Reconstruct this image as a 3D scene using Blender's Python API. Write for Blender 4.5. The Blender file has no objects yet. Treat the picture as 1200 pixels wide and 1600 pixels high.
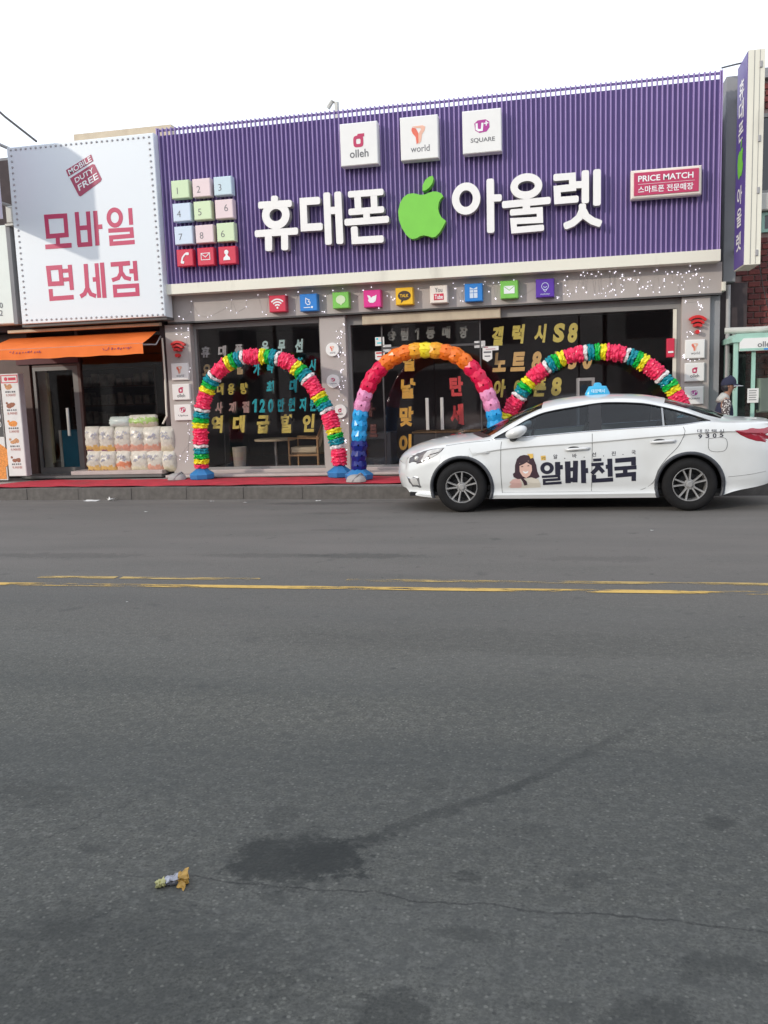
import bpy, math, random
import numpy as np
from mathutils import Vector, Matrix

random.seed(7)
SC = bpy.context.scene
COL = SC.collection

# ------------------------------------------------------------------ camera
F_PX, PITCH, ROLL, YAW, CAM_H = 1344.82, 0.135188, -0.034060, 0.204912, 1.5391
_cy, _sy, _cp, _sp = math.cos(YAW), math.sin(YAW), math.cos(PITCH), math.sin(PITCH)
FWD = Vector((-_sy * _cp, _cy * _cp, -_sp))
_right = Vector((_cy, _sy, 0.0))
_up = _right.cross(FWD)
_cr, _sr = math.cos(ROLL), math.sin(ROLL)
RGT = _cr * _right + _sr * _up
UPV = -_sr * _right + _cr * _up
cam_data = bpy.data.cameras.new("camera")
cam = bpy.data.objects.new("camera", cam_data)
COL.objects.link(cam)
m3 = Matrix((RGT, UPV, -FWD)).transposed()
cam.matrix_world = Matrix.Translation((0, 0, CAM_H)) @ m3.to_4x4()
cam_data.sensor_fit = 'VERTICAL'
cam_data.sensor_height = 36.0
cam_data.lens = F_PX / 1600.0 * 36.0
cam_data.clip_start = 0.05
cam_data.clip_end = 2000.0
SC.camera = cam

# ------------------------------------------------------------------ sky, sun, exposure
SUN_TO = Vector((-0.66, -0.68, 0.305)).normalized()
world = bpy.data.worlds.new("World")
SC.world = world
world.use_nodes = True
wn, wl = world.node_tree.nodes, world.node_tree.links
wn.clear()
w_out = wn.new('ShaderNodeOutputWorld')
w_bg = wn.new('ShaderNodeBackground')
w_sky = wn.new('ShaderNodeTexSky')
w_sky.sky_type = 'NISHITA'
w_sky.sun_disc = False
w_sky.sun_elevation = math.asin(SUN_TO.z)
w_sky.sun_rotation = math.atan2(SUN_TO.x, SUN_TO.y)
w_sky.air_density = 1.0
w_sky.dust_density = 4.0
w_mix = wn.new('ShaderNodeMix')          # a thin bright overcast veil over the clear sky
w_mix.data_type = 'RGBA'
w_mix.inputs[0].default_value = 0.85
wl.new(w_sky.outputs[0], w_mix.inputs[6])
w_mix.inputs[7].default_value = (17.4, 18.7, 20.8, 1)
wl.new(w_mix.outputs[2], w_bg.inputs[0])
w_bg.inputs[1].default_value = 0.1
wl.new(w_bg.outputs[0], w_out.inputs[0])

sun_d = bpy.data.lights.new("sun", 'SUN')
sun_d.energy = 2.2
sun_d.angle = math.radians(1.3)
sun_d.color = (1.0, 0.92, 0.80)
sun = bpy.data.objects.new("sun", sun_d)
COL.objects.link(sun)
sun.rotation_euler = SUN_TO.to_track_quat('Z', 'Y').to_euler()
sun.location = (-20, -20, 20)

SC.view_settings.view_transform = 'Standard'
SC.view_settings.look = 'None'
SC.view_settings.exposure = -0.32
SC.view_settings.gamma = 1.0
SC.view_settings.use_curve_mapping = False
SC.render.engine = 'CYCLES'
SC.cycles.max_bounces = 8
SC.cycles.transparent_max_bounces = 12
SC.cycles.use_denoising = True


# ------------------------------------------------------------------ helpers
def P(px, py, Y):
    """Where the survey sight line (px, py) meets the upright plane at depth Y: (X, Z)."""
    d = FWD + RGT * ((px - 600) / F_PX) + UPV * ((800 - py) / F_PX)
    t = Y / d.y
    return (d.x * t, CAM_H + d.z * t)


ORG = {}


def org(o):
    return ORG.get(o.name, Vector((0, 0, 0))) if o is not None else Vector((0, 0, 0))


def tag(o, label=None, cat=None, group=None, kind=None):
    if label: o['label'] = label
    if cat: o['category'] = cat
    if group: o['group'] = group
    if kind: o['kind'] = kind
    return o


def thing(name, label, cat, loc, group=None):
    o = bpy.data.objects.new(name, None)
    o.empty_display_size = 0.1
    COL.objects.link(o)
    o.location = loc
    ORG[o.name] = Vector(loc)
    return tag(o, label, cat, group)


class MB:
    def __init__(self):
        self.v, self.f, self.m = [], [], []

    def add(self, vs, fs, mi=0):
        b = len(self.v)
        self.v.extend([tuple(v) for v in vs])
        for f in fs:
            self.f.append(tuple(b + i for i in f)); self.m.append(mi)
        return self

    def box(self, x0, x1, y0, y1, z0, z1, mi=0):
        vs = [(x0, y0, z0), (x1, y0, z0), (x1, y1, z0), (x0, y1, z0), (x0, y0, z1), (x1, y0, z1), (x1, y1, z1), (x0, y1, z1)]
        return self.add(vs, [(0, 3, 2, 1), (4, 5, 6, 7), (0, 1, 5, 4), (1, 2, 6, 5), (2, 3, 7, 6), (3, 0, 4, 7)], mi)

    def bbox(self, x0, x1, y0, y1, z0, z1, b=0.01, mi=0):
        """Box whose front edges (towards -Y) are bevelled by b."""
        vs = [(x0, y1, z0), (x1, y1, z0), (x1, y1, z1), (x0, y1, z1),
              (x0, y0 + b, z0), (x1, y0 + b, z0), (x1, y0 + b, z1), (x0, y0 + b, z1),
              (x0 + b, y0, z0 + b), (x1 - b, y0, z0 + b), (x1 - b, y0, z1 - b), (x0 + b, y0, z1 - b)]
        fs = [(3, 2, 1, 0), (8, 9, 10, 11)]
        for i in range(4):
            j = (i + 1) % 4
            fs += [(i, j, 4 + j, 4 + i), (4 + i, 4 + j, 8 + j, 8 + i)]
        return self.add(vs, fs, mi)

    def prism(self, pts, y0, y1, mi=0, side=None):
        """Polygon in XZ (any winding) extruded from y0 (front) to y1."""
        a = sum(pts[i][0] * pts[(i + 1) % len(pts)][1] - pts[(i + 1) % len(pts)][0] * pts[i][1] for i in range(len(pts)))
        if a < 0: pts = pts[::-1]
        n = len(pts)
        vs = [(x, y0, z) for x, z in pts] + [(x, y1, z) for x, z in pts]
        self.add(vs, [tuple(range(n))], mi)
        b = len(self.v) - 2 * n
        s = mi if side is None else side
        self.f.append(tuple(b + n + i for i in reversed(range(n)))); self.m.append(s)
        for i in range(n):
            j = (i + 1) % n
            self.f.append((b + i, b + n + i, b + n + j, b + j)); self.m.append(s)
        return self

    def ring(self, outer, inner, y0, y1, mi=0, side=None):
        """Annulus from two equally long XZ loops (counter-clockwise), extruded."""
        n = len(outer)
        vs = [(x, y0, z) for x, z in outer] + [(x, y0, z) for x, z in inner] + [(x, y1, z) for x, z in outer] + [(x, y1, z) for x, z in inner]
        b = len(self.v)
        self.v.extend(vs)
        s = mi if side is None else side
        for i in range(n):
            j = (i + 1) % n
            self.f.append((b + i, b + j, b + n + j, b + n + i)); self.m.append(mi)
            self.f.append((b + i, b + 2 * n + i, b + 2 * n + j, b + j)); self.m.append(s)
            self.f.append((b + n + i, b + n + j, b + 3 * n + j, b + 3 * n + i)); self.m.append(s)
            self.f.append((b + 2 * n + j, b + 2 * n + i, b + 3 * n + i, b + 3 * n + j)); self.m.append(s)
        return self

    def tube(self, path, r, n=8, mi=0, cap=True):
        path = [Vector(p) for p in path]
        rs = r if isinstance(r, (list, tuple)) else [r] * len(path)
        b = len(self.v)
        ref = Vector((0.13, 0.21, 0.97))
        for i, p in enumerate(path):
            t = (path[min(i + 1, len(path) - 1)] - path[max(i - 1, 0)]).normalized()
            if abs(t.dot(ref)) > 0.95: ref = Vector((0.9, 0.3, 0.1))
            u = t.cross(ref).normalized(); w = t.cross(u)
            for k in range(n):
                a = 2 * math.pi * k / n
                self.v.append(tuple(p + (u * math.cos(a) + w * math.sin(a)) * rs[i]))
        for i in range(len(path) - 1):
            for k in range(n):
                k2 = (k + 1) % n
                self.f.append((b + i * n + k, b + i * n + k2, b + (i + 1) * n + k2, b + (i + 1) * n + k)); self.m.append(mi)
        if cap:
            self.f.append(tuple(b + k for k in reversed(range(n)))); self.m.append(mi)
            e = b + (len(path) - 1) * n
            self.f.append(tuple(e + k for k in range(n))); self.m.append(mi)
        return self

    def lathe(self, prof, c, axis='Z', n=24, mi=0):
        """prof: [(r, h)] turned about the axis through c."""
        b = len(self.v)
        for r, h in prof:
            for k in range(n):
                a = 2 * math.pi * k / n
                u, w = r * math.cos(a), r * math.sin(a)
                self.v.append((c[0] + u, c[1] + w, c[2] + h) if axis == 'Z' else (c[0] + u, c[1] + h, c[2] + w))
        for i in range(len(prof) - 1):
            for k in range(n):
                k2 = (k + 1) % n
                self.f.append((b + i * n + k, b + i * n + k2, b + (i + 1) * n + k2, b + (i + 1) * n + k)); self.m.append(mi)
        return self

    def disc(self, c, r, y0, y1, n=28, mi=0, side=None, rz=None):
        rz = rz or r
        return self.prism([(c[0] + r * math.cos(2 * math.pi * k / n), c[1] + rz * math.sin(2 * math.pi * k / n)) for k in range(n)], y0, y1, mi, side)

    def sheet(self, rows, mi=0):
        """Grid of points: rows of equal length."""
        b = len(self.v); n = len(rows[0])
        for r in rows: self.v.extend([tuple(p) for p in r])
        for i in range(len(rows) - 1):
            for k in range(n - 1):
                self.f.append((b + i * n + k, b + i * n + k + 1, b + (i + 1) * n + k + 1, b + (i + 1) * n + k)); self.m.append(mi)
        return self

    def build(self, name, mats, parent=None, smooth=False, fix=False):
        off = org(parent)
        me = bpy.data.meshes.new(name)
        me.from_pydata([(x - off.x, y - off.y, z - off.z) for x, y, z in self.v], [], self.f)
        mats = mats if isinstance(mats, (list, tuple)) else [mats]
        for mm in mats: me.materials.append(mm)
        me.polygons.foreach_set('material_index', self.m)
        if smooth: me.polygons.foreach_set('use_smooth', [True] * len(self.f))
        if fix:
            import bmesh
            bm = bmesh.new(); bm.from_mesh(me)
            bmesh.ops.remove_doubles(bm, verts=bm.verts, dist=1e-5)
            bmesh.ops.recalc_face_normals(bm, faces=bm.faces)
            bm.to_mesh(me); bm.free()
        me.update()
        o = bpy.data.objects.new(name, me)
        COL.objects.link(o)
        if parent is not None: o.parent = parent
        ORG[o.name] = off.copy()
        return o


def proto(mb, name, mats, parent):
    """A piece modelled about its own origin, ready to be placed and copied under parent."""
    o = mb.build(name, mats)
    o.parent = parent
    ORG[o.name] = org(parent).copy()
    return o


def clone(o, parent=None, loc=None):
    c = o.copy()
    COL.objects.link(c)
    if parent is not None: c.parent = parent
    if loc is not None: c.location = loc
    ORG[c.name] = org(o).copy()
    return c


# ------------------------------------------------------------------ materials
def mat(name, col, rough=0.5, metal=0.0, var=0.06, scale=6.0, bump=0.0, bscale=40.0, coat=0.0, trans=0.0, emit=None, es=1.0, dirt=None, spec=None):
    m = bpy.data.materials.new(name)
    m.use_nodes = True
    nt = m.node_tree; n, l = nt.nodes, nt.links
    b = n['Principled BSDF']
    b.inputs['Roughness'].default_value = rough
    b.inputs['Metallic'].default_value = metal
    b.inputs['Coat Weight'].default_value = coat
    b.inputs['Coat Roughness'].default_value = 0.06
    if spec is not None: b.inputs['Specular IOR Level'].default_value = spec
    tc = n.new('ShaderNodeTexCoord')
    nz = n.new('ShaderNodeTexNoise')
    nz.inputs['Scale'].default_value = scale
    nz.inputs['Detail'].default_value = 6
    l.new(tc.outputs['Object'], nz.inputs['Vector'])
    mx = n.new('ShaderNodeMix'); mx.data_type = 'RGBA'
    lo = [max(0, c * (1 - var)) for c in col]; hi = [min(1, c * (1 + var)) for c in col]
    mr = n.new('ShaderNodeMapRange')
    mr.inputs['From Min'].default_value = 0.3; mr.inputs['From Max'].default_value = 0.7
    l.new(nz.outputs['Fac'], mr.inputs['Value'])
    l.new(mr.outputs[0], mx.inputs[0])
    mx.inputs[6].default_value = (*lo, 1); mx.inputs[7].default_value = (*hi, 1)
    cout = mx.outputs[2]
    if dirt:                                   # (colour, scale, low, high): blotches of grime
        nd = n.new('ShaderNodeTexNoise'); nd.inputs['Scale'].default_value = dirt[1]; nd.inputs['Detail'].default_value = 8
        mp = n.new('ShaderNodeMapping'); mp.inputs['Scale'].default_value = (1, 1, 0.35)
        l.new(tc.outputs['Object'], mp.inputs[0]); l.new(mp.outputs[0], nd.inputs['Vector'])
        r2 = n.new('ShaderNodeMapRange'); r2.inputs['From Min'].default_value = dirt[2]; r2.inputs['From Max'].default_value = dirt[3]
        l.new(nd.outputs['Fac'], r2.inputs['Value'])
        m2 = n.new('ShaderNodeMix'); m2.data_type = 'RGBA'
        l.new(r2.outputs[0], m2.inputs[0]); l.new(cout, m2.inputs[6]); m2.inputs[7].default_value = (*dirt[0], 1)
        cout = m2.outputs[2]
    l.new(cout, b.inputs['Base Color'])
    if bump:
        nb = n.new('ShaderNodeTexNoise'); nb.inputs['Scale'].default_value = bscale; nb.inputs['Detail'].default_value = 4
        l.new(tc.outputs['Object'], nb.inputs['Vector'])
        bp = n.new('ShaderNodeBump'); bp.inputs['Strength'].default_value = bump; bp.inputs['Distance'].default_value = 0.01
        l.new(nb.outputs['Fac'], bp.inputs['Height']); l.new(bp.outputs[0], b.inputs['Normal'])
    if emit:
        b.inputs['Emission Color'].default_value = (*emit, 1); b.inputs['Emission Strength'].default_value = es
    if trans:
        tr = n.new('ShaderNodeBsdfTranslucent'); ms = n.new('ShaderNodeMixShader')
        l.new(cout, tr.inputs['Color'])
        ms.inputs[0].default_value = trans
        l.new(b.outputs[0], ms.inputs[1]); l.new(tr.outputs[0], ms.inputs[2])
        l.new(ms.outputs[0], n['Material Output'].inputs[0])
    return m


def glass_mat(name, tint, refl=(1, 1, 1), rough=0.02, boost=1.0, f0=0.0):
    """Thin pane: tinted see-through plus Fresnel reflection."""
    m = bpy.data.materials.new(name); m.use_nodes = True
    nt = m.node_tree; n, l = nt.nodes, nt.links
    n.remove(n['Principled BSDF'])
    t = n.new('ShaderNodeBsdfTransparent'); t.inputs[0].default_value = (*tint, 1)
    g = n.new('ShaderNodeBsdfGlossy'); g.inputs['Color'].default_value = (*refl, 1); g.inputs['Roughness'].default_value = rough
    fr = n.new('ShaderNodeFresnel')
    ge = n.new('ShaderNodeNewGeometry'); io = n.new('ShaderNodeMapRange')      # same thin pane seen from either face
    io.inputs['To Min'].default_value = 1.5; io.inputs['To Max'].default_value = 1 / 1.5
    l.new(ge.outputs['Backfacing'], io.inputs['Value']); l.new(io.outputs[0], fr.inputs['IOR'])
    ma = n.new('ShaderNodeMath'); ma.operation = 'MULTIPLY_ADD'; ma.inputs[1].default_value = boost; ma.inputs[2].default_value = f0
    l.new(fr.outputs[0], ma.inputs[0])
    ms = n.new('ShaderNodeMixShader')
    l.new(ma.outputs[0], ms.inputs[0]); l.new(t.outputs[0], ms.inputs[1]); l.new(g.outputs[0], ms.inputs[2])
    l.new(ms.outputs[0], n['Material Output'].inputs[0])
    return m


M = {}
M['purple'] = mat('purple_metal', (0.34, 0.25, 0.49), 0.34, var=0.05, scale=1.5)
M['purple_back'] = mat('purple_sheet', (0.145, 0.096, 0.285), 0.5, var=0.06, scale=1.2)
M['purple_dark'] = mat('purple_print', (0.11, 0.07, 0.28), 0.4)
M['cream'] = mat('cream_panel', (0.76, 0.73, 0.62), 0.5, var=0.03, scale=1.0, dirt=((0.45, 0.42, 0.36), 2.2, 0.58, 0.85))
M['taupe'] = mat('taupe_panel', (0.43, 0.385, 0.36), 0.45, var=0.04, scale=1.0, dirt=((0.34, 0.305, 0.285), 1.5, 0.55, 0.9))
M['grey_wall'] = mat('grey_render', (0.27, 0.27, 0.28), 0.8, var=0.08, scale=2.0, bump=0.2, dirt=((0.16, 0.16, 0.17), 1.2, 0.5, 0.85))
M['pale_duct'] = mat('pale_duct', (0.55, 0.54, 0.50), 0.5, dirt=((0.36, 0.34, 0.3), 2.0, 0.5, 0.9))
M['white'] = mat('white_acrylic', (0.80, 0.79, 0.76), 0.35, var=0.02)
M['white_letter'] = mat('white_letter_paint', (0.84, 0.82, 0.79), 0.35, var=0.02)
M['edge_grey'] = mat('sign_edge', (0.42, 0.41, 0.40), 0.5)
M['sign_white'] = mat('flex_banner_white', (0.72, 0.765, 0.80), 0.35, var=0.015, scale=0.6)
M['sign_red'] = mat('crimson_vinyl', (0.50, 0.035, 0.11), 0.4, var=0.03)
M['maroon'] = mat('maroon_vinyl', (0.36, 0.04, 0.10), 0.4)
M['red_box'] = mat('red_acrylic', (0.62, 0.03, 0.07), 0.35)
M['red_matte'] = mat('red_emblem_paint', (0.60, 0.02, 0.02), 0.4)
M['pink_box'] = mat('magenta_acrylic', (0.72, 0.03, 0.26), 0.35)
M['blue_box'] = mat('blue_acrylic', (0.02, 0.21, 0.62), 0.35)
M['green_box'] = mat('green_acrylic', (0.20, 0.55, 0.09), 0.35)
M['apple'] = mat('apple_green', (0.19, 0.58, 0.06), 0.4, var=0.03)
M['yellow_box'] = mat('amber_acrylic', (0.86, 0.50, 0.015), 0.35)
M['violet_box'] = mat('violet_acrylic', (0.10, 0.03, 0.36), 0.35)
M['cream_box'] = mat('cream_acrylic', (0.80, 0.72, 0.64), 0.35)
M['brown'] = mat('brown_print', (0.05, 0.025, 0.015), 0.5)
M['black'] = mat('black_print', (0.015, 0.015, 0.02), 0.5)
M['ink'] = mat('grey_ink', (0.13, 0.13, 0.14), 0.5)
M['pale_print'] = mat('pale_print', (0.82, 0.84, 0.84), 0.45)
M['orange_logo'] = mat('coral_print', (0.75, 0.16, 0.10), 0.45)
M['peach_logo'] = mat('peach_print', (0.80, 0.46, 0.34), 0.45)
M['magenta_logo'] = mat('plum_print', (0.42, 0.04, 0.28), 0.45)
for k, c in dict(tile_green=(0.58, 0.72, 0.46), tile_pink=(0.76, 0.61, 0.62), tile_blue=(0.55, 0.68, 0.74), tile_sky=(0.60, 0.69, 0.80), tile_lime=(0.62, 0.74, 0.48)).items():
    M[k] = mat(k, c, 0.4, var=0.02)
M['alu'] = mat('brushed_aluminium', (0.55, 0.55, 0.54), 0.35, metal=0.9, var=0.05)
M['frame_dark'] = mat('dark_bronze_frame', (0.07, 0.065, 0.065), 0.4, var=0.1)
M['frame_grey'] = mat('grey_frame', (0.26, 0.25, 0.24), 0.4, var=0.06)
M['handle'] = mat('satin_handle', (0.62, 0.60, 0.56), 0.35, metal=0.4)
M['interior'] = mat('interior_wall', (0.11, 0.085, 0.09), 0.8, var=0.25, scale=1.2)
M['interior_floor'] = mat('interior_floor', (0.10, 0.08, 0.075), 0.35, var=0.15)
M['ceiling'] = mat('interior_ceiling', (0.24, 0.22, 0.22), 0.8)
M['glass'] = glass_mat('shop_glass', (0.88, 0.87, 0.87), boost=0.75)
M['step'] = mat('step_stone', (0.48, 0.40, 0.375), 0.7, var=0.08, bump=0.2)
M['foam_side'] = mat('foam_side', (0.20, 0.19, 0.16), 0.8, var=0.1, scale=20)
for k, c in dict(foam_yellow=(0.86, 0.72, 0.17), foam_amber=(0.90, 0.50, 0.08), foam_ochre=(0.60, 0.50, 0.10), foam_cyan=(0.03, 0.56, 0.64), foam_mint=(0.58, 0.82, 0.78),
                 foam_grey=(0.52, 0.51, 0.50), foam_pink=(0.50, 0.33, 0.29), foam_red=(0.85, 0.10, 0.10), foam_sand=(0.56, 0.40, 0.20), foam_peach=(0.90, 0.58, 0.22), foam_dim=(0.32, 0.32, 0.29)).items():
    M[k] = mat(k, c, 0.75, var=0.05, scale=12)
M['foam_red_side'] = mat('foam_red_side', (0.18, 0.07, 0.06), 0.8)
M['carpet'] = mat('red_carpet_pile', (0.50, 0.025, 0.045), 0.95, var=0.18, scale=5, bump=0.4, bscale=120, dirt=((0.26, 0.05, 0.05), 1.6, 0.52, 0.8))
M['pave'] = mat('sidewalk_concrete', (0.30, 0.275, 0.255), 0.85, var=0.16, scale=5, bump=0.25, bscale=60, dirt=((0.17, 0.15, 0.14), 1.3, 0.5, 0.8))
M['kerb'] = mat('kerb_granite', (0.115, 0.104, 0.095), 0.8, var=0.25, scale=9, bump=0.3, bscale=80, dirt=((0.10, 0.09, 0.085), 2.5, 0.48, 0.75))
M['orange_cloth'] = mat('orange_awning_cloth', (0.98, 0.21, 0.035), 0.75, var=0.08, scale=3, trans=0.12, bump=0.3, bscale=9)
M['beige'] = mat('beige_housing', (0.55, 0.46, 0.33), 0.5, dirt=((0.36, 0.28, 0.2), 3, 0.5, 0.9))
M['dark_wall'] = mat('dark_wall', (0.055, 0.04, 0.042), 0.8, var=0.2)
M['brown_frame'] = mat('brown_frame', (0.10, 0.055, 0.045), 0.5, var=0.15)
M['silver_frame'] = mat('silver_door_frame', (0.17, 0.165, 0.16), 0.35, metal=0.4, var=0.08)
M['menu_white'] = mat('menu_panel', (0.74, 0.72, 0.69), 0.35)
M['menu_side'] = mat('menu_box_side', (0.45, 0.44, 0.46), 0.4)
M['food1'] = mat('fried_tan', (0.56, 0.27, 0.12), 0.6, var=0.35, scale=45)
M['food2'] = mat('fried_dark', (0.30, 0.11, 0.06), 0.6, var=0.35, scale=45)
M['food3'] = mat('fried_orange', (0.72, 0.26, 0.05), 0.6, var=0.3, scale=45)
M['price'] = mat('price_red', (0.46, 0.16, 0.13), 0.5)
M['teal'] = mat('teal_cabinet', (0.02, 0.20, 0.30), 0.5)
M['pale_green'] = mat('pale_partition', (0.62, 0.64, 0.54), 0.5)
M['lemon'] = mat('pale_strip', (0.62, 0.64, 0.40), 0.5)
M['brick'] = mat('red_brick', (0.17, 0.038, 0.032), 0.75, var=0.22, scale=7, bump=0.3, bscale=70)
M['brick2'] = mat('red_brick_dark', (0.135, 0.032, 0.03), 0.75, var=0.22, scale=7, bump=0.3, bscale=70)
M['mortar'] = mat('mortar', (0.30, 0.21, 0.19), 0.9, var=0.15)
M['booth'] = mat('mint_green_paint', (0.36, 0.58, 0.48), 0.4, var=0.05, dirt=((0.25, 0.4, 0.33), 3, 0.5, 0.85))
M['booth_glass'] = glass_mat('booth_glass', (0.72, 0.84, 0.80), f0=0.01)
M['pipe'] = mat('grey_pipe', (0.34, 0.33, 0.33), 0.4)
M['dark_pipe'] = mat('dark_duct', (0.10, 0.09, 0.09), 0.5)
M['cable'] = mat('black_cable', (0.05, 0.05, 0.05), 0.6)
M['base_blue'] = mat('blue_plastic_base', (0.03, 0.19, 0.44), 0.4, var=0.08)
M['sandbag'] = mat('grey_weight', (0.36, 0.345, 0.33), 0.8, var=0.12, bump=0.3, bscale=30)
M['led'] = mat('fairy_led', (0.9, 0.9, 1.0), 0.3, emit=(0.93, 0.90, 1.0), es=2.2)
M['led_wire'] = mat('clear_wire', (0.36, 0.33, 0.32), 0.4)
M['bulb'] = mat('bulb_socket', (0.40, 0.39, 0.40), 0.3)
M['paper'] = mat('paper', (0.72, 0.71, 0.68), 0.8)
M['wood'] = mat('pale_wood', (0.50, 0.30, 0.14), 0.5, var=0.15, scale=14)
M['cushion'] = mat('cream_cushion', (0.68, 0.58, 0.40), 0.8)


# ------------------------------------------------------------------ lettering
_gl = {}


def glyph(s, bold, extr):
    key = (s, bold, extr)
    if key not in _gl:
        cu = bpy.data.curves.new('t', 'FONT')
        cu.body = s; cu.size = 1.0; cu.resolution_u = 3
        cu.offset = bold
        cu.extrude = 0.5 if extr else 0.0
        cu.fill_mode = 'BOTH' if extr else 'FRONT'
        ob = bpy.data.objects.new('t', cu)
        me = bpy.data.meshes.new_from_object(ob)
        v = np.array([tuple(q.co) for q in me.vertices]) if len(me.vertices) else np.zeros((0, 3))
        f = [tuple(p.vertices) for p in me.polygons]
        nz = [p.normal.z for p in me.polygons]
        bpy.data.objects.remove(ob); bpy.data.curves.remove(cu); bpy.data.meshes.remove(me)
        lo, hi = v[:, :2].min(0), v[:, :2].max(0)
        asp = (hi[0] - lo[0]) / (hi[1] - lo[1])
        v[:, :2] = (v[:, :2] - lo) / (hi - lo)
        _gl[key] = (v, f, nz, asp)
    return _gl[key]


def text(mb, s, bl, u, w, yf, dep=0.0, bold=0.0, mi=0, side=None):
    """Lettering s in the XZ plane: lower left corner bl, width vector u, height vector w, front at yf, depth dep."""
    v, f, nz, asp = glyph(s, bold, dep > 0)
    pts = [(bl[0] + a * u[0] + b * w[0], yf + (0.5 - c) * dep if dep else yf, bl[1] + a * u[1] + b * w[1]) for a, b, c in v]
    s_i = mi if side is None else side
    b0 = len(mb.v)
    mb.v.extend(pts)
    for face, n in zip(f, nz):
        if not dep and n < 0: face = face[::-1]
        mb.f.append(tuple(b0 + i for i in face)); mb.m.append(mi if (not dep or n > 0.5) else s_i)
    return mb


def text_box(mb, s, cx, cz, h, yf, dep=0.0, bold=0.0, w=None, mi=0, side=None, shear=0.0):
    """Centred lettering of height h (width w or natural)."""
    asp = glyph(s, bold, dep > 0)[3]
    w = w or asp * h
    return text(mb, s, (cx - w / 2 - shear * h / 2, cz - h / 2), (w, 0), (shear * h, h), yf, dep, bold, mi, side)


def outline(pts, w, closed=False, cut=0.22):
    """Band of width w about a polyline, as quads strip (list of left and right points)."""
    n = len(pts); L, R = [], []
    for i in range(n):
        p = Vector(pts[i])
        a = Vector(pts[i - 1]) if (i > 0 or closed) else None
        b = Vector(pts[(i + 1) % n]) if (i < n - 1 or closed) else None
        d1 = (p - a).normalized() if a is not None else None
        d2 = (b - p).normalized() if b is not None else None
        d1 = d1 or d2; d2 = d2 or d1
        n1, n2 = Vector((-d1.y, d1.x)), Vector((-d2.y, d2.x))
        mit = n1 + n2
        k = w / max(0.35, mit.length_squared) if mit.length_squared > 1e-6 else w / 2
        L.append(p + mit * k); R.append(p - mit * k)
    return L, R


_jit = [0]


def stroke(mb, pts, w, yf, yb, closed=False, mi=0, side=None, rnd=0.0):
    """One pen stroke as a solid bar; each stroke's front lies a hair off the last so none share a plane."""
    _jit[0] = (_jit[0] + 1) % 5
    yf = yf + 0.0009 * _jit[0]
    L, R = outline(pts, w, closed)
    if closed:
        a = sum(L[i].x * L[(i + 1) % len(L)].y - L[(i + 1) % len(L)].x * L[i].y for i in range(len(L)))
        area = lambda q: abs(sum(q[i].x * q[(i + 1) % len(q)].y - q[(i + 1) % len(q)].x * q[i].y for i in range(len(q))))
        o, i_ = (L, R) if area(L) > area(R) else (R, L)
        if a < 0: o, i_ = o[::-1], i_[::-1]
        return mb.ring([tuple(p) for p in o], [tuple(p) for p in i_], yf, yb, mi, side)
    if rnd:                                     # soften the four end corners
        d0 = (Vector(pts[1]) - Vector(pts[0])).normalized() * w * rnd
        d1 = (Vector(pts[-1]) - Vector(pts[-2])).normalized() * w * rnd
        c0 = (L[0] - R[0]) * rnd; c1 = (L[-1] - R[-1]) * rnd
        poly = [L[0] + d0, *L[1:-1], L[-1] - d1, L[-1] - d1 * 0.3 - c1 * 0.3, L[-1] - c1, R[-1] + c1, R[-1] - d1 * 0.3 + c1 * 0.3, R[-1] - d1, *reversed(R[1:-1]), R[0] + d0, R[0] + d0 * 0.3 + c0 * 0.3, R[0] + c0, L[0] - c0, L[0] + d0 * 0.3 - c0 * 0.3]
    else:
        poly = L + R[::-1]
    return mb.prism([tuple(p) for p in poly], yf, yb, mi, side)


def ell(cx, cz, rx, rz, n=32):
    return [(cx + rx * math.cos(2 * math.pi * k / n), cz + rz * math.sin(2 * math.pi * k / n)) for k in range(n)]


def ring_stroke(mb, c, rx, rz, w, yf, yb, mi=0, side=None, n=32):
    _jit[0] = (_jit[0] + 1) % 5
    yf = yf + 0.0009 * _jit[0]
    return mb.ring(ell(c[0], c[1], rx, rz, n), ell(c[0], c[1], rx - w, rz - w, n), yf, yb, mi, side)


class View:
    """Measured outline (a survey sheet with origin and scale) laid on the upright plane Y."""
    def __init__(s, ox, oy, k, Y):
        s.ox, s.oy, s.k, s.Y = ox, oy, k, Y

    def __call__(s, x, y):
        return P(s.ox + x / s.k, s.oy + y / s.k, s.Y)

    def unit(s, x, y):
        a, b = s(x, y), s(x + 10, y)
        return (b[0] - a[0]) / 10


def letter(vw, strokes, yf, yb, mats, parent, name='letter', rnd=0.25):
    mb = MB()
    for st in strokes:
        if st[0] == 'o':
            _, cx, cy, rx, ry, w = st
            k = vw.unit(cx, cy)
            ring_stroke(mb, vw(cx, cy), rx * k, ry * k, w * k, yf, yb, 0, 1)
        else:
            kind, pts, w = st
            k = vw.unit(*pts[0])
            stroke(mb, [vw(*p) for p in pts], w * k, yf, yb, kind == 'c', 0, 1, rnd if kind == 'l' else 0)
    return mb.build(name, mats, parent)


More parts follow.
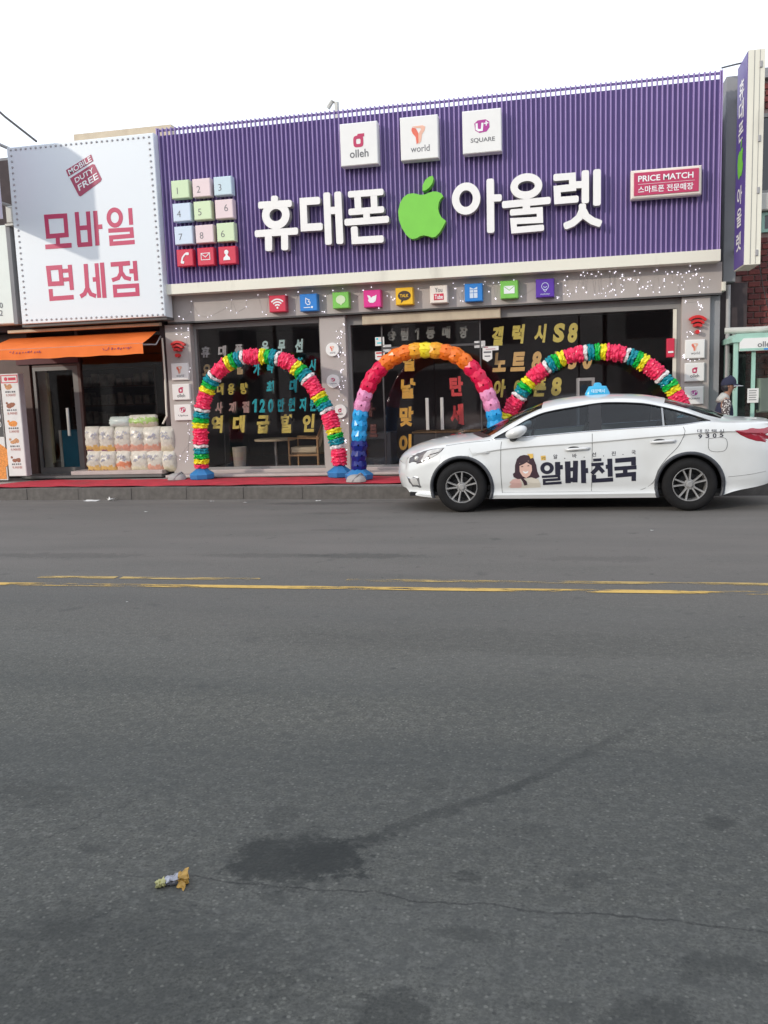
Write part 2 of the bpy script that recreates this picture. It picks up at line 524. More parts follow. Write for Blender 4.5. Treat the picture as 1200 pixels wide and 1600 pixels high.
# ================================================================== ground, road, pavement
def road_material():
    m = bpy.data.materials.new('asphalt'); m.use_nodes = True
    nt = m.node_tree; n, l = nt.nodes, nt.links
    b = n['Principled BSDF']; b.inputs['Roughness'].default_value = 0.82
    b.inputs['Specular IOR Level'].default_value = 0.3
    geo = n.new('ShaderNodeNewGeometry')
    pos = geo.outputs['Position']

    def noise(scale, detail=4, stretch=None, rough=0.5):
        z = n.new('ShaderNodeTexNoise'); z.inputs['Scale'].default_value = scale; z.inputs['Detail'].default_value = detail
        z.inputs['Roughness'].default_value = rough
        if stretch:
            mp = n.new('ShaderNodeMapping'); mp.inputs['Scale'].default_value = stretch
            l.new(pos, mp.inputs[0]); l.new(mp.outputs[0], z.inputs['Vector'])
        else:
            l.new(pos, z.inputs['Vector'])
        return z

    def rng(sock, a, c, lo=0.0, hi=1.0):
        r = n.new('ShaderNodeMapRange'); r.inputs['From Min'].default_value = a; r.inputs['From Max'].default_value = c
        r.inputs['To Min'].default_value = lo; r.inputs['To Max'].default_value = hi
        l.new(sock, r.inputs['Value']); return r.outputs[0]

    def mul(a, c):
        k = n.new('ShaderNodeMath'); k.operation = 'MULTIPLY'
        for i, s in enumerate((a, c)):
            if isinstance(s, (int, float)): k.inputs[i].default_value = s
            else: l.new(s, k.inputs[i])
        return k.outputs[0]

    def mix(f, a, c):
        x = n.new('ShaderNodeMix'); x.data_type = 'RGBA'
        if isinstance(f, (int, float)): x.inputs[0].default_value = f
        else: l.new(f, x.inputs[0])
        for i, s in ((6, a), (7, c)):
            if isinstance(s, tuple): x.inputs[i].default_value = (*s, 1)
            else: l.new(s, x.inputs[i])
        return x.outputs[2]

    # binder, stones, broad lanes of wear
    fine = noise(95, 3, rough=0.7)
    col = mix(rng(fine.outputs['Fac'], 0.32, 0.68), (0.050, 0.050, 0.044), (0.130, 0.129, 0.114))
    mott = noise(17, 5, rough=0.65)
    col = mix(mul(rng(mott.outputs['Fac'], 0.42, 0.60), 0.62), col, (0.062, 0.063, 0.058))
    mot2 = noise(31, 3, rough=0.6)
    col = mix(mul(rng(mot2.outputs['Fac'], 0.53, 0.64), 0.45), col, (0.145, 0.143, 0.130))
    vor = n.new('ShaderNodeTexVoronoi'); vor.inputs['Scale'].default_value = 62; l.new(pos, vor.inputs['Vector'])
    chip = n.new('ShaderNodeSeparateColor'); l.new(vor.outputs['Color'], chip.inputs[0])
    stone = mul(rng(chip.outputs[0], 0.78, 0.9), rng(vor.outputs['Distance'], 0.42, 0.25))
    col = mix(mul(stone, 0.42), col, (0.25, 0.245, 0.215))
    dark_chip = mul(rng(chip.outputs[1], 0.8, 0.9), rng(vor.outputs['Distance'], 0.45, 0.3))
    col = mix(mul(dark_chip, 0.5), col, (0.03, 0.03, 0.03))
    lane = noise(1.1, 5, (0.10, 1.0, 1.0))
    col = mix(mul(rng(lane.outputs['Fac'], 0.42, 0.66), 0.42), col, (0.048, 0.052, 0.051))
    pale = noise(0.8, 6, (0.25, 1.0, 1.0))
    col = mix(mul(rng(pale.outputs['Fac'], 0.5, 0.72), 0.35), col, (0.125, 0.126, 0.120))
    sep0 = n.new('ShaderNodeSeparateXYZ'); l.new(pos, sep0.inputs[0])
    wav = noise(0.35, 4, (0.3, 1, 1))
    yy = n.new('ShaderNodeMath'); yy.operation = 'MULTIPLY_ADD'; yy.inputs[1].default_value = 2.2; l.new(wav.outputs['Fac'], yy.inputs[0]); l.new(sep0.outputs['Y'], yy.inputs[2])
    sun_mottle = noise(2.2, 5, (0.25, 1, 1))
    col = mix(mul(rng(yy.outputs[0], 5.2, 9.4), rng(sun_mottle.outputs['Fac'], 0.2, 0.7, 0.5, 1.0)), col, (0.150, 0.136, 0.124))   # far lane painted paler and warmer, as if sunlit
    blot = noise(3.4, 3)
    col = mix(mul(rng(blot.outputs['Fac'], 0.64, 0.74), 0.35), col, (0.04, 0.042, 0.041))
    spots = noise(9.0, 6, rough=0.7)
    col = mix(mul(rng(spots.outputs['Fac'], 0.63, 0.70), 0.6), col, (0.032, 0.034, 0.033))

    # marks with a shape of their own: (x, y, half length, half width, turn, strength, edge wobble)
    rn = noise(26, 6, rough=0.75)
    rag = n.new('ShaderNodeMath'); rag.operation = 'SUBTRACT'; rag.inputs[1].default_value = 0.5; l.new(rn.outputs['Fac'], rag.inputs[0])
    wob = noise(6.5, 8, rough=0.72)
    wsub = n.new('ShaderNodeVectorMath'); wsub.operation = 'SUBTRACT'; wsub.inputs[1].default_value = (0.5, 0.5, 0.5)
    l.new(wob.outputs['Color'], wsub.inputs[0])
    marks = [(-0.90, 2.60, 0.20, 0.16, 10, 1.0, 0.20), (-0.78, 2.62, 0.13, 0.12, 0, 0.9, 0.16), (-0.98, 2.58, 0.1, 0.12, 0, 0.6, 0.16), (-0.72, 2.70, 0.16, 0.05, 38, 0.7, 0.1), (-0.40, 3.02, 0.42, 0.034, 43, 0.62, 0.07), (0.05, 3.52, 0.42, 0.026, 52, 0.42, 0.08),
             (0.33, 3.95, 0.35, 0.02, 56, 0.25, 0.1), (-1.03, 2.87, 0.05, 0.08, 0, 0.4, 0.12), (-0.87, 2.36, 0.05, 0.035, 0, 0.4, 0.06), (-0.74, 2.35, 0.04, 0.035, 0, 0.4, 0.06),
             (-0.31, 2.57, 0.045, 0.03, 0, 0.75, 0.05), (0.53, 3.04, 0.05, 0.05, 20, 0.7, 0.08), (0.06, 2.60, 0.07, 0.03, 30, 0.5, 0.07), (-1.62, 2.55, 0.05, 0.025, 0, 0.5, 0.06),
             (-1.45, 2.12, 0.06, 0.04, 0, 0.45, 0.08), (-1.25, 1.95, 0.55, 0.28, 10, 0.5, 0.4), (-0.43, 1.92, 0.09, 0.07, 10, 0.7, 0.14), (0.22, 1.98, 0.12, 0.08, 10, 0.7, 0.16), (0.40, 2.22, 0.12, 0.05, 25, 0.55, 0.16),
             (-0.02, 2.0, 0.08, 0.04, 0, 0.4, 0.1), (-0.27, 2.28, 0.10, 0.03, 0, 0.55, 0.1), (-2.1, 2.9, 0.2, 0.1, 0, 0.4, 0.2), (-0.1, 2.9, 0.06, 0.04, 0, 0.3, 0.1), (-0.5, 3.2, 0.07, 0.05, 0, 0.3, 0.1),
             (-3.5, 12.2, 0.75, 0.22, 0, 0.62, 0.35), (-1.9, 8.0, 0.55, 0.11, 0, 0.5, 0.25), (-5.1, 7.95, 0.9, 0.12, 0, 0.4, 0.3), (-2.9, 8.0, 0.6, 0.1, 0, 0.35, 0.3), (0.3, 7.9, 0.5, 0.12, 0, 0.3, 0.3),
             (-3.0, 11.0, 0.35, 0.1, 0, 0.35, 0.2), (-2.6, 9.6, 0.3, 0.08, 0, 0.3, 0.2), (-0.35, 5.2, 1.4, 0.25, 0, 0.22, 0.4)]
    for (x, y, a, c, ang, st, wb) in marks:
        ad = n.new('ShaderNodeVectorMath'); ad.operation = 'MULTIPLY_ADD'
        ad.inputs[1].default_value = (wb * 1.5, wb * 1.5, 0); l.new(wsub.outputs[0], ad.inputs[0]); l.new(pos, ad.inputs[2])
        mp = n.new('ShaderNodeMapping'); mp.vector_type = 'TEXTURE'
        mp.inputs['Location'].default_value = (x, y, 0); mp.inputs['Rotation'].default_value = (0, 0, math.radians(ang)); mp.inputs['Scale'].default_value = (a, c, 1)
        l.new(ad.outputs[0], mp.inputs[0])
        ln = n.new('ShaderNodeVectorMath'); ln.operation = 'LENGTH'; l.new(mp.outputs[0], ln.inputs[0])
        rg = n.new('ShaderNodeMath'); rg.operation = 'MULTIPLY_ADD'; rg.inputs[1].default_value = 2.6; l.new(rag.outputs[0], rg.inputs[0]); l.new(ln.outputs['Value'], rg.inputs[2])
        col = mix(mul(rng(rg.outputs[0], 1.30, 0.85), min(0.62, st * 0.66)), col, (0.022, 0.024, 0.023))
    # long crack wandering across the near lane, and hair cracks
    cw = noise(3.0, 10, rough=0.68)
    csub = n.new('ShaderNodeVectorMath'); csub.operation = 'SUBTRACT'; csub.inputs[1].default_value = (0.5, 0.5, 0.5); l.new(cw.outputs['Color'], csub.inputs[0])
    for (x, y, a, c, ang, wb, st) in ((-0.30, 2.42, 1.25, 0.0050, -0.5, 0.13, 0.6), (-1.75, 2.75, 0.30, 0.004, 62, 0.25, 0.45), (0.95, 3.75, 0.9, 0.004, -12, 0.4, 0.3), (-4.0, 5.2, 4.0, 0.006, 1, 0.6, 0.3)):
        ad = n.new('ShaderNodeVectorMath'); ad.operation = 'MULTIPLY_ADD'
        ad.inputs[1].default_value = (wb, wb, 0); l.new(csub.outputs[0], ad.inputs[0]); l.new(pos, ad.inputs[2])
        mp = n.new('ShaderNodeMapping'); mp.vector_type = 'TEXTURE'
        mp.inputs['Location'].default_value = (x, y, 0); mp.inputs['Rotation'].default_value = (0, 0, math.radians(ang)); mp.inputs['Scale'].default_value = (a, c, 1)
        l.new(ad.outputs[0], mp.inputs[0])
        ln = n.new('ShaderNodeVectorMath'); ln.operation = 'LENGTH'; l.new(mp.outputs[0], ln.inputs[0])
        col = mix(mul(mul(rng(ln.outputs['Value'], 1.3, 0.7), st), rng(mot2.outputs['Fac'], 0.36, 0.5, 0.25, 1.0)), col, (0.018, 0.018, 0.018))
    # Dust washed into the gutter
    sep = n.new('ShaderNodeSeparateXYZ'); l.new(pos, sep.inputs[0])
    gn = noise(4, 4, (0.4, 1, 1))
    gut = mul(rng(sep.outputs['Y'], 12.1, 12.9), rng(gn.outputs['Fac'], 0.35, 0.65))
    col = mix(mul(gut, 0.6), col, (0.22, 0.20, 0.175))
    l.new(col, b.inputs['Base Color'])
    bp = n.new('ShaderNodeBump'); bp.inputs['Strength'].default_value = 0.55; bp.inputs['Distance'].default_value = 0.004
    l.new(vor.outputs['Distance'], bp.inputs['Height']); l.new(bp.outputs[0], b.inputs['Normal'])
    return m


def worn_paint(name, col, lo, hi):
    m = mat(name, col, 0.7, var=0.12, scale=8)
    nt = m.node_tree; n, l = nt.nodes, nt.links
    b = n['Principled BSDF']; geo = n.new('ShaderNodeNewGeometry')
    z = n.new('ShaderNodeTexNoise'); z.inputs['Scale'].default_value = 3.0; z.inputs['Detail'].default_value = 8; z.inputs['Roughness'].default_value = 0.72
    mp = n.new('ShaderNodeMapping'); mp.inputs['Scale'].default_value = (0.45, 2.2, 1); l.new(geo.outputs['Position'], mp.inputs[0]); l.new(mp.outputs[0], z.inputs['Vector'])
    r = n.new('ShaderNodeMapRange'); r.inputs['From Min'].default_value = lo; r.inputs['From Max'].default_value = hi
    l.new(z.outputs['Fac'], r.inputs['Value']); l.new(r.outputs[0], b.inputs['Alpha'])
    return m


def kerb_y(x):
    return 12.9 if x > -2.6 else 12.9 - 0.045 * (x + 2.6)


XS = [-60, -30, -16, -12, -9, -6, -2.6, 2, 8, 30, 60]
mb = MB()
mb.sheet([[(x, -300, -0.25) for x in (-300, -60, 60, 300)], [(x, 300, -0.25) for x in (-300, -60, 60, 300)]])
tag(mb.build('ground', mat('bare_ground', (0.12, 0.11, 0.10), 0.9, var=0.2, scale=0.3)), kind='structure')
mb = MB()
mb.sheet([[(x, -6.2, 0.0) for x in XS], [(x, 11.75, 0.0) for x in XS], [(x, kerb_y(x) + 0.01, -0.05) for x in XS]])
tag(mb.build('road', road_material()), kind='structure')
road_yellow = worn_paint('worn_yellow_paint', (0.56, 0.36, 0.09), 0.42, 0.52)
road_faded = worn_paint('faded_yellow_paint', (0.46, 0.32, 0.11), 0.44, 0.58)
mb = MB(); mb.sheet([[(x, 6.555, 0.004) for x in np.arange(-14, 14.1, 2)], [(x, 6.66, 0.004) for x in np.arange(-14, 14.1, 2)]])
tag(mb.build('road_marking', road_yellow), kind='structure')
for x0, x1 in ((-14, -5.2), (-4.66, -3.9), (-3.85, -2.55), (-1.78, 1.6), (1.9, 14)):
    mb = MB(); mb.sheet([[(x, 6.86, 0.004) for x in np.linspace(x0, x1, 5)], [(x, 6.95, 0.004) for x in np.linspace(x0, x1, 5)]])
    tag(mb.build('road_marking', road_faded), kind='structure')
# far side of the street behind the camera
mb = MB(); mb.box(-60, 60, -9.0, -6.2, -0.2, 0.14)
tag(mb.build('sidewalk', M['pave']), kind='structure')

# pavement in front of the shops, kerb of single stones
mb = MB()
rows = [[(x, kerb_y(x) + 0.155, 0.142) for x in XS], [(x, 20.0, 0.172) for x in XS]]
mb.sheet(rows)
pav = tag(mb.build('sidewalk', M['pave']), kind='structure')
kerb = bpy.data.objects.new('kerb', None); COL.objects.link(kerb); tag(kerb, kind='structure')
ks = MB(); ks.bbox(-0.4992, 0.4992, 0, 0.15, -0.15, 0.148, 0.006)
k0 = ks.build('kerb_stone', M['kerb'], kerb)
for i in range(34):
    x = -14.5 + i
    o = k0 if i == 0 else clone(k0, kerb)
    o.location = (x, kerb_y(x) + random.uniform(-.006, .006), random.uniform(-.005, .005))
    o.rotation_euler.z = -0.045 if x < -2.7 else 0.0

# carpet
mb = MB()
rows = []
for j in range(9):
    y = 13.17 + j * 0.145
    rows.append([(x, y + 0.03 * math.sin(x * 1.3 + j) * (j in (0, 8)) - max(0, -2.6 - x) * -0.02, 0.158 + 0.005 * j / 9 + 0.007 + 0.007 * math.sin(x * 7.3 + j * 1.9) * math.sin(x * 2.1 + j * .7)) for x in np.linspace(-10.35 + 0.09 * j, 2.1, 130)])
mb.sheet(rows)
tag(mb.build('red_carpet', M['carpet'], smooth=True), 'long red carpet strip laid on the sidewalk in front of the shops', 'carpet')

# ================================================================== the phone store
YG = 15.1
store = thing('phone_store', 'wide phone shop with grey front and dark display windows under the purple signboard', 'building', (-2.1, 15.1, 0.17))
XL, XR = P(262, 500, 14.85)[0], P(1128, 440, 14.85)[0]
zb0 = P(262, 504, 14.85)[1]; zb1 = P(258, 462, 14.70)[1]; zled = P(700, 418, 14.70)[1]
zband_top = zb1 + 0.02
mb = MB(); mb.box(XL, XR, 14.85, 15.3, zb0, zband_top)
mb.build('fascia_band', M['taupe'], store)
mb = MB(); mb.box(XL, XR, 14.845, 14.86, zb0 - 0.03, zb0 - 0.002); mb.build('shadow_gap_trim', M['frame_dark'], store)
# walls, roof, interior
mb = MB(); mb.box(XL, XL + 0.12, 15.3, 20, 0.17, 5.6); mb.box(XR - 0.12, XR, 15.3, 20, 0.17, 5.6); mb.box(XL, XR, 20, 20.15, 0.17, 5.6)
mb.box(XL + .12, XR - .12, 15.3, 15.42, zband_top + .05, 5.6)
mb.build('wall', M['grey_wall'], store)
mb = MB(); mb.box(XL, XR, 15.32, 20.2, 5.6, 5.75); mb.build('roof', M['grey_wall'], store)
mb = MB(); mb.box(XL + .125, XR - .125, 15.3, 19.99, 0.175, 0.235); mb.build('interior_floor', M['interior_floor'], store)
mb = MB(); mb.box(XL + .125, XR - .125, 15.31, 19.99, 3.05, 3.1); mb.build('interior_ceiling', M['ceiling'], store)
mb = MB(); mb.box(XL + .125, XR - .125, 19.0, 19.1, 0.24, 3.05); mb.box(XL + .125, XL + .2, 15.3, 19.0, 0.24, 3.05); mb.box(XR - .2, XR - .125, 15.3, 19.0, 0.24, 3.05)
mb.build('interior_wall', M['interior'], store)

# pillars
def pillar(pxl, pxr, ytop_px, name='pillar', yf=14.93):
    x0 = P(pxl, 600, yf)[0]; x1 = P(pxr, 600, yf)[0]
    m_ = MB(); m_.bbox(x0, x1, yf, 15.3, 0.172, zb0 - 0.032, 0.008)
    m_.build(name, M['taupe'], store)
    return x0, x1
pl = pillar(263, 302, 505); pm = pillar(503, 543, 497); pr = pillar(1064, 1108, 465)
x1 = P(1123, 600, 15.02)[0]
mb = MB(); mb.box(pr[1] + .002, x1, 15.02, 15.3, 0.172, zb0 - 0.032); mb.build('side_pier', M['grey_wall'], store)
# plinth step
mb = MB(); mb.bbox(pl[1] + .002, pm[0] - .002, 14.98, 15.3, 0.171, 0.265, .01); mb.build('plinth', M['step'], store)
mb = MB(); mb.bbox(pm[1] + .002, pr[0] - .002, 14.98, 15.3, 0.171, 0.265, .01); mb.build('plinth', M['step'], store)
mb = MB(); mb.bbox(pl[0], pr[1], 14.55, 14.925, 0.166, 0.215, .012); mb.build('front_step', M['step'], store)

def pane(xa, xb, za, zt, name='window_pane', y=YG):
    m_ = MB(); m_.box(xa, xb, y, y + .012, za, zt)
    return m_.build(name, M['glass'], store)
def frame(parts, m_='frame_dark', name='window_frame'):
    q = MB()
    for b in parts: q.box(*b)
    return q.build(name, M[m_], store)

ztop = zb0 - 0.035
# left display window in two panes
a, b = pl[1], pm[0]
xm = P(384, 600, YG)[0]
frame([(a, b, YG - .03, YG + .05, ztop - .09, ztop), (a, b, YG - .03, YG + .05, .266, .31), (a, a + .05, YG - .03, YG + .05, .31, ztop - .09), (b - .05, b, YG - .03, YG + .05, .31, ztop - .09)], 'frame_grey')
pane(a + .052, xm - .004, .312, ztop - .092); pane(xm + .004, b - .052, .312, ztop - .092)
# main window: fixed pane, two doors, fixed panes
a, b = pm[1], pr[0]
xs = [a + .06, P(600, 620, YG)[0], P(679, 620, YG)[0], P(752, 620, YG)[0], P(905, 620, YG)[0], b - .06]
frame([(a, b, YG - .04, YG + .06, ztop - .16, ztop), (a, b, YG - .03, YG + .05, .266, .30), (a, a + .058, YG - .04, YG + .05, .30, ztop - .16), (b - .058, b, YG - .04, YG + .05, .30, ztop - .16)], 'frame_grey')
frame([(xs[1] - .012, xs[1] + .012, YG - .02, YG + .03, .30, ztop - .162)])
frame([(xs[3] - .012, xs[3] + .012, YG - .02, YG + .03, .30, ztop - .162)])
frame([(xs[1] + .013, xs[3] - .013, YG - .02, YG + .03, 2.33, 2.37)])
for i in (0, 3, 4):
    pane(xs[i] + .014, xs[i + 1] - .014, .302, ztop - .163)
pane(xs[1] + .014, xs[3] - .014, 2.372, ztop - .163, 'transom_pane')
for i, hx in ((1, P(668, 650, 15.02)[0]), (2, P(691, 650, 15.02)[0])):
    q = MB(); q.box(xs[i] + .016, xs[i + 1] - .005, YG, YG + .012, .30, 2.325)
    d = q.build('glass_door', M['glass'], store)
    q = MB(); q.bbox(hx - .028, hx + .028, 15.0, 15.03, .90, 1.46, .008); q.box(hx - .012, hx + .012, 15.03, 15.098, .96, .985); q.box(hx - .012, hx + .012, 15.03, 15.098, 1.38, 1.405)
    q.build('handle', M['handle'], d)
# bright stop rail down the right edge of the main window
q = MB(); q.box(b - .12, b - .062, YG - .05, YG - .032, .31, ztop - .17); q.build('edge_trim', M['cream'], store)
# rolled shutter housing over the doors
xa, za = P(566, 505, 14.95); xb, zt_ = P(782, 487, 14.95)
q = MB(); q.bbox(xa, xb, 14.94, 15.05, zb0 - .21, zb0 - .04, .012); q.build('shutter_box', M['beige'], store)
for x in (xa + .9, xa + 1.75):
    pass

# ---------------------------------------------------------------- purple slatted signboard
YS = 14.58
XsL, zsT = P(243, 200, YS); XsR = P(1130, 108, YS)[0]; zsB = P(258, 446, YS)[1]
zsT = (zsT + P(1130, 108, YS)[1]) / 2; zsB = (zsB + P(1120, 388, YS)[1]) / 2
board = thing('slatted_signboard', 'long purple signboard of upright slats with white letters and a green apple', 'signboard', (XsL, 15.0, zsB))
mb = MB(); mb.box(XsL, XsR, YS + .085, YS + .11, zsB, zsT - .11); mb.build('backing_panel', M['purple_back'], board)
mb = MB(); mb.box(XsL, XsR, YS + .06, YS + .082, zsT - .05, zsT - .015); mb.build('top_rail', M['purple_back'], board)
mb = MB(); mb.box(XsR - .012, XsR + .003, YS + .005, YS + .11, zsB, zsT); mb.box(XsL - .003, XsL + .012, YS + .005, YS + .11, zsB, zsT); mb.build('end_trim', M['purple'], board)
mb = MB(); mb.box(XsL, XsR + .01, YS - .02, 14.99, zb1 + .0, zsB - .003); mb.build('ledge', M['cream'], board)
mb = MB(); mb.box(XsL, XsR, YS + .112, 15.29, zsB, zsB + .03); mb.box(XsR - .05, XsR - .01, YS + .112, 15.29, zsT - .5, zsT - .45); mb.box(XsL + .01, XsL + .05, YS + .112, 15.29, zsT - .5, zsT - .45); mb.build('bracket', M['pipe'], board)
sw, n_sl = 0.024, 121
pitch = (XsR - XsL - .03 - sw) / (n_sl - 1)
q = MB(); h = zsT - zsB
prof = [(-sw / 2, .083), (-sw / 2, .040), (-sw / 2 + .005, .031), (-.004, .028), (.004, .028), (sw / 2 - .005, .031), (sw / 2, .040), (sw / 2, .083)]
vs = [(x, y, 0) for x, y in prof] + [(x, y, h) for x, y in prof]
np_ = len(prof)
q.add(vs, [(i, i + 1, np_ + i + 1, np_ + i) for i in range(np_ - 1)] + [tuple(reversed(range(np_))), tuple(range(np_, 2 * np_)), (np_ - 1, 0, np_, 2 * np_ - 1)])
s0 = proto(q, 'slat', M['purple'], board)
for i in range(n_sl):
    o = s0 if i == 0 else clone(s0, board)
    o.location = (.015 + sw / 2 + i * pitch + random.uniform(-.0015, .0015), YS - 15.0 + random.uniform(-.002, .002), 0)

YL0, YL1 = 14.43, YS + .004
WL = [M['white_letter'], M['edge_grey']]
V1 = View(390, 280, 5.4545, YL0); V2 = View(700, 255, 4.8, YL0)
letter(V1, [('l', [(210, 140), (212, 195)], 58), ('l', [(72, 222), (358, 205)], 55), ('o', 222, 305, 118, 112, 64), ('l', [(43, 465), (412, 440)], 55), ('l', [(160, 475), (162, 612)], 60), ('l', [(297, 466), (299, 605)], 60)], YL0, YL1, WL, board)
letter(V1, [('l', [(600, 180), (455, 190), (464, 412), (622, 402)], 60), ('l', [(655, 112), (672, 558)], 58), ('l', [(670, 268), (765, 262)], 58), ('l', [(750, 105), (770, 552)], 60)], YL0, YL1, WL, board)
letter(V1, [('l', [(838, 130), (1140, 107)], 52), ('l', [(918, 128), (926, 278)], 56), ('l', [(1056, 118), (1063, 265)], 56), ('l', [(842, 280), (1145, 256)], 52), ('l', [(995, 270), (998, 355)], 56), ('l', [(808, 368), (1187, 340)], 55), ('l', [(890, 402), (897, 522), (1142, 508)], 58)], YL0, YL1, WL, board)
letter(V2, [('o', 135, 265, 107, 116, 56), ('l', [(316, 115), (320, 522)], 56), ('l', [(330, 262), (403, 258)], 52)], YL0, YL1, WL, board)
letter(V2, [('o', 587, 172, 120, 94, 56), ('l', [(405, 312), (770, 277)], 52), ('l', [(586, 290), (589, 360)], 56), ('l', [(464, 370), (688, 352), (690, 424), (490, 434), (496, 502), (720, 482)], 46)], YL0, YL1, WL, board)
letter(V2, [('l', [(790, 108), (932, 97), (935, 182), (818, 194), (822, 280), (980, 267)], 52), ('l', [(925, 163), (1020, 159)], 52), ('l', [(1030, 52), (1030, 300)], 56), ('l', [(1118, 44), (1117, 318)], 58),
            ('l', [(1008, 302), (1008, 350), (985, 405), (935, 448), (870, 475)], 54), ('l', [(1010, 345), (1035, 398), (1085, 433), (1150, 455)], 54)], YL0, YL1, WL, board)
V3 = View(615, 270, 13.333, YL0)
mb = MB()
mb.prism([V3(*p) for p in [(560, 460), (480, 440), (400, 425), (300, 440), (205, 508), (135, 625), (95, 800), (110, 980), (170, 1150), (260, 1290), (340, 1365), (400, 1378), (470, 1365), (550, 1320), (630, 1300), (720, 1320), (800, 1345), (870, 1330), (950, 1250), (1020, 1140), (1088, 1000), (1000, 930), (945, 840), (925, 740), (940, 620), (975, 550), (1035, 490), (990, 425), (900, 390), (820, 390), (740, 412), (650, 450)]], YL0, YL1)
ap = mb.build('apple_emblem', M['apple'], board)
mb = MB(); mb.prism([V3(*p) for p in [(600, 380), (605, 265), (660, 150), (740, 85), (815, 62), (832, 130), (805, 225), (740, 312), (670, 365)]], YL0 - .01, YL1)
mb.build('leaf', M['apple'], ap)

def plate(name, label, cat, px, yf, yb, mats, group=None, b=0.012):
    """Square box sign from its measured left, right, top, bottom at its middle."""
    l_, r_, t_, b_ = px
    xa = P(l_, (t_ + b_) / 2, yf)[0]; xb = P(r_, (t_ + b_) / 2, yf)[0]
    zt2 = P((l_ + r_) / 2, t_, yf)[1]; zb2 = P((l_ + r_) / 2, b_, yf)[1]
    t = thing(name, label, cat, ((xa + xb) / 2, yb, zb2), group)
    q = MB(); q.bbox(xa, xb, yf, yb, zb2, zt2, b)
    q.build('box_body', mats, t)
    return t, (xa + xb) / 2, (zt2 + zb2) / 2, xb - xa, zt2 - zb2

# number tiles
keys = [('1', 'tile_green', 'pale green', 103, 207, 380, 487), ('2', 'tile_pink', 'pale pink', 227, 332, 370, 478), ('3', 'tile_blue', 'pale aqua', 352, 457, 358, 468),
        ('4', 'tile_sky', 'pale blue', 112, 217, 515, 622), ('5', 'tile_lime', 'lime green', 235, 338, 503, 612), ('6', 'tile_pink', 'pale pink', 360, 465, 493, 605),
        ('7', 'tile_sky', 'sky blue', 122, 228, 650, 757), ('8', 'tile_pink', 'pale pink', 245, 350, 642, 748), ('6', 'tile_lime', 'pale lime', 370, 473, 630, 740)]
WORDS = 'zero one two three four five six seven eight'.split()
offs = {5: (.12, 0.05)}
for i, (ch, mk, cn, a, b, c, d) in enumerate(keys):
    lab = f"{cn} square tile with the number {WORDS[int(ch)]} at the left end of the purple signboard"
    if i == 8: lab = "pale lime square tile with number 6 above the red person tile"
    if i == 5: lab = "pale pink square tile with number 6 below the aqua tile numbered 3"
    t, cx, cz, w, hh = plate('number_tile', lab, 'tile sign', (240 + a / 3.75, 240 + b / 3.75, 180 + c / 3.75, 180 + d / 3.75), 14.44, YS + .004, M[mk], 'keypad tiles on the purple signboard')
    q = MB(); ox, oz = offs.get(i, (-.16, -.08))
    text_box(q, ch, cx + ox * w, cz + oz * hh, hh * .36, 14.438, 0, -.008); q.build('numeral', M['ink'], t)
icons = [('phone', 135, 230, 785, 885), ('envelope', 256, 353, 775, 880), ('person', 380, 482, 768, 872)]
for nm, a, b, c, d in icons:
    desc = {'phone': 'red square tile with white telephone receiver at lower left of the purple signboard', 'envelope': 'red square tile with white envelope outline on the purple signboard', 'person': 'red square tile with white person silhouette on the purple signboard'}[nm]
    t, cx, cz, w, hh = plate('icon_tile', desc, 'tile sign', (240 + a / 3.75, 240 + b / 3.75, 180 + c / 3.75, 180 + d / 3.75), 14.45, YS + .004, M['red_box'], 'red icon tiles on the purple signboard')
    q = MB(); yf, yb = 14.441, 14.449
    if nm == 'phone':
        stroke(q, [(cx + w * k * .9, cz + w * j * .9) for k, j in ((.2, .27), (.02, .2), (-.14, .02), (-.22, -.22))], w * .09, yf, yb)
        stroke(q, [(cx + w * .06, cz + w * .22), (cx + w * .27, cz + w * .2)], w * .15, yf, yb, rnd=.3); stroke(q, [(cx - w * .25, cz - w * .22), (cx - w * .05, cz - w * .27)], w * .15, yf, yb, rnd=.3)
    elif nm == 'envelope':
        stroke(q, [(cx - w * .26, cz - w * .18), (cx + w * .26, cz - w * .18), (cx + w * .26, cz + w * .18), (cx - w * .26, cz + w * .18)], w * .035, yf, yb, True)
        stroke(q, [(cx - w * .25, cz + w * .16), (cx, cz - w * .04), (cx + w * .25, cz + w * .16)], w * .035, yf, yb)
    else:
        q.disc((cx - w * .03, cz + w * .16), w * .12, yf, yb)
        q.prism([(cx + w * k, cz + w * j) for k, j in ((-.22, -.26), (-.2, -.12), (-.1, -.04), (-.07, .06), (.02, .06), (.05, -.04), (.15, -.12), (.17, -.26))], yf + .0007, yb)
    q.build('icon', M['pale_print'], t)

# carrier logo boxes
def logo_olleh(t, cx, cz, w, yf, txt=True, red='sign_red'):
    q = MB(); s = w
    loop = lambda k: [(cx - .01 * s + .135 * k * s * (1 if math.cos(a) > 0 else -1) * abs(math.cos(a)) ** .55, cz + .06 * s + .145 * k * s * (1 if math.sin(a) > 0 else -1) * abs(math.sin(a)) ** .55) for a in np.linspace(0, 2 * math.pi, 29)[:-1]]
    q.ring(loop(1.0), loop(.45), yf - .004, yf - .0005)
    q.prism([(cx - .06 * s, cz + .155 * s), (cx + .15 * s, cz + .17 * s), (cx + .15 * s, cz + .25 * s), (cx - .02 * s, cz + .245 * s)], yf - .0047, yf - .0005)
    q.build('emblem', M[red], t)
    if txt:
        q = MB(); text_box(q, 'olleh', cx - .0 * s, cz - .24 * s, .20 * s, yf - .003, 0, .012, w=.50 * s); q.build('wordmark', M['ink'], t)
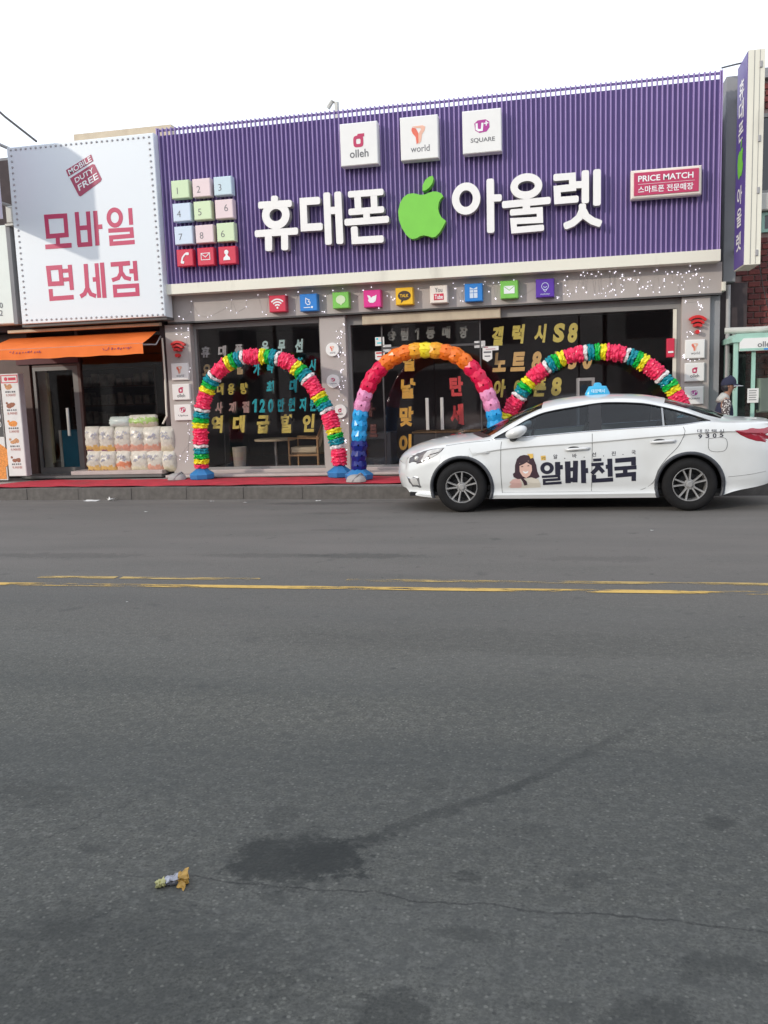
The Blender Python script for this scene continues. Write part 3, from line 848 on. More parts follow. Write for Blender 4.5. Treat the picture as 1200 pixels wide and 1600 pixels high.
def logo_t(t, cx, cz, w, yf, txt=True):
    q = MB(); s = w
    q.prism([(cx + s * k, cz + s * j) for k, j in ((-.18, .27), (-.08, .24), (-.02, .12), (-.02, -.12), (-.07, -.16), (-.09, .02), (-.17, .12), (-.2, .2))], yf - .004, yf - .0005, 0)
    q.prism([(cx + s * k, cz + s * j) for k, j in ((-.18, .29), (.1, .30), (.17, .26), (.15, .17), (.08, .08), (.05, -.10), (-.02, -.16), (-.015, .10), (.06, .20), (.04, .235), (-.07, .25))], yf - .0047, yf - .0008, 1)
    q.build('emblem', [M['orange_logo'], M['peach_logo']], t)
    if txt:
        q = MB(); text_box(q, 'world', cx + .02 * s, cz - .27 * s, .165 * s, yf - .003, 0, 0, w=.50 * s); q.build('wordmark', M['ink'], t)
def logo_u(t, cx, cz, w, yf, txt=True, col='magenta_logo', word='SQUARE'):
    q = MB(); s = w
    q.prism([(cx + s * k, cz + s * j) for k, j in ((-.19, .2), (-.1, .27), (.1, .28), (.19, .22), (.20, .08), (.12, -.02), (-.06, -.04), (-.17, .03))], yf - .0035, yf - .0005)
    q.build('emblem', M[col], t)
    q = MB(); stroke(q, [(cx - .13 * s, cz + .2 * s), (cx - .13 * s, cz + .06 * s), (cx - .08 * s, cz + .025 * s), (cx, cz + .03 * s), (cx + .02 * s, cz + .2 * s)], .055 * s, yf - .006, yf - .004)
    stroke(q, [(cx + .06 * s, cz + .18 * s), (cx + .17 * s, cz + .19 * s)], .03 * s, yf - .006, yf - .004); stroke(q, [(cx + .115 * s, cz + .125 * s), (cx + .115 * s, cz + .24 * s)], .03 * s, yf - .0065, yf - .0045)
    q.build('emblem_mark', M['pale_print'], t)
    if txt:
        q = MB(); text_box(q, word, cx + .02 * s, cz - .22 * s, .125 * s, yf - .003, 0, .01, w=.62 * s); q.build('wordmark', M['ink'], t)
for fn, px, lab in ((logo_olleh, (531.5, 590, 191, 258), 'white square logo box reading olleh with red emblem on the purple signboard'),
                    (logo_t, (625.5, 684.5, 181, 249), 'white square logo box reading world with coral emblem on the purple signboard'),
                    (logo_u, (722.5, 783.5, 171, 238.5), 'white square logo box reading SQUARE with plum emblem on the purple signboard')):
    t, cx, cz, w, hh = plate('logo_box', lab, 'logo sign', px, 14.40, YS + .004, M['white'], 'carrier logo boxes on the purple signboard')
    fn(t, cx, cz, w, 14.40)

# price match sign
xa, _ = P(986, 290, 14.40); xb, _ = P(1097, 278, 14.40)
zt2 = (P(986, 267, 14.40)[1] + P(1097, 256, 14.40)[1]) / 2; zb2 = (P(986, 312, 14.40)[1] + P(1097, 301.5, 14.40)[1]) / 2
t = thing('price_match_sign', 'red rectangular PRICE MATCH sign with pale frame on the right of the purple signboard', 'sign', ((xa + xb) / 2, YS, zb2))
mb = MB(); mb.bbox(xa, xb, 14.42, YS + .004, zb2, zt2, .02); mb.build('frame', M['cream_box'], t)
mb = MB(); mb.box(xa + .045, xb - .045, 14.405, 14.419, zb2 + .045, zt2 - .045); mb.build('face', M['sign_red'], t)
cx = (xa + xb) / 2; hh = zt2 - zb2
mb = MB(); text_box(mb, 'PRICE MATCH', cx - .01, zb2 + hh * .68, hh * .21, 14.402, 0, .02, w=.78 * (xb - xa)); text_box(mb, '스마트폰 전문매장', cx - .01, zb2 + hh * .30, hh * .24, 14.402, 0, .014, w=.78 * (xb - xa))
mb.box(cx - .4 * (xb - xa), cx + .4 * (xb - xa), 14.402, 14.404, zb2 + hh * .485, zb2 + hh * .495)
mb.build('lettering', M['pale_print'], t)

# app icon cubes on the fascia
def wifi(q, cx, cz, s, yf, yb, mi=0, thick=.085):
    for k, r in enumerate((.52, .36, .20)):
        arc = [(cx + s * r * math.cos(math.radians(a)), cz - .24 * s + s * r * math.sin(math.radians(a))) for a in range(45, 136, 9)]
        stroke(q, arc, thick * s, yf, yb, False, mi)
    q.disc((cx, cz - .22 * s), .06 * s, yf, yb, 14, mi)
cubes = [('wifi', 433.3, 474.5, 26, 'red_box', 'red cube sign with white wireless arcs on the grey fascia'), ('bird', 481.9, 472.6, 27, 'blue_box', 'blue cube sign with outlined bird between the red and green cubes'),
         ('bubble', 532.3, 469, 25.5, 'green_box', 'green cube sign with round pale speech bubble beside the blue bird cube'), ('apple', 581.5, 466.5, 27, 'pink_box', 'magenta cube sign with white bird on the grey fascia'),
         ('talk', 631.7, 462.8, 27, 'yellow_box', 'yellow cube sign with brown TALK bubble on the grey fascia'), ('tube', 685.5, 459.7, 27.5, 'cream_box', 'cream cube sign reading You Tube on the grey fascia'),
         ('gift', 740, 457, 28, 'blue_box', 'blue cube sign with pale gift box on the grey fascia'), ('mail', 795.7, 452.4, 28, 'green_box', 'green cube sign with white envelope on the grey fascia'),
         ('pin', 851.7, 450, 29, 'violet_box', 'violet cube sign with thin ring outline on the grey fascia')]
for nm, px, py, sz, mk, lab in cubes:
    yf = 14.70
    t, cx, cz, w, hh = plate('icon_cube', lab, 'cube sign', (px - sz / 2, px + sz / 2, py - sz / 2, py + sz / 2), yf, 14.852, M[mk], 'coloured icon cubes on the fascia')
    q = MB(); a_, b_ = yf - .006, yf - .0008
    mk2 = 'pale_print'
    if nm == 'wifi': wifi(q, cx, cz - .02 * w, w * .95, a_, b_)
    elif nm == 'bird':
        stroke(q, [(cx + w * k, cz + w * j) for k, j in ((-.14, .24), (-.16, -.02), (-.06, -.12), (.08, -.1), (.1, .02), (.0, .04), (.06, .14), (-.05, .18))], w * .04, a_, b_, True)
        q.box(cx - .28 * w, cx + .1 * w, a_, b_, cz - .29 * w, cz - .25 * w); q.disc((cx + .2 * w, cz - .26 * w), .06 * w, a_, b_, 12)
    elif nm == 'bubble':
        q.disc((cx, cz + .03 * w), .29 * w, a_, b_, 28, rz=.25 * w); q.prism([(cx - .08 * w, cz - .19 * w), (cx + .1 * w, cz - .19 * w), (cx + .01 * w, cz - .31 * w)], a_ + .0006, b_)
        mk2 = 'tile_lime'
    elif nm == 'apple':
        q.prism([(cx + w * k, cz + w * j) for k, j in ((-.28, .2), (-.2, .0), (-.24, -.1), (-.14, -.22), (.06, -.24), (.2, -.14), (.24, .04), (.26, .2), (.16, .14), (.04, .12), (-.06, .04), (-.12, .16))], a_, b_)
    elif nm == 'talk':
        q.disc((cx, cz + .03 * w), .37 * w, a_, b_, 28, rz=.27 * w); q.prism([(cx - .18 * w, cz - .17 * w), (cx, cz - .2 * w), (cx - .2 * w, cz - .37 * w)], a_ + .0006, b_)
        mk2 = 'brown'
        q2 = MB(); text_box(q2, 'TALK', cx, cz + .03 * w, .17 * w, a_ - .002, 0, .02, w=.5 * w); q2.build('lettering', M['yellow_box'], t)
    elif nm == 'tube':
        q.bbox(cx - .28 * w, cx + .28 * w, a_, b_, cz - .32 * w, cz + .03 * w, .004); mk2 = 'red_box'
        q2 = MB(); text_box(q2, 'You', cx, cz + .24 * w, .24 * w, a_, 0, .0, w=.42 * w); q2.build('wordmark', M['ink'], t)
        q2 = MB(); text_box(q2, 'Tube', cx, cz - .145 * w, .24 * w, a_ - .002, 0, .02, w=.46 * w); q2.build('lettering', M['pale_print'], t)
    elif nm == 'gift':
        for k in (-1, 1):
            xa = cx + (.015 if k > 0 else -.215) * w
            q.box(xa, xa + .2 * w, a_, b_, cz - .3 * w, cz - .03 * w); q.box(xa, xa + .2 * w, a_, b_, cz, cz + .14 * w)
        q.prism([(cx - .21 * w, cz + .3 * w), (cx - .21 * w, cz + .17 * w), (cx + .21 * w, cz + .17 * w), (cx + .21 * w, cz + .3 * w), (cx, cz + .2 * w)], a_, b_)
        mk2 = 'tile_sky'
    elif nm == 'mail':
        q.box(cx - .3 * w, cx + .3 * w, a_, b_, cz - .22 * w, cz + .2 * w)
        q2 = MB(); stroke(q2, [(cx - .29 * w, cz + .18 * w), (cx, cz - .04 * w), (cx + .29 * w, cz + .18 * w)], .035 * w, a_ - .002, a_ - .0005); q2.build('fold_line', M['green_box'], t)
    else:
        ring_stroke(q, (cx, cz + .1 * w), .2 * w, .2 * w, .03 * w, a_, b_)
        stroke(q, [(cx - .1 * w, cz - .08 * w), (cx, cz - .2 * w), (cx + .1 * w, cz - .08 * w)], .03 * w, a_, b_); stroke(q, [(cx - .1 * w, cz + .08 * w), (cx, cz + .03 * w), (cx + .1 * w, cz + .08 * w)], .03 * w, a_, b_)
        text_box(q, 'mobilay', cx, cz - .33 * w, .12 * w, a_, 0, .0, w=.5 * w); mk2 = 'tile_sky'
    q.build('icon', M[mk2], t)

# pillar emblems
for px, py, yy, lab, k in ((277, 541, 14.86, 'red wireless emblem on the grey pillar between the two shops', 0), (1089.5, 505, 14.86, 'red layered wireless emblem on the grey pillar at the right end of the shop', 1)):
    c = P(px, py + (4 if k else 6), yy); s = .44
    t = thing('wireless_emblem', lab, 'emblem', (c[0], 14.93, c[1] - .2), 'red wireless emblems on the pillars')
    for j, (r0, r1, dy) in enumerate(((.50, .41, .0), (.375, .295, -.022), (.26, .17, -.044))):
        arc = [(c[0] + s * (r0 + r1) / 2 * math.cos(math.radians(a)), c[1] - .23 * s + s * (r0 + r1) / 2 * 1.25 * math.sin(math.radians(a))) for a in range(47, 134, 8)]
        q = MB(); stroke(q, arc, (r0 - r1) * s * 1.05, yy + dy, 14.932, rnd=.25); q.build('arc', M['red_matte'], t)
    q = MB(); q.disc((c[0], c[1] - .22 * s), .075 * s, yy - .05, 14.932, 18); q.build('dot', M['red_matte'], t)
sq = [(logo_t, (267.5, 294, 567.5, 594), 'white square plate with coral emblem on the left pillar under the red wireless emblem'), (logo_olleh, (269, 296.5, 600, 625), 'white square plate with red olleh emblem in the middle of the left pillar'), (logo_u, (272, 299, 632, 657), 'white square plate with red swirl lowest on the left pillar'),
      (logo_t, (1070.5, 1101.5, 530.5, 560), 'white square plate with coral emblem on the right pillar under the red wireless emblem'), (logo_olleh, (1070, 1101, 567, 596), 'white square plate with red olleh emblem in the middle of the right pillar'), (logo_u, (1069.5, 1099.5, 604, 632), 'white square plate with plum emblem lowest on the right pillar')]
for i, (fn, px, lab) in enumerate(sq):
    t, cx, cz, w, hh = plate('logo_plate', lab, 'logo sign', px, 14.87, 14.932, M['white'], 'carrier plates on the pillars')
    fn(t, cx, cz + .03 * w, w * .9, 14.87, i >= 0) if i != 2 else logo_u(t, cx, cz + .03 * w, w * .9, 14.87, True, 'sign_red', 'Uplus')
for i, (fn, px, py, lab) in enumerate(((logo_t, 518.7, 546, 'round white disc with grey emblem topmost on the middle pillar'), (logo_u, 520, 595.5, 'round white disc with red swirl in the middle of the grey pillar'), (logo_olleh, 533.5, 642.5, 'round white disc with olleh emblem lowest on the middle pillar'))):
    if i == 2: px = 531
    c = P(px, py, 14.87); r = .118
    t = thing('logo_disc', lab, 'logo sign', (c[0], 14.93, c[1] - r), 'round carrier discs on the middle pillar')
    q = MB(); q.disc(c, r, 14.88, 14.932, 32); q.build('box_body', M['white'], t)
    if fn is logo_u: logo_u(t, c[0], c[1], .2, 14.88, True, 'sign_red', 'Uplus')
    else: fn(t, c[0], c[1], .2, 14.88)

# fairy lights: one strung set per surface
def lights(name, label, pts, yf):
    t = thing(name, label, 'fairy lights', (pts[0][0], yf, pts[0][1]))
    q = MB(); w_ = MB()
    for i, (x, z) in enumerate(pts):
        r = .0095 * random.uniform(.7, 1.25); y = yf - .012
        q.add([(x + r, y, z), (x, y, z + r), (x - r, y, z), (x, y, z - r), (x, y - r * 1.3, z)], [(0, 1, 4), (1, 2, 4), (2, 3, 4), (3, 0, 4)])
        if i: w_.tube([(pts[i - 1][0], yf - .004, pts[i - 1][1]), (x, yf - .004, z)], .0014, 4)
    b_ = q.build('bulb_string', M['led'], t); b_['kind'] = 'stuff'
    w_.build('wire', M['led_wire'], t)
rl = random.Random(3)
def scatter(n, x0, x1, y0, y1, Y, top=None):
    out = []
    for i in range(n):
        px = rl.uniform(x0, x1); f = (px - 262) / (1130 - 262)
        out.append((px, y0, y1, f))
    out.sort()
    res = []
    for px, ya, yb, f in out:
        top_ = 468 + f * (411 - 468); bot = 500 + f * (455 - 500)
        res.append(P(px, rl.uniform(top_ if ya is None else ya, bot if yb is None else yb), Y))
    return res
lights('fairy_lights', 'tiny white fairy lights strung along the left part of the grey fascia', scatter(52, 275, 640, None, None, 14.84), 14.85)
lights('fairy_lights', 'dense tiny white fairy lights strung along the right part of the grey fascia', scatter(38, 640, 866, None, None, 14.84) + scatter(105, 870, 1112, None, None, 14.84), 14.85)
def scat2(n, x0, x1, y0, y1, Y):
    return sorted([P(rl.uniform(x0, x1), rl.uniform(y0, y1), Y) for i in range(n)], key=lambda p: -p[1])
lights('fairy_lights', 'tiny white fairy lights down the left pillar around its plates', scat2(10, 270, 298, 508, 528, 14.92) + scat2(13, 292, 299, 560, 735, 14.92) + scat2(6, 275, 298, 665, 735, 14.92), 14.93)
lights('fairy_lights', 'tiny white fairy lights down the middle pillar around its discs', scat2(40, 524, 540, 502, 640, 14.92) + scat2(14, 534, 544, 650, 735, 14.92), 14.93)
lights('fairy_lights', 'tiny lilac fairy lights down the right pillar around its plates', scat2(9, 1068, 1100, 470, 485, 14.92) + scat2(8, 1068, 1102, 510, 528, 14.92) + scat2(6, 1067, 1071, 540, 630, 14.92) + scat2(5, 1074, 1100, 561, 567, 14.92), 14.93)

# ---------------------------------------------------------------- cut foam letters inside the glass
def foam(label, items, mk, h_px=None, dep=.085, y=15.22, side='foam_side', shear=.10, group=None):
    """items: (character, centre x, centre y, width, height) as measured."""
    pts = [P(a, b, y) for _, a, b, _, _ in items]
    t = thing('foam_lettering', label, 'window lettering', (pts[0][0], y, min(p[1] for p in pts)), group or 'cut foam letters behind the shop glass')
    for ch, a, b, w, h in items:
        cx, cz = P(a, b, y); w_ = P(a + w / 2, b, y)[0] - P(a - w / 2, b, y)[0]; h_ = P(a, b - h / 2, y)[1] - P(a, b + h / 2, y)[1]
        q = MB()
        if ch == '1':
            sx = shear * h_ / 2
            q.prism([(cx + a * w_ + sx * b * 2, cz + b * h_) for a, b in ((.0, -.5), (.5, -.5), (.5, .5), (.05, .5), (-.5, .28), (-.5, .08), (.0, .26))], y, y + dep, 0, 1)
            q.build('letter', [M[mk], M[side]], t)
            continue
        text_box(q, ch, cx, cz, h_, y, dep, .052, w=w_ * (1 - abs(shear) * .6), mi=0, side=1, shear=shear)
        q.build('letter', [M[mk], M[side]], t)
foam('pale grey foam letters behind the left window, top row beside the mint letters', [('휴', 321, 550, 14, 17), ('대', 347, 549, 13, 18), ('폰', 373, 546, 13, 16)], 'foam_grey')
foam('mint foam letters reading 유무선 at the top of the left window', [('유', 414, 542, 12, 19), ('무', 440, 541, 12, 20), ('선', 467, 540, 13, 21)], 'foam_mint')
foam('sand coloured foam letters half hidden by the red arch in the left window', [('요', 323, 578, 13, 18), ('금', 350, 577, 12, 17), ('할', 375, 576, 13, 18)], 'foam_sand')
foam('teal foam letters reading 가족 결합시 crossing behind the left balloon arch', [('가', 401, 577, 11, 19), ('족', 422, 574, 11, 18), ('결', 447, 572, 11, 18), ('합', 468, 568, 12, 19), ('시', 488, 570, 11, 18)], 'foam_cyan')
foam('ochre foam letters in the third row of the left window', [('대', 344, 608, 11, 18), ('용', 361, 608, 11, 18), ('량', 381, 607, 12, 18)], 'foam_ochre')
foam('teal foam letters reading 최대 in the middle of the left window', [('최', 422, 605, 12, 20), ('대', 458, 603, 12, 21)], 'foam_cyan')
foam('dusty pink foam letters in the fourth row of the left window', [('사', 342, 637, 12, 18), ('계', 363, 637, 12, 18), ('절', 384, 636, 12, 18)], 'foam_pink')
foam('teal foam letters reading 120만원지원 in the left window', [('1', 397.5, 634, 7, 21), ('2', 410, 634, 9, 21), ('0', 423, 634, 9, 21), ('만', 439, 633, 11, 21), ('원', 455.5, 632, 11, 21), ('지', 473, 632, 11, 21), ('원', 489, 632, 11, 21)], 'foam_cyan')
foam('big yellow foam letters reading 역대급할인 at the bottom of the left window', [('역', 339, 663, 19, 27), ('대', 373, 662.5, 20, 27), ('급', 411, 663, 21, 28), ('할', 448, 662, 21, 29), ('인', 482, 661, 20, 28)], 'foam_yellow', shear=.12)
foam('dim grey foam letters reading 승림1등매장 above the shop doors', [('승', 612, 523, 13, 19), ('림', 632, 522, 12, 20), ('1', 651.5, 521.5, 6, 18), ('등', 672.5, 520, 14, 19), ('매', 697, 519, 13, 19), ('장', 724, 519, 13, 19)], 'foam_dim', shear=.06)
foam('olive yellow foam letters reading 갤럭시S8 in the right window', [('갤', 777.5, 525, 19, 30), ('럭', 809.5, 522, 20, 30), ('시', 844, 521, 19, 29), ('S', 873.5, 520, 19, 30), ('8', 895, 520, 16, 31)], 'foam_yellow', shear=.12)
foam('peach foam letters reading 노트8 V30 in the right window', [('노', 781, 566, 22, 30), ('트', 810, 565, 24, 30), ('8', 838.5, 564, 16, 30), ('V', 873, 563, 17, 28), ('3', 895, 563, 14, 28), ('0', 918, 562, 16, 30)], 'foam_peach', shear=.12)
foam('golden foam letters reading 아이폰8 behind the right balloon arch', [('아', 780.5, 607, 20, 28), ('이', 811, 606, 18, 28), ('폰', 843, 605, 22, 29), ('8', 869.5, 604, 17, 29)], 'foam_yellow', shear=.12)
foam('amber foam letters reading 설날맞이 stacked on the left door', [('설', 638, 564, 20, 32), ('날', 637.5, 607, 23, 31), ('맞', 635, 651, 22, 31), ('이', 633, 694, 20, 31)], 'foam_amber', shear=.05)
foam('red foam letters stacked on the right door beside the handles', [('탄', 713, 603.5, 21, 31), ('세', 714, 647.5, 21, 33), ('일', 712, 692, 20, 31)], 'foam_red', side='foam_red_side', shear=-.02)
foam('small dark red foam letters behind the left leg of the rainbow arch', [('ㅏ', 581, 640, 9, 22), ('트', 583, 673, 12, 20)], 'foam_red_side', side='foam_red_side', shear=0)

# stickers on the glass
def sticker(label, l_, t_, r_, b_, mats, y=15.085, tip=False):
    xa, zt2 = P(l_, t_, y); xb, zb2 = P(r_, b_, y); xb = P(r_, t_, y)[0]
    q = MB(); tt = thing('window_sticker', label, 'sticker', ((xa + xb) / 2, y, zb2), 'stickers on the shop glass')
    zz = zb2 + (.05 if tip else 0)
    pts = [(xa, zt2), (xa, zz)] + ([((xa + xb) / 2, zb2)] if tip else []) + [(xb, zz), (xb, zt2)]
    q.prism(pts, y, y + .004); q.build('sheet', mats[0], tt)
    q = MB(); hh = zt2 - zz
    q.box(xa + .1 * (xb - xa), xa + (.35 if not tip else .9) * (xb - xa), y - .0015, y - .0005, zt2 - .3 * hh, zt2 - .1 * hh); q.box(xa + .2 * (xb - xa), xb - .2 * (xb - xa), y - .0015, y - .0005, zz + .25 * hh, zz + .4 * hh)
    q.build('print', mats[1], tt)
sticker('white and teal square notice stuck at the left of the main window', 586, 527, 600, 540, (M['paper'], M['foam_cyan']))
sticker('grey sticker under the teal notice on the main window', 596, 539, 611, 550, (M['foam_grey'], M['paper']))
sticker('white shield shaped security sticker left of the rainbow arch', 586, 549.5, 601, 565, (M['paper'], M['red_matte']), tip=True)
sticker('grey rectangular sticker right of the rainbow arch top', 741, 533, 758, 543, (M['foam_grey'], M['paper']))
sticker('thin white and red strip sticker above the right shield sticker', 754, 541.5, 779, 547, (M['paper'], M['maroon']))
sticker('white shield shaped security sticker right of the rainbow arch', 754, 548, 769, 565, (M['paper'], M['ink']), tip=True)

# small red alarm on the window edge
xa, zt2 = P(1042, 529, 15.0); xb, zb2 = P(1054, 558, 15.0)
t = thing('alarm_box', 'small red alarm box with white light at the right edge of the window', 'alarm box', ((xa + xb) / 2, 15.05, zb2))
q = MB(); q.bbox(xa, xb, 15.0, 15.098, zb2, zt2, .01); q.build('case', M['red_box'], t)
q = MB(); q.box(xa + .02, xb - .02, 14.99, 14.999, zb2 + .07, zb2 + .1); q.build('lamp_strip', M['pale_print'], t)

# furniture seen through the glass
cx, zt2 = P(430, 685, 15.9)
t = thing('round_table', 'small round pedestal table behind the left window glass', 'table', (cx, 15.9, .235))
q = MB(); q.lathe([(0, zt2 - .04 - .0), (.40, zt2 - .04), (.41, zt2 - .015), (.39, zt2), (0, zt2)], (cx, 15.9, 0), n=32); q.build('tabletop', M['cushion'], t)
q = MB(); q.tube([(cx, 15.9, .26), (cx, 15.9, zt2 - .04)], .03, 12); q.lathe([(.0, .27), (.2, .26), (.23, .236)], (cx, 15.9, 0)); q.build('pedestal', M['alu'], t)
cx, cz = P(483, 705, 15.75)
t = thing('armchair', 'wooden armchair with cream cushion behind the left window glass', 'chair', (cx, 15.75, .235))
q = MB(); q.bbox(cx - .28, cx + .24, 15.48, 16.0, .50, .62, .03); q.build('seat_cushion', M['cushion'], t)
q = MB()
for y in (15.45, 16.03):
    q.tube([(cx - .30, y, .24), (cx - .30, y, .80), (cx + .3, y, .78)], .022, 8); q.tube([(cx + .26, y, .24), (cx + .26, y, .8), (cx + .40, y, 1.12)], .022, 8); q.tube([(cx - .3, y, .47), (cx + .27, y, .47)], .02, 8)
q.build('frame', M['wood'], t)
q = MB(); q.add([(cx + .22, 15.49, .62), (cx + .22, 15.99, .62), (cx + .36, 15.99, 1.12), (cx + .36, 15.49, 1.12), (cx + .30, 15.49, .62), (cx + .30, 15.99, .62), (cx + .43, 15.99, 1.1), (cx + .43, 15.49, 1.1)], [(0, 3, 2, 1), (4, 5, 6, 7), (0, 1, 5, 4), (1, 2, 6, 5), (2, 3, 7, 6), (3, 0, 4, 7)]); q.build('back_cushion', M['cushion'], t)
cx, cz = P(375, 722, 15.45)
t = thing('waste_bin', 'plain beige waste bin behind the left window glass', 'bin', (cx, 15.45, .235))
q = MB(); q.lathe([(0, .01), (.115, .01), (.135, .42), (.125, .42), (.11, .03), (0, .03)], (cx, 15.45, .235), n=24); q.build('bin_body', mat('bin_beige', (.42, .37, .31), .6), t, smooth=False)
q = MB(); cx, cz = P(352, 716, 15.55); 
t = thing('floor_lamp', 'dark round based stand beside the beige bin inside the shop', 'stand', (cx, 15.55, .235))
q.tube([(cx, 15.55, .25), (cx + .02, 15.55, 1.3)], .012, 8); q.build('pole', M['frame_dark'], t)
q = MB(); q.lathe([(0, .03), (.14, .025), (.15, 0)], (cx, 15.55, .236)); q.build('base', M['frame_dark'], t)
# grey display counter and picture frame in the main window
xa = P(548, 690, 15.7)[0]; xb = P(612, 690, 15.7)[0]; zt2 = P(570, 676, 15.7)[1]
t = thing('display_counter', 'grey display counter inside the main window behind the rainbow arch leg', 'counter', ((xa + xb) / 2, 15.9, .235))
q = MB(); q.bbox(xa, xb, 15.6, 16.2, .236, zt2, .01); q.build('body', mat('counter_grey', (.2, .2, .2), .5), t)
q = MB(); q.bbox(xa + .1, xb - .1, 15.585, 15.598, .4, zt2 - .12, .004); q.build('front_panel', M['frame_dark'], t)
xa = P(646, 690, 16.4)[0]; xb = P(800, 690, 16.4)[0]; zt2 = P(700, 676, 16.4)[1]
t = thing('service_desk', 'low pale service desk inside the shop behind the doors', 'desk', ((xa + xb) / 2, 16.6, .235))
q = MB(); q.bbox(xa, xb, 16.4, 17.0, .236, zt2, .01); q.build('body', mat('desk_taupe', (.26, .24, .22), .5), t)
q = MB(); q.box(xa - .02, xb + .02, 16.37, 17.03, zt2 + .002, zt2 + .035); q.build('top', M['wood'], t)
xa, zt2 = P(903, 593, 15.3); xb = P(927, 593, 15.3)[0]; zb2 = P(903, 640, 15.3)[1]
t = thing('picture_frame', 'pale grey framed board standing inside the right window', 'board', ((xa + xb) / 2, 15.3, .3))
q = MB(); stroke(q, [(xa, .3), (xb, .3), (xb, zt2), (xa, zt2)], .05, 15.3, 15.33, True); q.build('frame', M['foam_grey'], t)
q = MB(); q.box(xa + .026, xb - .026, 15.315, 15.325, .326, zt2 - .026); q.build('face', M['black'], t)


# ================================================================== left: duty free banner and rice snack shop
YM = 14.45
mTL, mTR, mBL, mBR = P(10, 230, YM), P(238, 208, YM), P(34, 504, YM), P(260, 497, YM)
mx0 = (mTL[0] + mBL[0]) / 2; mx1 = (mTR[0] + mBR[0]) / 2; mz1 = (mTL[1] + mTR[1]) / 2; mz0 = (mBL[1] + mBR[1]) / 2
ban = thing('banner_sign', 'tall white banner sign with crimson letters and bulb border above the orange awning', 'signboard', ((mx0 + mx1) / 2, 14.8, mz0))
mb = MB(); mb.bbox(mx0, mx1, YM, 14.75, mz0, mz1, .012); mb.build('panel', M['sign_white'], ban)
mb = MB(); mb.box(mx0 - .03, mx1 + .0, YM + .05, 14.8, mz0 - .05, mz0 - .001); mb.build('bottom_rail', M['frame_dark'], ban)
VM = View(60, 310, 7.2727, YM); W_ = 46
LY0, LY1 = YM - .006, YM - .0004
R1 = [M['sign_red'], M['sign_red']]
def flat(strokes): return letter(VM, strokes, LY0, LY1, R1, ban, rnd=0)
flat([('c', [(88, 210), (305, 197), (322, 415), (110, 432)], W_), ('l', [(220, 440), (224, 535)], W_), ('l', [(80, 552), (378, 532)], W_)])
flat([('l', [(435, 155), (466, 530)], W_), ('l', [(563, 148), (590, 520)], W_), ('l', [(450, 338), (575, 330)], W_), ('l', [(446, 530), (613, 518)], W_), ('l', [(645, 142), (673, 535)], W_), ('l', [(660, 326), (726, 320)], W_)])
flat([('o', 868, 218, 93, 102, W_), ('l', [(1042, 110), (1055, 300)], W_), ('l', [(795, 368), (1058, 352), (1064, 425), (825, 445), (830, 515), (1095, 495)], 44)])
flat([('c', [(112, 792), (248, 783), (266, 965), (132, 972)], W_), ('l', [(357, 755), (382, 1040)], W_), ('l', [(260, 825), (352, 820)], 40), ('l', [(265, 925), (358, 918)], 40), ('l', [(138, 1030), (148, 1140), (402, 1122)], W_)])
flat([('l', [(537, 745), (557, 1030)], W_), ('l', [(553, 1020), (525, 1085), (478, 1115)], 42), ('l', [(560, 1020), (596, 1088), (655, 1110)], 42), ('l', [(618, 922), (668, 918)], W_), ('l', [(660, 737), (692, 1130)], W_), ('l', [(722, 730), (752, 1130)], W_)])
flat([('l', [(822, 752), (1040, 735)], W_), ('l', [(935, 750), (940, 870)], W_), ('l', [(940, 840), (908, 905), (838, 930)], 42), ('l', [(943, 840), (985, 900), (1052, 918)], 42), ('l', [(1095, 710), (1112, 935)], W_), ('l', [(1035, 828), (1098, 825)], W_), ('c', [(868, 1005), (1122, 990), (1128, 1085), (875, 1100)], 44)])
VQ = View(0, 160, 4, YM)
mb = MB(); mb.prism([VQ(413, 424), VQ(570, 326), VQ(584, 366), VQ(428, 464)], LY0, LY1); mb.prism([VQ(438, 476), VQ(578, 386), VQ(592, 388), VQ(636, 478), VQ(632, 492), VQ(504, 588), VQ(494, 584)], LY0 - .0007, LY1)
emb = mb.build('duty_free_emblem', M['maroon'], ban)
def qtext(q, s, bl, br, tl, yf, bold=.0):
    bl, br, tl = VQ(*bl), VQ(*br), VQ(*tl)
    text(q, s, bl, (br[0] - bl[0], br[1] - bl[1]), (tl[0] - bl[0], tl[1] - bl[1]), yf, 0, bold)
mb = MB(); qtext(mb, 'MOBILE', (437, 455), (576, 366), (425, 424), LY0 - .003, .015); qtext(mb, 'DUTY', (476, 506), (590, 436), (466, 476), LY0 - .003, .015); qtext(mb, 'FREE', (497, 555), (618, 476), (485, 518), LY0 - .003, .015)
mb.build('lettering', M['pale_print'], emb)
q = MB(); q.lathe([(0, -.016), (.014, -.012), (.02, 0), (.022, .006)], (0, 0, 0), axis='Y', n=8)
b0 = proto(q, 'bulb', M['bulb'], ban)
cs = [P(17, 234.5, YM), P(232.5, 214, YM), P(254.5, 491.5, YM), P(42, 500.5, YM)]
nb = 0
for (a, c), n in (((0, 1), 27), ((1, 2), 30), ((2, 3), 27), ((3, 0), 30)):
    for i in range(n):
        f = i / n
        x = cs[a][0] + f * (cs[c][0] - cs[a][0]); z = cs[a][1] + f * (cs[c][1] - cs[a][1])
        o = b0 if nb == 0 else clone(b0, ban)
        o.location = Vector((x, YM - .005, z)) - org(ban); nb += 1

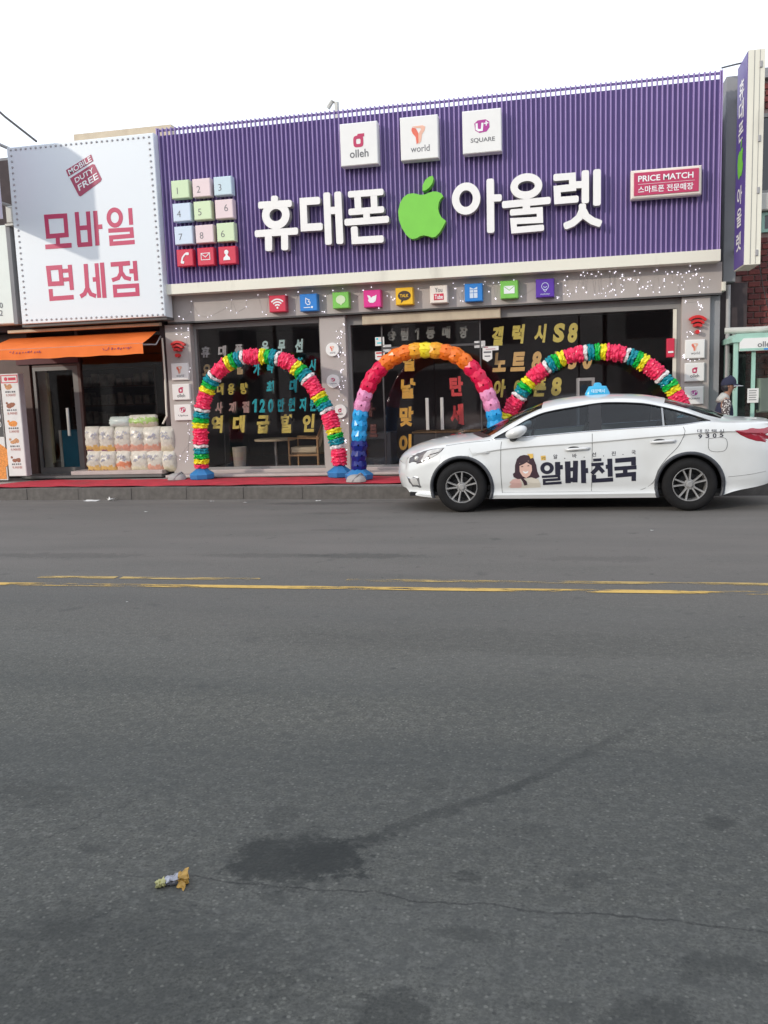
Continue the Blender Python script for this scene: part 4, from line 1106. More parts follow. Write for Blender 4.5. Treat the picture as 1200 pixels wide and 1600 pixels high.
# rice snack shop body
SX0 = -14.0; SX1 = P(262, 600, 14.95)[0] - .01
shop = thing('snack_shop', 'narrow dark snack shop with a framed glass door under the orange awning', 'building', ((SX0 + SX1) / 2, 15.4, .17))
zsh = mz0 - .06
mb = MB(); mb.box(SX0, SX1, 14.82, 15.0, zsh - .02, mz1 - .1); mb.box(SX0, SX0 + .15, 15.0, 20, .17, mz1 - .1); mb.box(SX1 - .1, SX1, 15.0, 20, .17, mz1 - .1); mb.box(SX0, SX1, 20, 20.2, .17, mz1 - .1)
mb.build('wall', M['dark_wall'], shop)
mb = MB(); mb.box(SX0, SX1, 15.0, 20.2, mz1 - .09, mz1); mb.build('roof', M['grey_wall'], shop)
ya = 15.35
xd0 = P(58, 650, ya)[0]; xd1 = P(128, 650, ya)[0]
mb = MB(); mb.box(SX0 + .16, xd0 - .05, ya - .05, ya + .1, .172, zsh - .03); mb.build('side_wall', M['brown_frame'], shop)
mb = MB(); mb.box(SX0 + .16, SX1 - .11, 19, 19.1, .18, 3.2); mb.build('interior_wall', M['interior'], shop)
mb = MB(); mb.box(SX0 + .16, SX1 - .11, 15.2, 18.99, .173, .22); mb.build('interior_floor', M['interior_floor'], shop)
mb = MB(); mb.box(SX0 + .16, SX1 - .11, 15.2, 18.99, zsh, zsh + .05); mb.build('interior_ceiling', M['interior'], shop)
zdt = P(90, 573, ya)[1]
mb = MB()
for bx in ((xd0, xd0 + .055, ya - .03, ya + .03, .225, zdt), (xd1 - .11, xd1, ya - .03, ya + .03, .225, zdt), (xd0 + .056, xd1 - .111, ya - .03, ya + .03, zdt - .07, zdt), (xd0 + .056, xd1 - .111, ya - .03, ya + .03, .225, .34)): mb.box(*bx)
dr = mb.build('door', M['silver_frame'], shop)
mb = MB(); mb.box(xd0 + .057, xd1 - .112, ya - .004, ya + .004, .342, zdt - .072); mb.build('door_pane', M['glass'], dr)
mb = MB(); mb.bbox(xd1 - .30, xd1 - .24, ya - .07, ya - .035, .95, 1.5, .01); mb.build('handle', M['alu'], dr)
mb = MB(); mb.box(xd0, xd1, ya - .03, ya + .03, zdt + .002, zdt + .05); mb.box(xd1 + .002, xd1 + .06, ya - .04, ya + .05, .225, zsh - .03); mb.build('window_frame', M['brown_frame'], shop)
mb = MB(); mb.box(xd1 + .064, SX1 - .12, ya, ya + .01, .36, zsh - .03); mb.build('window_pane', M['glass'], shop)
mb = MB(); mb.bbox(xd0 - .04, SX1 - .12, 14.72, ya + .1, .172, .225, .01); mb.build('door_step', M['silver_frame'], shop)
mb = MB(); mb.bbox(xd1 + .03, SX1 - .12, 14.75, ya - .01, .227, .30, .01); mb.build('window_shelf', M['step'], shop)
# inside the door: partition, pale strip, teal cabinet, shelves
x = P(70, 650, 15.8)[0]
t = thing('partition_panel', 'pale green partition board with painted yellow light reflection just inside the snack shop door', 'partition', (x, 15.9, .22))
mb = MB(); mb.box(x - .02, x + .16, 15.7, 15.76, .221, 2.35); mb.build('board', M['pale_green'], t)
mb = MB(); mb.box(x + .165, x + .20, 15.68, 15.75, .4, 2.2); mb.build('reflection_strip', M['lemon'], t)  # yellow strip standing in for a reflection of light
xa = P(95, 690, 15.8)[0]; zt2 = P(105, 672, 15.8)[1]
t = thing('teal_cabinet', 'teal waist high cabinet with pale side inside the snack shop door', 'cabinet', (xa + .2, 15.8, .22))
mb = MB(); mb.bbox(xa + .06, xa + .42, 15.75, 16.2, .221, zt2, .01); mb.build('body', M['teal'], t)
mb = MB(); mb.box(xa, xa + .057, 15.75, 16.2, .221, zt2); mb.build('side_panel', M['pale_green'], t)
t = thing('wall_shelf', 'dark goods shelf at the back of the snack shop behind the door', 'shelf', (xa + .2, 17.5, .22))
mb = MB()
for z in (1.1, 1.5, 1.9, 2.3): mb.box(xa - .6, xa + 1.4, 17.3, 17.7, z, z + .03)
mb.box(xa - .62, xa - .58, 17.3, 17.7, .221, 2.35); mb.box(xa + 1.38, xa + 1.42, 17.3, 17.7, .221, 2.35); mb.build('frame', M['brown_frame'], t)
mb = MB()
for z in (1.13, 1.53, 1.93):
    for i in range(9): mb.box(xa - .5 + i * .2, xa - .36 + i * .2, 17.32, 17.6, z + .001, z + random.uniform(.15, .28))
mb.build('goods', mat('dim_goods', (.2, .17, .13), .7, var=.5, scale=6), t)
# pale pipe down the right of the window
x0_, z0_ = P(253, 528, 14.9); x1_, z1_ = P(263, 650, 14.9)
t = thing('downpipe', 'thin pale pipe with a bend at the right edge of the snack shop window', 'pipe', (x1_, 14.9, z1_))
mb = MB(); mb.tube([(x0_ - .01, 14.93, z0_), (x0_ + .01, 14.9, (z0_ + z1_) / 2), (x1_ - .03, 14.9, z1_ + .15), (x1_ - .03, 14.9, z1_), (x1_ - .12, 14.9, z1_ - .14)], .018, 8); mb.build('tube', M['cream'], t)

# awning
ab0, ab1 = P(34, 527, 14.95), P(245, 519, 14.95); yw = 13.95
af0, af1 = P(-2, 547, yw), P(223, 536, yw); zv = P(223, 552.5, yw)[1]
zab = (ab0[1] + ab1[1]) / 2; zaf = (af0[1] + af1[1]) / 2
xl_, xr_ = min(ab0[0], af0[0]) - .25, af1[0]
t = thing('awning', 'bright orange fabric awning sloping out over the snack shop door', 'awning', ((xl_ + xr_) / 2, 14.95, zab))
mb = MB(); nx = 26
def sag(u): return .012 * math.sin(u * 22) + .01 * math.sin(u * 7 + 1)
rows = []
for j in range(7):
    v = j / 6
    rows.append([(xl_ + u * (xr_ - xl_ + (1 - v) * (ab1[0] - xr_)), 14.94 + v * (yw - 14.94), zab + v * (zaf - zab) - .05 * math.sin(v * math.pi) * .4 + sag(u) * math.sin(v * math.pi)) for u in np.linspace(0, 1, nx)])
mb.sheet(rows); mb.build('canopy', M['orange_cloth'], t, smooth=True)
mb = MB(); mb.sheet([[(xl_ + u * (xr_ - xl_), yw - .004 - .006 * math.sin(u * 60) * k, zaf - .004 - k * (zaf - zv) - .006 * k * math.sin(u * 31)) for u in np.linspace(0, 1, 60)] for k in (0, .5, 1)])
mb.build('valance', M['orange_cloth'], t, smooth=True)
mb = MB(); mb.tube([(xl_, yw + .012, zaf - .012), (xr_, yw + .012, zaf - .012)], .016, 8)
for x in (xl_ + .35, xr_ - .12):
    mb.tube([(x, 14.9, zab - .1), (x + .12, 14.45, zaf + .0), (x, yw + .02, zaf - .02)], .014, 6)
mb.build('arm_frame', M['pipe'], t)
# small worn lettering on the valance
mb = MB(); rr = random.Random(5)
for px0, px1, py in ((14, 60, 551.5), (160, 206, 545.5)):
    x, z = P(px0, py, yw - .03); x2 = P(px1, py - 2, yw - .03)[0]
    while x < x2:
        w = rr.uniform(.018, .045)
        k = rr.random()
        if k < .5: stroke(mb, [(x, z + rr.uniform(-.03, -.01)), (x + w * .6, z + rr.uniform(.0, .03))], .012, yw - .018, yw - .012)
        if k > .3: stroke(mb, [(x, z + rr.uniform(-.02, .02)), (x + w, z + rr.uniform(-.02, .02))], .012, yw - .0175, yw - .012)
        if k > .75: ring_stroke(mb, (x + w / 2, z), .02, .018, .01, yw - .017, yw - .012, n=10)
        x += w + rr.uniform(.012, .03)
mb.build('worn_print', M['maroon'], t)
hx0 = P(15, 514, 14.8)[0]; hx1, hz = P(252, 505, 14.8); hz0 = P(252, 509, 14.8)[1]
t = thing('awning_housing', 'thin beige bar running above the orange awning', 'housing', ((hx0 + hx1) / 2, 14.82, hz0))
mb = MB(); mb.bbox(hx0, hx1, 14.72, 14.815, hz0 - .0, hz + .01, .01); mb.build('rail', M['beige'], t)
t = thing('awning_shade_board', 'dark red brown lintel board under the orange awning above the door', 'board', (-8.5, 15.2, 2.4))
mb = MB(); mb.box(xd0 - .3, xd1 + .06, 15.26, 15.3, zdt + .06, zdt + .32); mb.build('face', mat('red_brown_board', (.11, .025, .03), .6), t)

# bags of puffed snacks on the shelf
def bag_mat(name, a, c, thr):
    m = mat(name, (0.80, 0.78, 0.72), 0.3, var=.16, scale=16, bump=.7, bscale=16)
    nt = m.node_tree; n, l = nt.nodes, nt.links; b = n['Principled BSDF']
    src = b.inputs['Base Color'].links[0].from_socket
    tc = n.new('ShaderNodeTexCoord'); sp = n.new('ShaderNodeSeparateXYZ'); l.new(tc.outputs['Object'], sp.inputs[0])
    nz = n.new('ShaderNodeTexNoise'); nz.inputs['Scale'].default_value = 14; nz.inputs['Detail'].default_value = 3; l.new(tc.outputs['Object'], nz.inputs['Vector'])
    ad = n.new('ShaderNodeMath'); ad.operation = 'MULTIPLY_ADD'; ad.inputs[1].default_value = .22; l.new(nz.outputs['Fac'], ad.inputs[0]); l.new(sp.outputs['Z'], ad.inputs[2])
    cr = n.new('ShaderNodeValToRGB'); e = cr.color_ramp.elements
    e[0].position = thr; e[0].color = (*a, 1); e[1].position = thr + .02; e[1].color = (*c, 1)
    e2 = cr.color_ramp.elements.new(thr + .085); e2.color = (*c, 1)
    e3 = cr.color_ramp.elements.new(thr + .10); e3.color = (.76, .75, .70, 1)
    l.new(ad.outputs[0], cr.inputs[0])
    mx = n.new('ShaderNodeMix'); mx.data_type = 'RGBA'; mx.blend_type = 'MULTIPLY'; mx.inputs[0].default_value = 1
    l.new(src, mx.inputs[6]); l.new(cr.outputs[0], mx.inputs[7]); l.new(mx.outputs[2], b.inputs['Base Color'])
    return m
bm_ = [bag_mat('snack_bag_gold', (.35, .12, .25), (.85, .58, .22), .13), bag_mat('snack_bag_pink', (.8, .55, .5), (.82, .45, .36), .15), bag_mat('snack_bag_orange', (.85, .62, .5), (.85, .33, .2), .20), bag_mat('snack_bag_pale', (.85, .8, .62), (.80, .76, .60), .12)]
def bag(label, l_, r_, t_, b_, y, mt, blue=True, name='snack_bag', group='puffed snack bags stacked in the window'):
    xa = P(l_, (t_ + b_) / 2, y)[0]; xb = P(r_, (t_ + b_) / 2, y)[0]; zt2 = P((l_ + r_) / 2, t_, y)[1]; zb2 = P((l_ + r_) / 2, b_, y)[1]
    t = thing(name, label, 'snack bag', ((xa + xb) / 2, y + .1, zb2), group)
    w, h = xb - xa, zt2 - zb2; q = MB(); rows = []
    rb = random.Random(label)
    for j in range(11):
        v = j / 10; puff = (math.sin(math.pi * min(1, max(0, v))) ** .45 if 0 < v < 1 else 0.12)
        pinch = 1 - .10 * (v > .85) * (v - .85) / .15
        row = []
        for k in range(17):
            a = 2 * math.pi * k / 16
            ca, sa = math.cos(a), math.sin(a)
            rx = w / 2 * pinch * (abs(ca) ** .7) * (1 if ca >= 0 else -1); ry = .105 * puff * (abs(sa) ** .8) * (1 if sa >= 0 else -1)
            jit = rb.uniform(-.011, .011) if k < 16 else 0
            row.append(((xa + xb) / 2 + rx + jit, y + .1 + ry + jit, zb2 + v * h + rb.uniform(-.006, .006) * (0 < v < 1)))
        row[16] = row[0]; rows.append(row)
    q.sheet(rows[::-1]); q.build('wrapper', mt, t, smooth=True, fix=True)
    if blue:
        q = MB(); cx = (xa + xb) / 2; z = zb2 + .64 * h
        for _ in range(7): 
            x1 = cx + rb.uniform(-.3, .3) * w; z1 = z + rb.uniform(-.12, .14) * h
            stroke(q, [(x1 - .02, z1 - .02), (x1 + .012, z1 + .025), (x1 + .035, z1 - .005)], .012, y - .012, y - .008)
        q.build('brush_lettering', M['bag_ink'], t)
M['bag_ink'] = mat('bag_ink', (.36, .38, .46), .6)
yb_ = 14.86
tops = [(131, 153, 'topmost row, first bag from the door', 0), (153, 176, 'topmost row, second bag from the door', 0), (177, 202, 'top row under the clear bag', 1), (201, 223, 'top row, under the left half of the green topped bag', 1), (221, 249, 'widest of the top row under the green topped bag', 1), (249, 269, 'top row, against the grey pillar', 3)]
bots = [(134, 156, 'bottom row, against the door frame', 0), (154, 179, 'bottom row, second from the door', 0), (180, 202, 'orange red bag in the bottom row', 2), (203, 230, 'bottom row, palest one right of the orange bag', 3), (228, 253, 'bottom row, pink footed one second from the pillar', 1), (252, 272, 'bottom row, against the grey pillar', 3)]
for l_, r_, d_, k in bots: bag('white snack bag, ' + d_ if k != 2 else 'orange red snack bag in the middle of the bottom row of the shop window', l_ - 1, r_ + 1, 704.5, 737.5, yb_, bm_[k])
for l_, r_, d_, k in tops: bag('white snack bag, ' + d_, l_ - 1, r_ + 1, 666.5, 706, yb_, bm_[k])
bag('clear crinkled plastic bag lying on top of the stacked snack bags', 168, 201, 651, 668, yb_ + .02, mat('clear_bag', (.55, .62, .58), .2, bump=.5, bscale=16), False)
bag('green topped snack bag lying on top of the stack in the shop window', 198, 243, 648, 669, yb_ + .02, bag_mat('snack_bag_green', (.72, .68, .58), (.40, .62, .18), .20), False)
q = None

# menu light box
ym = 14.35
ma, mb_, mc, md = P(1, 585, ym), P(27, 583, ym), P(42, 743, ym), P(13, 745, ym)
x0_, x1_ = (ma[0] + md[0]) / 2, (mb_[0] + mc[0]) / 2; z1_, z0_ = (ma[1] + mb_[1]) / 2, (mc[1] + md[1]) / 2
t = thing('menu_box', 'tall white menu light box with five fried chicken pictures standing beside the door', 'menu board', ((x0_ + x1_) / 2, ym, z0_))
mb = MB(); mb.bbox(x0_, x1_, ym, ym + .16, z0_, z1_, .008); mb.build('box_body', [M['menu_white']], t)
mb = MB(); mb.box(x1_ + .001, x1_ + .006, ym + .012, ym + .158, z0_ + .005, z1_ - .005); mb.build('side_panel', M['menu_side'], t)
w, h = x1_ - x0_, z1_ - z0_; cx = (x0_ + x1_) / 2
mb = MB(); stroke(mb, [(x0_ + .02, z1_ - .03), (x1_ - .02, z1_ - .03), (x1_ - .02, z1_ - .16), (x0_ + .02, z1_ - .16)], .016, ym - .003, ym - .0005, True)
mb.disc((cx - .07, z1_ - .095), .035, ym - .003, ym - .0005, 16); mb.box(cx - .02, x1_ - .05, ym - .003, ym - .0005, z1_ - .12, z1_ - .07); mb.build('header', M['red_box'], t)
rr = random.Random(11)
prices = ['6,000', '5,300', '6,000', '8,000', '8,000']
prices = ['9,900원', '8,900원', '5,900원', '9,900원', '9,900원']
for i in range(5):
    zc = z1_ - .24 - i * (h - .22) / 5
    mb = MB()
    for _ in range(4 if i != 2 else 1):
        ox, oz = (rr.uniform(-.06, .06), rr.uniform(-.03, .02)) if i != 2 else (0, -.01)
        rx, rz = (rr.uniform(.035, .06), rr.uniform(.03, .045)) if i != 2 else (.095, .06)
        n = 12
        mb.prism([(cx + ox + rx * rr.uniform(.85, 1.12) * math.cos(2 * math.pi * k / n), zc + oz + rz * rr.uniform(.85, 1.12) * math.sin(2 * math.pi * k / n)) for k in range(n)], ym - .002 - .0006 * _, ym - .0005)
    mb.disc((cx - .09, zc + .04), .022, ym - .006, ym - .0045, 12)
    mb.build('food_picture', [M['food1'], M['food2'], M['food3'], M['food1'], M['food2']][i], t)
    mb = MB(); text_box(mb, prices[i], cx + .005, zc - .15, .055, ym - .003, 0, .012, w=.2); mb.build('price_print', M['price'], t); mb = MB()
    for k in range(5): mb.box(cx - .1 + k * .043, cx - .1 + k * .043 + rr.uniform(.018, .035), ym - .003, ym - .002, zc - .105, zc - .075)
    mb.build('caption_print', M['ink'], t)
# banner at the frame edge with a big orange food picture
xa = -11.6; xb = P(8, 700, 14.5)[0]; zt2 = P(4, 610, 14.5)[1]
t = thing('food_poster', 'white standing poster with large orange fried food picture left of the menu box', 'poster', ((xa + xb) / 2, 14.5, .18))
mb = MB(); mb.box(xa, xb, 14.5, 14.53, .18, zt2); mb.build('sheet', M['menu_white'], t)
mb = MB(); mb.prism([(xb - .012 - .33 * math.cos(a) - .25, .62 + .30 * math.sin(a) + .02 * math.sin(5 * a)) for a in np.linspace(0, 2 * math.pi, 28)[:-1]], 14.494, 14.4995); mb.prism([(xb - .02, .2), (xb - .02, .52), (xb - .14, .62), (xb - .5, .6), (xb - .6, .2)], 14.4935, 14.4994); mb.build('food_picture', M['food3'], t)
mb = MB(); mb.box(xa, xb - .004, 14.497, 14.4996, 1.0, zt2 - .02); mb.build('dark_header', M['frame_dark'], t)
mb = MB(); text_box(mb, '0', xb - .06, 1.23, .10, 14.494, 0, .01, w=.06); text_box(mb, '0', xb - .06, 1.38, .10, 14.494, 0, .01, w=.06); mb.build('print', M['paper'], t)

# neighbouring shop: pale signboard and the blade sign that shades the banner
nxr = (P(12, 352, 14.5)[0] + P(30, 505, 14.5)[0]) / 2; nz1 = P(10, 351, 14.5)[1]; nz0 = P(20, 506, 14.5)[1]
t = thing('pale_signboard', 'plain pale green white signboard cut off at the frame edge beside the banner sign', 'signboard', (nxr - 1.5, 14.6, nz0))
mb = MB(); mb.bbox(nxr - 3.2, nxr, 14.5, 14.8, nz0, nz1, .02); mb.build('panel', mat('pale_signface', (.66, .71, .67), .4, var=.02), t)
mb = MB(); mb.box(nxr - .075, nxr + .003, 14.495, 14.81, nz0 - .01, nz1 + .01); mb.build('edge_trim', M['grey_wall'], t)
mb = MB(); c = P(1.5, 477, 14.49); text_box(mb, '0', c[0], c[1] + .0, .1, 14.493, 0, 0); c = P(1.5, 489, 14.49); text_box(mb, '2', c[0], c[1], .1, 14.493, 0, 0); mb.build('lettering', M['ink'], t)
bx = P(7, 335, 14.3)[0]; bz0 = P(5, 343, 14.3)[1]
yfront = 14.45 - (P(150, 330, 14.45)[0] - bx) * (0.68 / 0.66)
bz1 = P(150, 246, 14.45)[1] + (P(150, 330, 14.45)[0] - bx) * (.305 / .66)
t = thing('blade_sign', 'pale lavender projecting sign with crimson print at the left frame edge', 'signboard', (bx - .1, 14.3, bz0))
prof = [(yfront, bz0 + .0), (14.25, bz0), (14.25, bz1), (yfront + .45, bz1), (yfront + .2, bz1 - .06), (yfront + .05, bz1 - .2), (yfront, bz1 - .42)]
mb = MB(); n = len(prof)
mb.add([(bx - .18, y, z) for y, z in prof] + [(bx, y, z) for y, z in prof], [tuple(range(n)), tuple(reversed(range(n, 2 * n)))] + [(i, n + i, n + (i + 1) % n, (i + 1) % n) for i in range(n)])
mb.build('box_body', mat('lavender_sign', (.62, .58, .68), .4), t, fix=True)
mb = MB()
for k in range(9): mb.box(bx + .001, bx + .006, 13.7 + .04 * (k % 3), 14.15, bz0 + .15 + k * .14, bz0 + .15 + k * .14 + .07)
mb.build('print', M['sign_red'], t)
mb = MB(); mb.tube([(bx - .09, 14.24, bz0 + .3), (bx - .09, 14.86, bz0 + .3)], .03, 8); mb.tube([(bx - .09, 14.24, bz1 - .4), (bx - .09, 14.86, bz1 - .4)], .03, 8); mb.build('bracket', M['pipe'], t)
bx2, bz2 = P(13, 333, 14.4)
t = thing('wall_bracket', 'dirty white bracket stub between the lavender sign and the banner sign', 'bracket', (bx2, 14.4, bz2 - .1))
mb = MB(); mb.bbox(bx2 - .10, bx2 + .06, 14.46, 14.82, bz2 - .16, bz2 + .14, .02); mb.box(bx2 - .14, bx2 + .05, 14.47, 14.82, bz2 - .20, bz2 - .165); mb.build('body', M['pale_duct'], t)

# parapet wall showing above the banner, distant pole on the roof
px0, pz = P(115, 210, 16.5); px1 = P(238, 205, 16.5)[0]
t = thing('rear_parapet', 'plain beige parapet wall peeping above the white banner sign', 'wall', ((px0 + px1) / 2, 16.6, mz1))
mb = MB(); mb.box(px0, px1 + .4, 16.5, 16.7, mz1 + .005, pz); mb.build('face', M['beige'], t)
x_, z_ = P(526, 160, 19.0)
t = thing('roof_vent', 'tiny pale vent pipe on the roof above the purple signboard', 'vent pipe', (x_, 19, 5.75))
mb = MB(); mb.tube([(x_, 19, 5.751), (x_, 19, z_), (x_ - .1, 19, z_ + .03), (x_ - .2, 19, z_ - .1)], .05, 8); mb.build('tube', M['pale_duct'], t)

# ================================================================== right: blade sign, wall strip, brick house, booth
sx0, sx1, sy0, sy1, sz0, sz1 = 2.655, 2.885, 13.87, 14.60, 3.257, 6.237
t = thing('vertical_sign', 'tall projecting box sign with purple side and cream edge right of the shop', 'signboard', ((sx0 + sx1) / 2, 14.6, sz0))
mb = MB(); mb.box(sx0 + .004, sx1, sy0, sy1, sz0, sz1); mb.build('box_body', M['cream'], t)
mb = MB(); mb.box(sx0 - .004, sx0 + .003, sy0 + .012, sy1 - .012, sz0 + .012, sz1 - .012); mb.build('side_panel', M['purple_dark'], t)
mb = MB(); mb.box(sx0 + .085, sx0 + .093, sy0 - .004, sy0 - .0005, sz0 + .01, sz1 - .01); mb.box(sx0 + .16, sx0 + .166, sy0 - .004, sy0 - .0005, sz0 + .01, sz1 - .01); mb.build('seam', M['frame_grey'], t)
q = MB(); q.bbox(-.018, .018, -.018, 0, -.045, .045, .006)
h0 = proto(q, 'hinge', M['pipe'], t)
for i, z in enumerate((6.03, 5.02, 4.30, 3.42)):
    o = h0 if i == 0 else clone(h0, t)
    o.location = Vector((sx1 - .055, sy0 - .001, z)) - org(t)
def side_text(ch, zc, h, w, mt, yc=14.235, bold=.02):
    v, f, nz, asp = glyph(ch, bold, False)
    q = MB(); b0_ = [(sx0 - .009, yc + (.5 - a) * w, zc + (b - .5) * h) for a, b, c in v]
    q.add(b0_, [tuple(reversed(k)) if nn < 0 else k for k, nn in zip(f, nz)]); return q.build('letter', mt, t)
for ch, py in (('휴', 140), ('대', 172.5), ('폰', 206), ('아', 306), ('울', 340), ('렛', 378)):
    zc = P(1157, py, 14.235)[1]
    o = side_text(ch, zc, .27, .36, M['white_letter'])
zc = P(1157, 256, 14.235)[1]; ape = [(560, 460), (400, 425), (205, 508), (95, 800), (170, 1150), (340, 1365), (400, 1378), (630, 1300), (800, 1345), (950, 1250), (1088, 1000), (945, 840), (940, 620), (1035, 490), (900, 390), (740, 412)]
mb = MB(); mb.add([(sx0 - .009, 14.235 - (x - 580) / 1000 * .42, zc - (y - 880) / 1000 * .42) for x, y in ape], [tuple(reversed(range(len(ape))))]); mb.add([(sx0 - .009, 14.235 - (x - 580) / 1000 * .42, zc - (y - 880) / 1000 * .42) for x, y in ((600, 370), (620, 220), (740, 70), (830, 40), (820, 200), (740, 320))], [tuple(reversed(range(6)))])
mb.build('apple_emblem', M['apple'], t)
mb = MB(); 
for z in (3.6, 5.9): mb.box(sx0 + .08, sx0 + .14, sy1 + .001, 15.28, z, z + .06)
mb.build('bracket', M['pipe'], t)

gx0 = P(1131, 300, 15.05)[0]; gx1 = P(1152, 300, 15.05)[0]; gz1 = P(1140, 119, 15.05)[1]; gz0 = 3.15
t = thing('end_wall', 'narrow grey rendered wall strip between the purple signboard and the vertical sign', 'wall', ((gx0 + gx1) / 2, 15.1, gz0))
mb = MB(); mb.bbox(gx0 + .01, gx1, 15.05, 16.5, gz0, gz1, .01); mb.build('face', M['grey_wall'], t)
dx0, dz1 = P(1149, 124, 15.0); dx1 = P(1158, 124, 15.0)[0]; dz0 = P(1150, 322, 15.0)[1]
t = thing('wall_duct', 'pale upright duct with seams behind the vertical sign', 'duct', ((dx0 + dx1) / 2, 15.0, dz0))
mb = MB(); mb.bbox(gx1 + .002, dx1 + .02, 15.0, 15.2, dz0, (dz0 + dz1) / 2 - .01, .01); mb.build('lower_section', M['pale_duct'], t)
mb = MB(); mb.bbox(gx1 + .002, dx1 + .03, 14.99, 15.2, (dz0 + dz1) / 2, dz1, .01); mb.build('upper_section', M['pale_duct'], t)
x_, z_ = P(1130, 447, 14.9)
t = thing('beam_end', 'small cream block at the right end of the grey fascia', 'block', (x_, 15.0, z_ - .05))
mb = MB(); mb.bbox(x_ - .035, x_ + .03, 14.82, 15.28, z_ - .08, z_ + .06, .01); mb.build('body', M['cream'], t)
x_, z_ = P(1139, 470, 14.95)
t = thing('drain_pipe', 'dark grey drain pipe with elbow running down between the shop and the brick house', 'pipe', (x_, 15.0, .2))
mb = MB(); mb.tube([(x_, 15.0, .18), (x_, 15.0, 2.5), (x_ + .0, 15.02, 3.1)], .035, 10); mb.tube([(x_, 15.0, 2.42), (x_ + .2, 15.0, 2.2)], .025, 8); mb.build('tube', M['pipe'], t)
xq = P(1125, 500, 15.2)[0]
t = thing('gap_wall', 'dark narrow wall in the gap beside the right end of the shop', 'wall', (xq + .15, 15.3, .2))
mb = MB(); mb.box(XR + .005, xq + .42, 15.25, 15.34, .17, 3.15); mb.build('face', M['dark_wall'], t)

# brick house
bx0 = P(1148, 470, 15.6)[0]; YB = 15.6
house = thing('brick_house', 'red brick house with pale ledge and dark upper window behind the vertical sign', 'building', (bx0 + 3, 15.7, .17))
mb = MB(); mb.box(bx0, bx0 + 9, YB + .03, 20, .17, 6.35); mb.build('wall', M['mortar'], house)
zl0 = P(1190, 331, YB)[1]; zl1 = P(1190, 304, YB)[1]
mb = MB(); mb.bbox(bx0 + .05, bx0 + 9, YB - .14, YB + .028, zl0, zl1, .02); mb.build('ledge', M['pale_duct'], house)
mb = MB(); mb.box(bx0, bx0 + 9.1, YB - .1, 20.1, 6.352, 6.5); mb.build('roof', M['grey_wall'], house)
wz0, wz1 = zl1 + .01, P(1193, 181, YB)[1]
wx0 = P(1186, 250, YB)[0]
mb = MB(); stroke(mb, [(wx0, wz0 + .02), (wx0 + 1.5, wz0 + .02), (wx0 + 1.5, wz1), (wx0, wz1)], .06, YB - .03, YB + .028, True); wf = mb.build('window', M['frame_grey'], house)
mb = MB(); mb.box(wx0 + .031, wx0 + 1.469, YB + .0, YB + .012, wz0 + .051, wz1 - .031); mb.build('pane', glass_mat('dark_pane', (.12, .13, .14), f0=.03), wf)
vz1 = zl0 - .01; vz0 = P(1190, 364, YB)[1]
mb = MB(); stroke(mb, [(wx0 + .08, vz0 + .03), (wx0 + 1.2, vz0 + .03), (wx0 + 1.2, vz1 - .03), (wx0 + .08, vz1 - .03)], .05, YB - .03, YB + .028, True); wf = mb.build('window', M['booth'], house)
mb = MB(); mb.box(wx0 + .106, wx0 + 1.17, YB + .0, YB + .012, vz0 + .056, vz1 - .056); mb.build('pane', glass_mat('dark_pane_two', (.2, .25, .24), f0=.03), wf)
q = MB(); q.bbox(-.090, .090, 0, .034, -.041, .041, .006); brick_me = proto(q, 'brick', M['brick'], house)
q = MB(); q.bbox(-.090, .090, 0, .034, -.041, .041, .006); brick_alt = proto(q, 'brick', M['brick2'], house)
rb = random.Random(2); cnt = 0
first = {0: brick_me, 1: brick_alt}; used_ = set()
for r in range(45):
    z = 1.95 + r * .1
    for c in range(9):
        x = bx0 + .1 + c * .2 + (.1 if r % 2 else 0)
        if cnt >= 288: break
        if zl0 - .05 < z < zl1 + .05 or z > 6.3: continue
        if x > wx0 - .12 and (wz0 - .05 < z < wz1 + .06 or vz0 - .04 < z < zl0): continue
        if c > 7 and z < 3: continue
        k = 1 if rb.random() < .35 else 0
        if k not in used_: o = first[k]; used_.add(k)
        else: o = clone(first[k], house)
        o.location = Vector((x, YB - .004 + rb.uniform(-.004, .004), z)) - org(house); cnt += 1
mb = MB()
for r in range(18):
    for c in range(12):
        mb.bbox(bx0 + c * .2 + (.1 if r % 2 else 0), bx0 + c * .2 + .19 + (.1 if r % 2 else 0), YB, YB + .035, .2 + r * .1 - .045, .2 + r * .1 + .045, .005)
o = mb.build('brickwork', M['brick'], house); o['kind'] = 'stuff'

# phone booth
ox0 = P(1146, 590, 14.35)[0]; oy0, oy1 = 14.35, 15.2; ox1 = ox0 + .92; oz1 = P(1170, 524, 14.35)[1]
booth = thing('phone_booth', 'mint green public phone booth with white olleh header beside the brick wall', 'phone booth', ((ox0 + ox1) / 2, 14.8, .17))
mb = MB()
for x in (ox0, ox1 - .07):
    for y in (oy0, oy1 - .07): mb.bbox(x, x + .07, y, y + .07, .172, oz1 - .08, .012)
mb.build('post', M['booth'], booth)
mb = MB()
prof = [(ox0 - .03, oz1 - .10), (ox0 - .03, oz1 - .03), (ox0 + .04, oz1 + .03), (ox1 - .04, oz1 + .03), (ox1 + .03, oz1 - .03), (ox1 + .03, oz1 - .10)]
mb.prism(prof, oy0 - .03, oy1 + .03); mb.build('roof', M['booth'], booth)
mb = MB(); hz1_, hz0_ = oz1 - .045, P(1180, 548, oy0)[1]
mb.prism([(ox0 + .075, hz0_), (ox0 + .075, hz1_ - .06), (ox0 + .13, hz1_), (ox1 - .13, hz1_), (ox1 - .075, hz1_ - .06), (ox1 - .075, hz0_)], oy0 - .045, oy0 + .03); hd = mb.build('header', M['white'], booth)
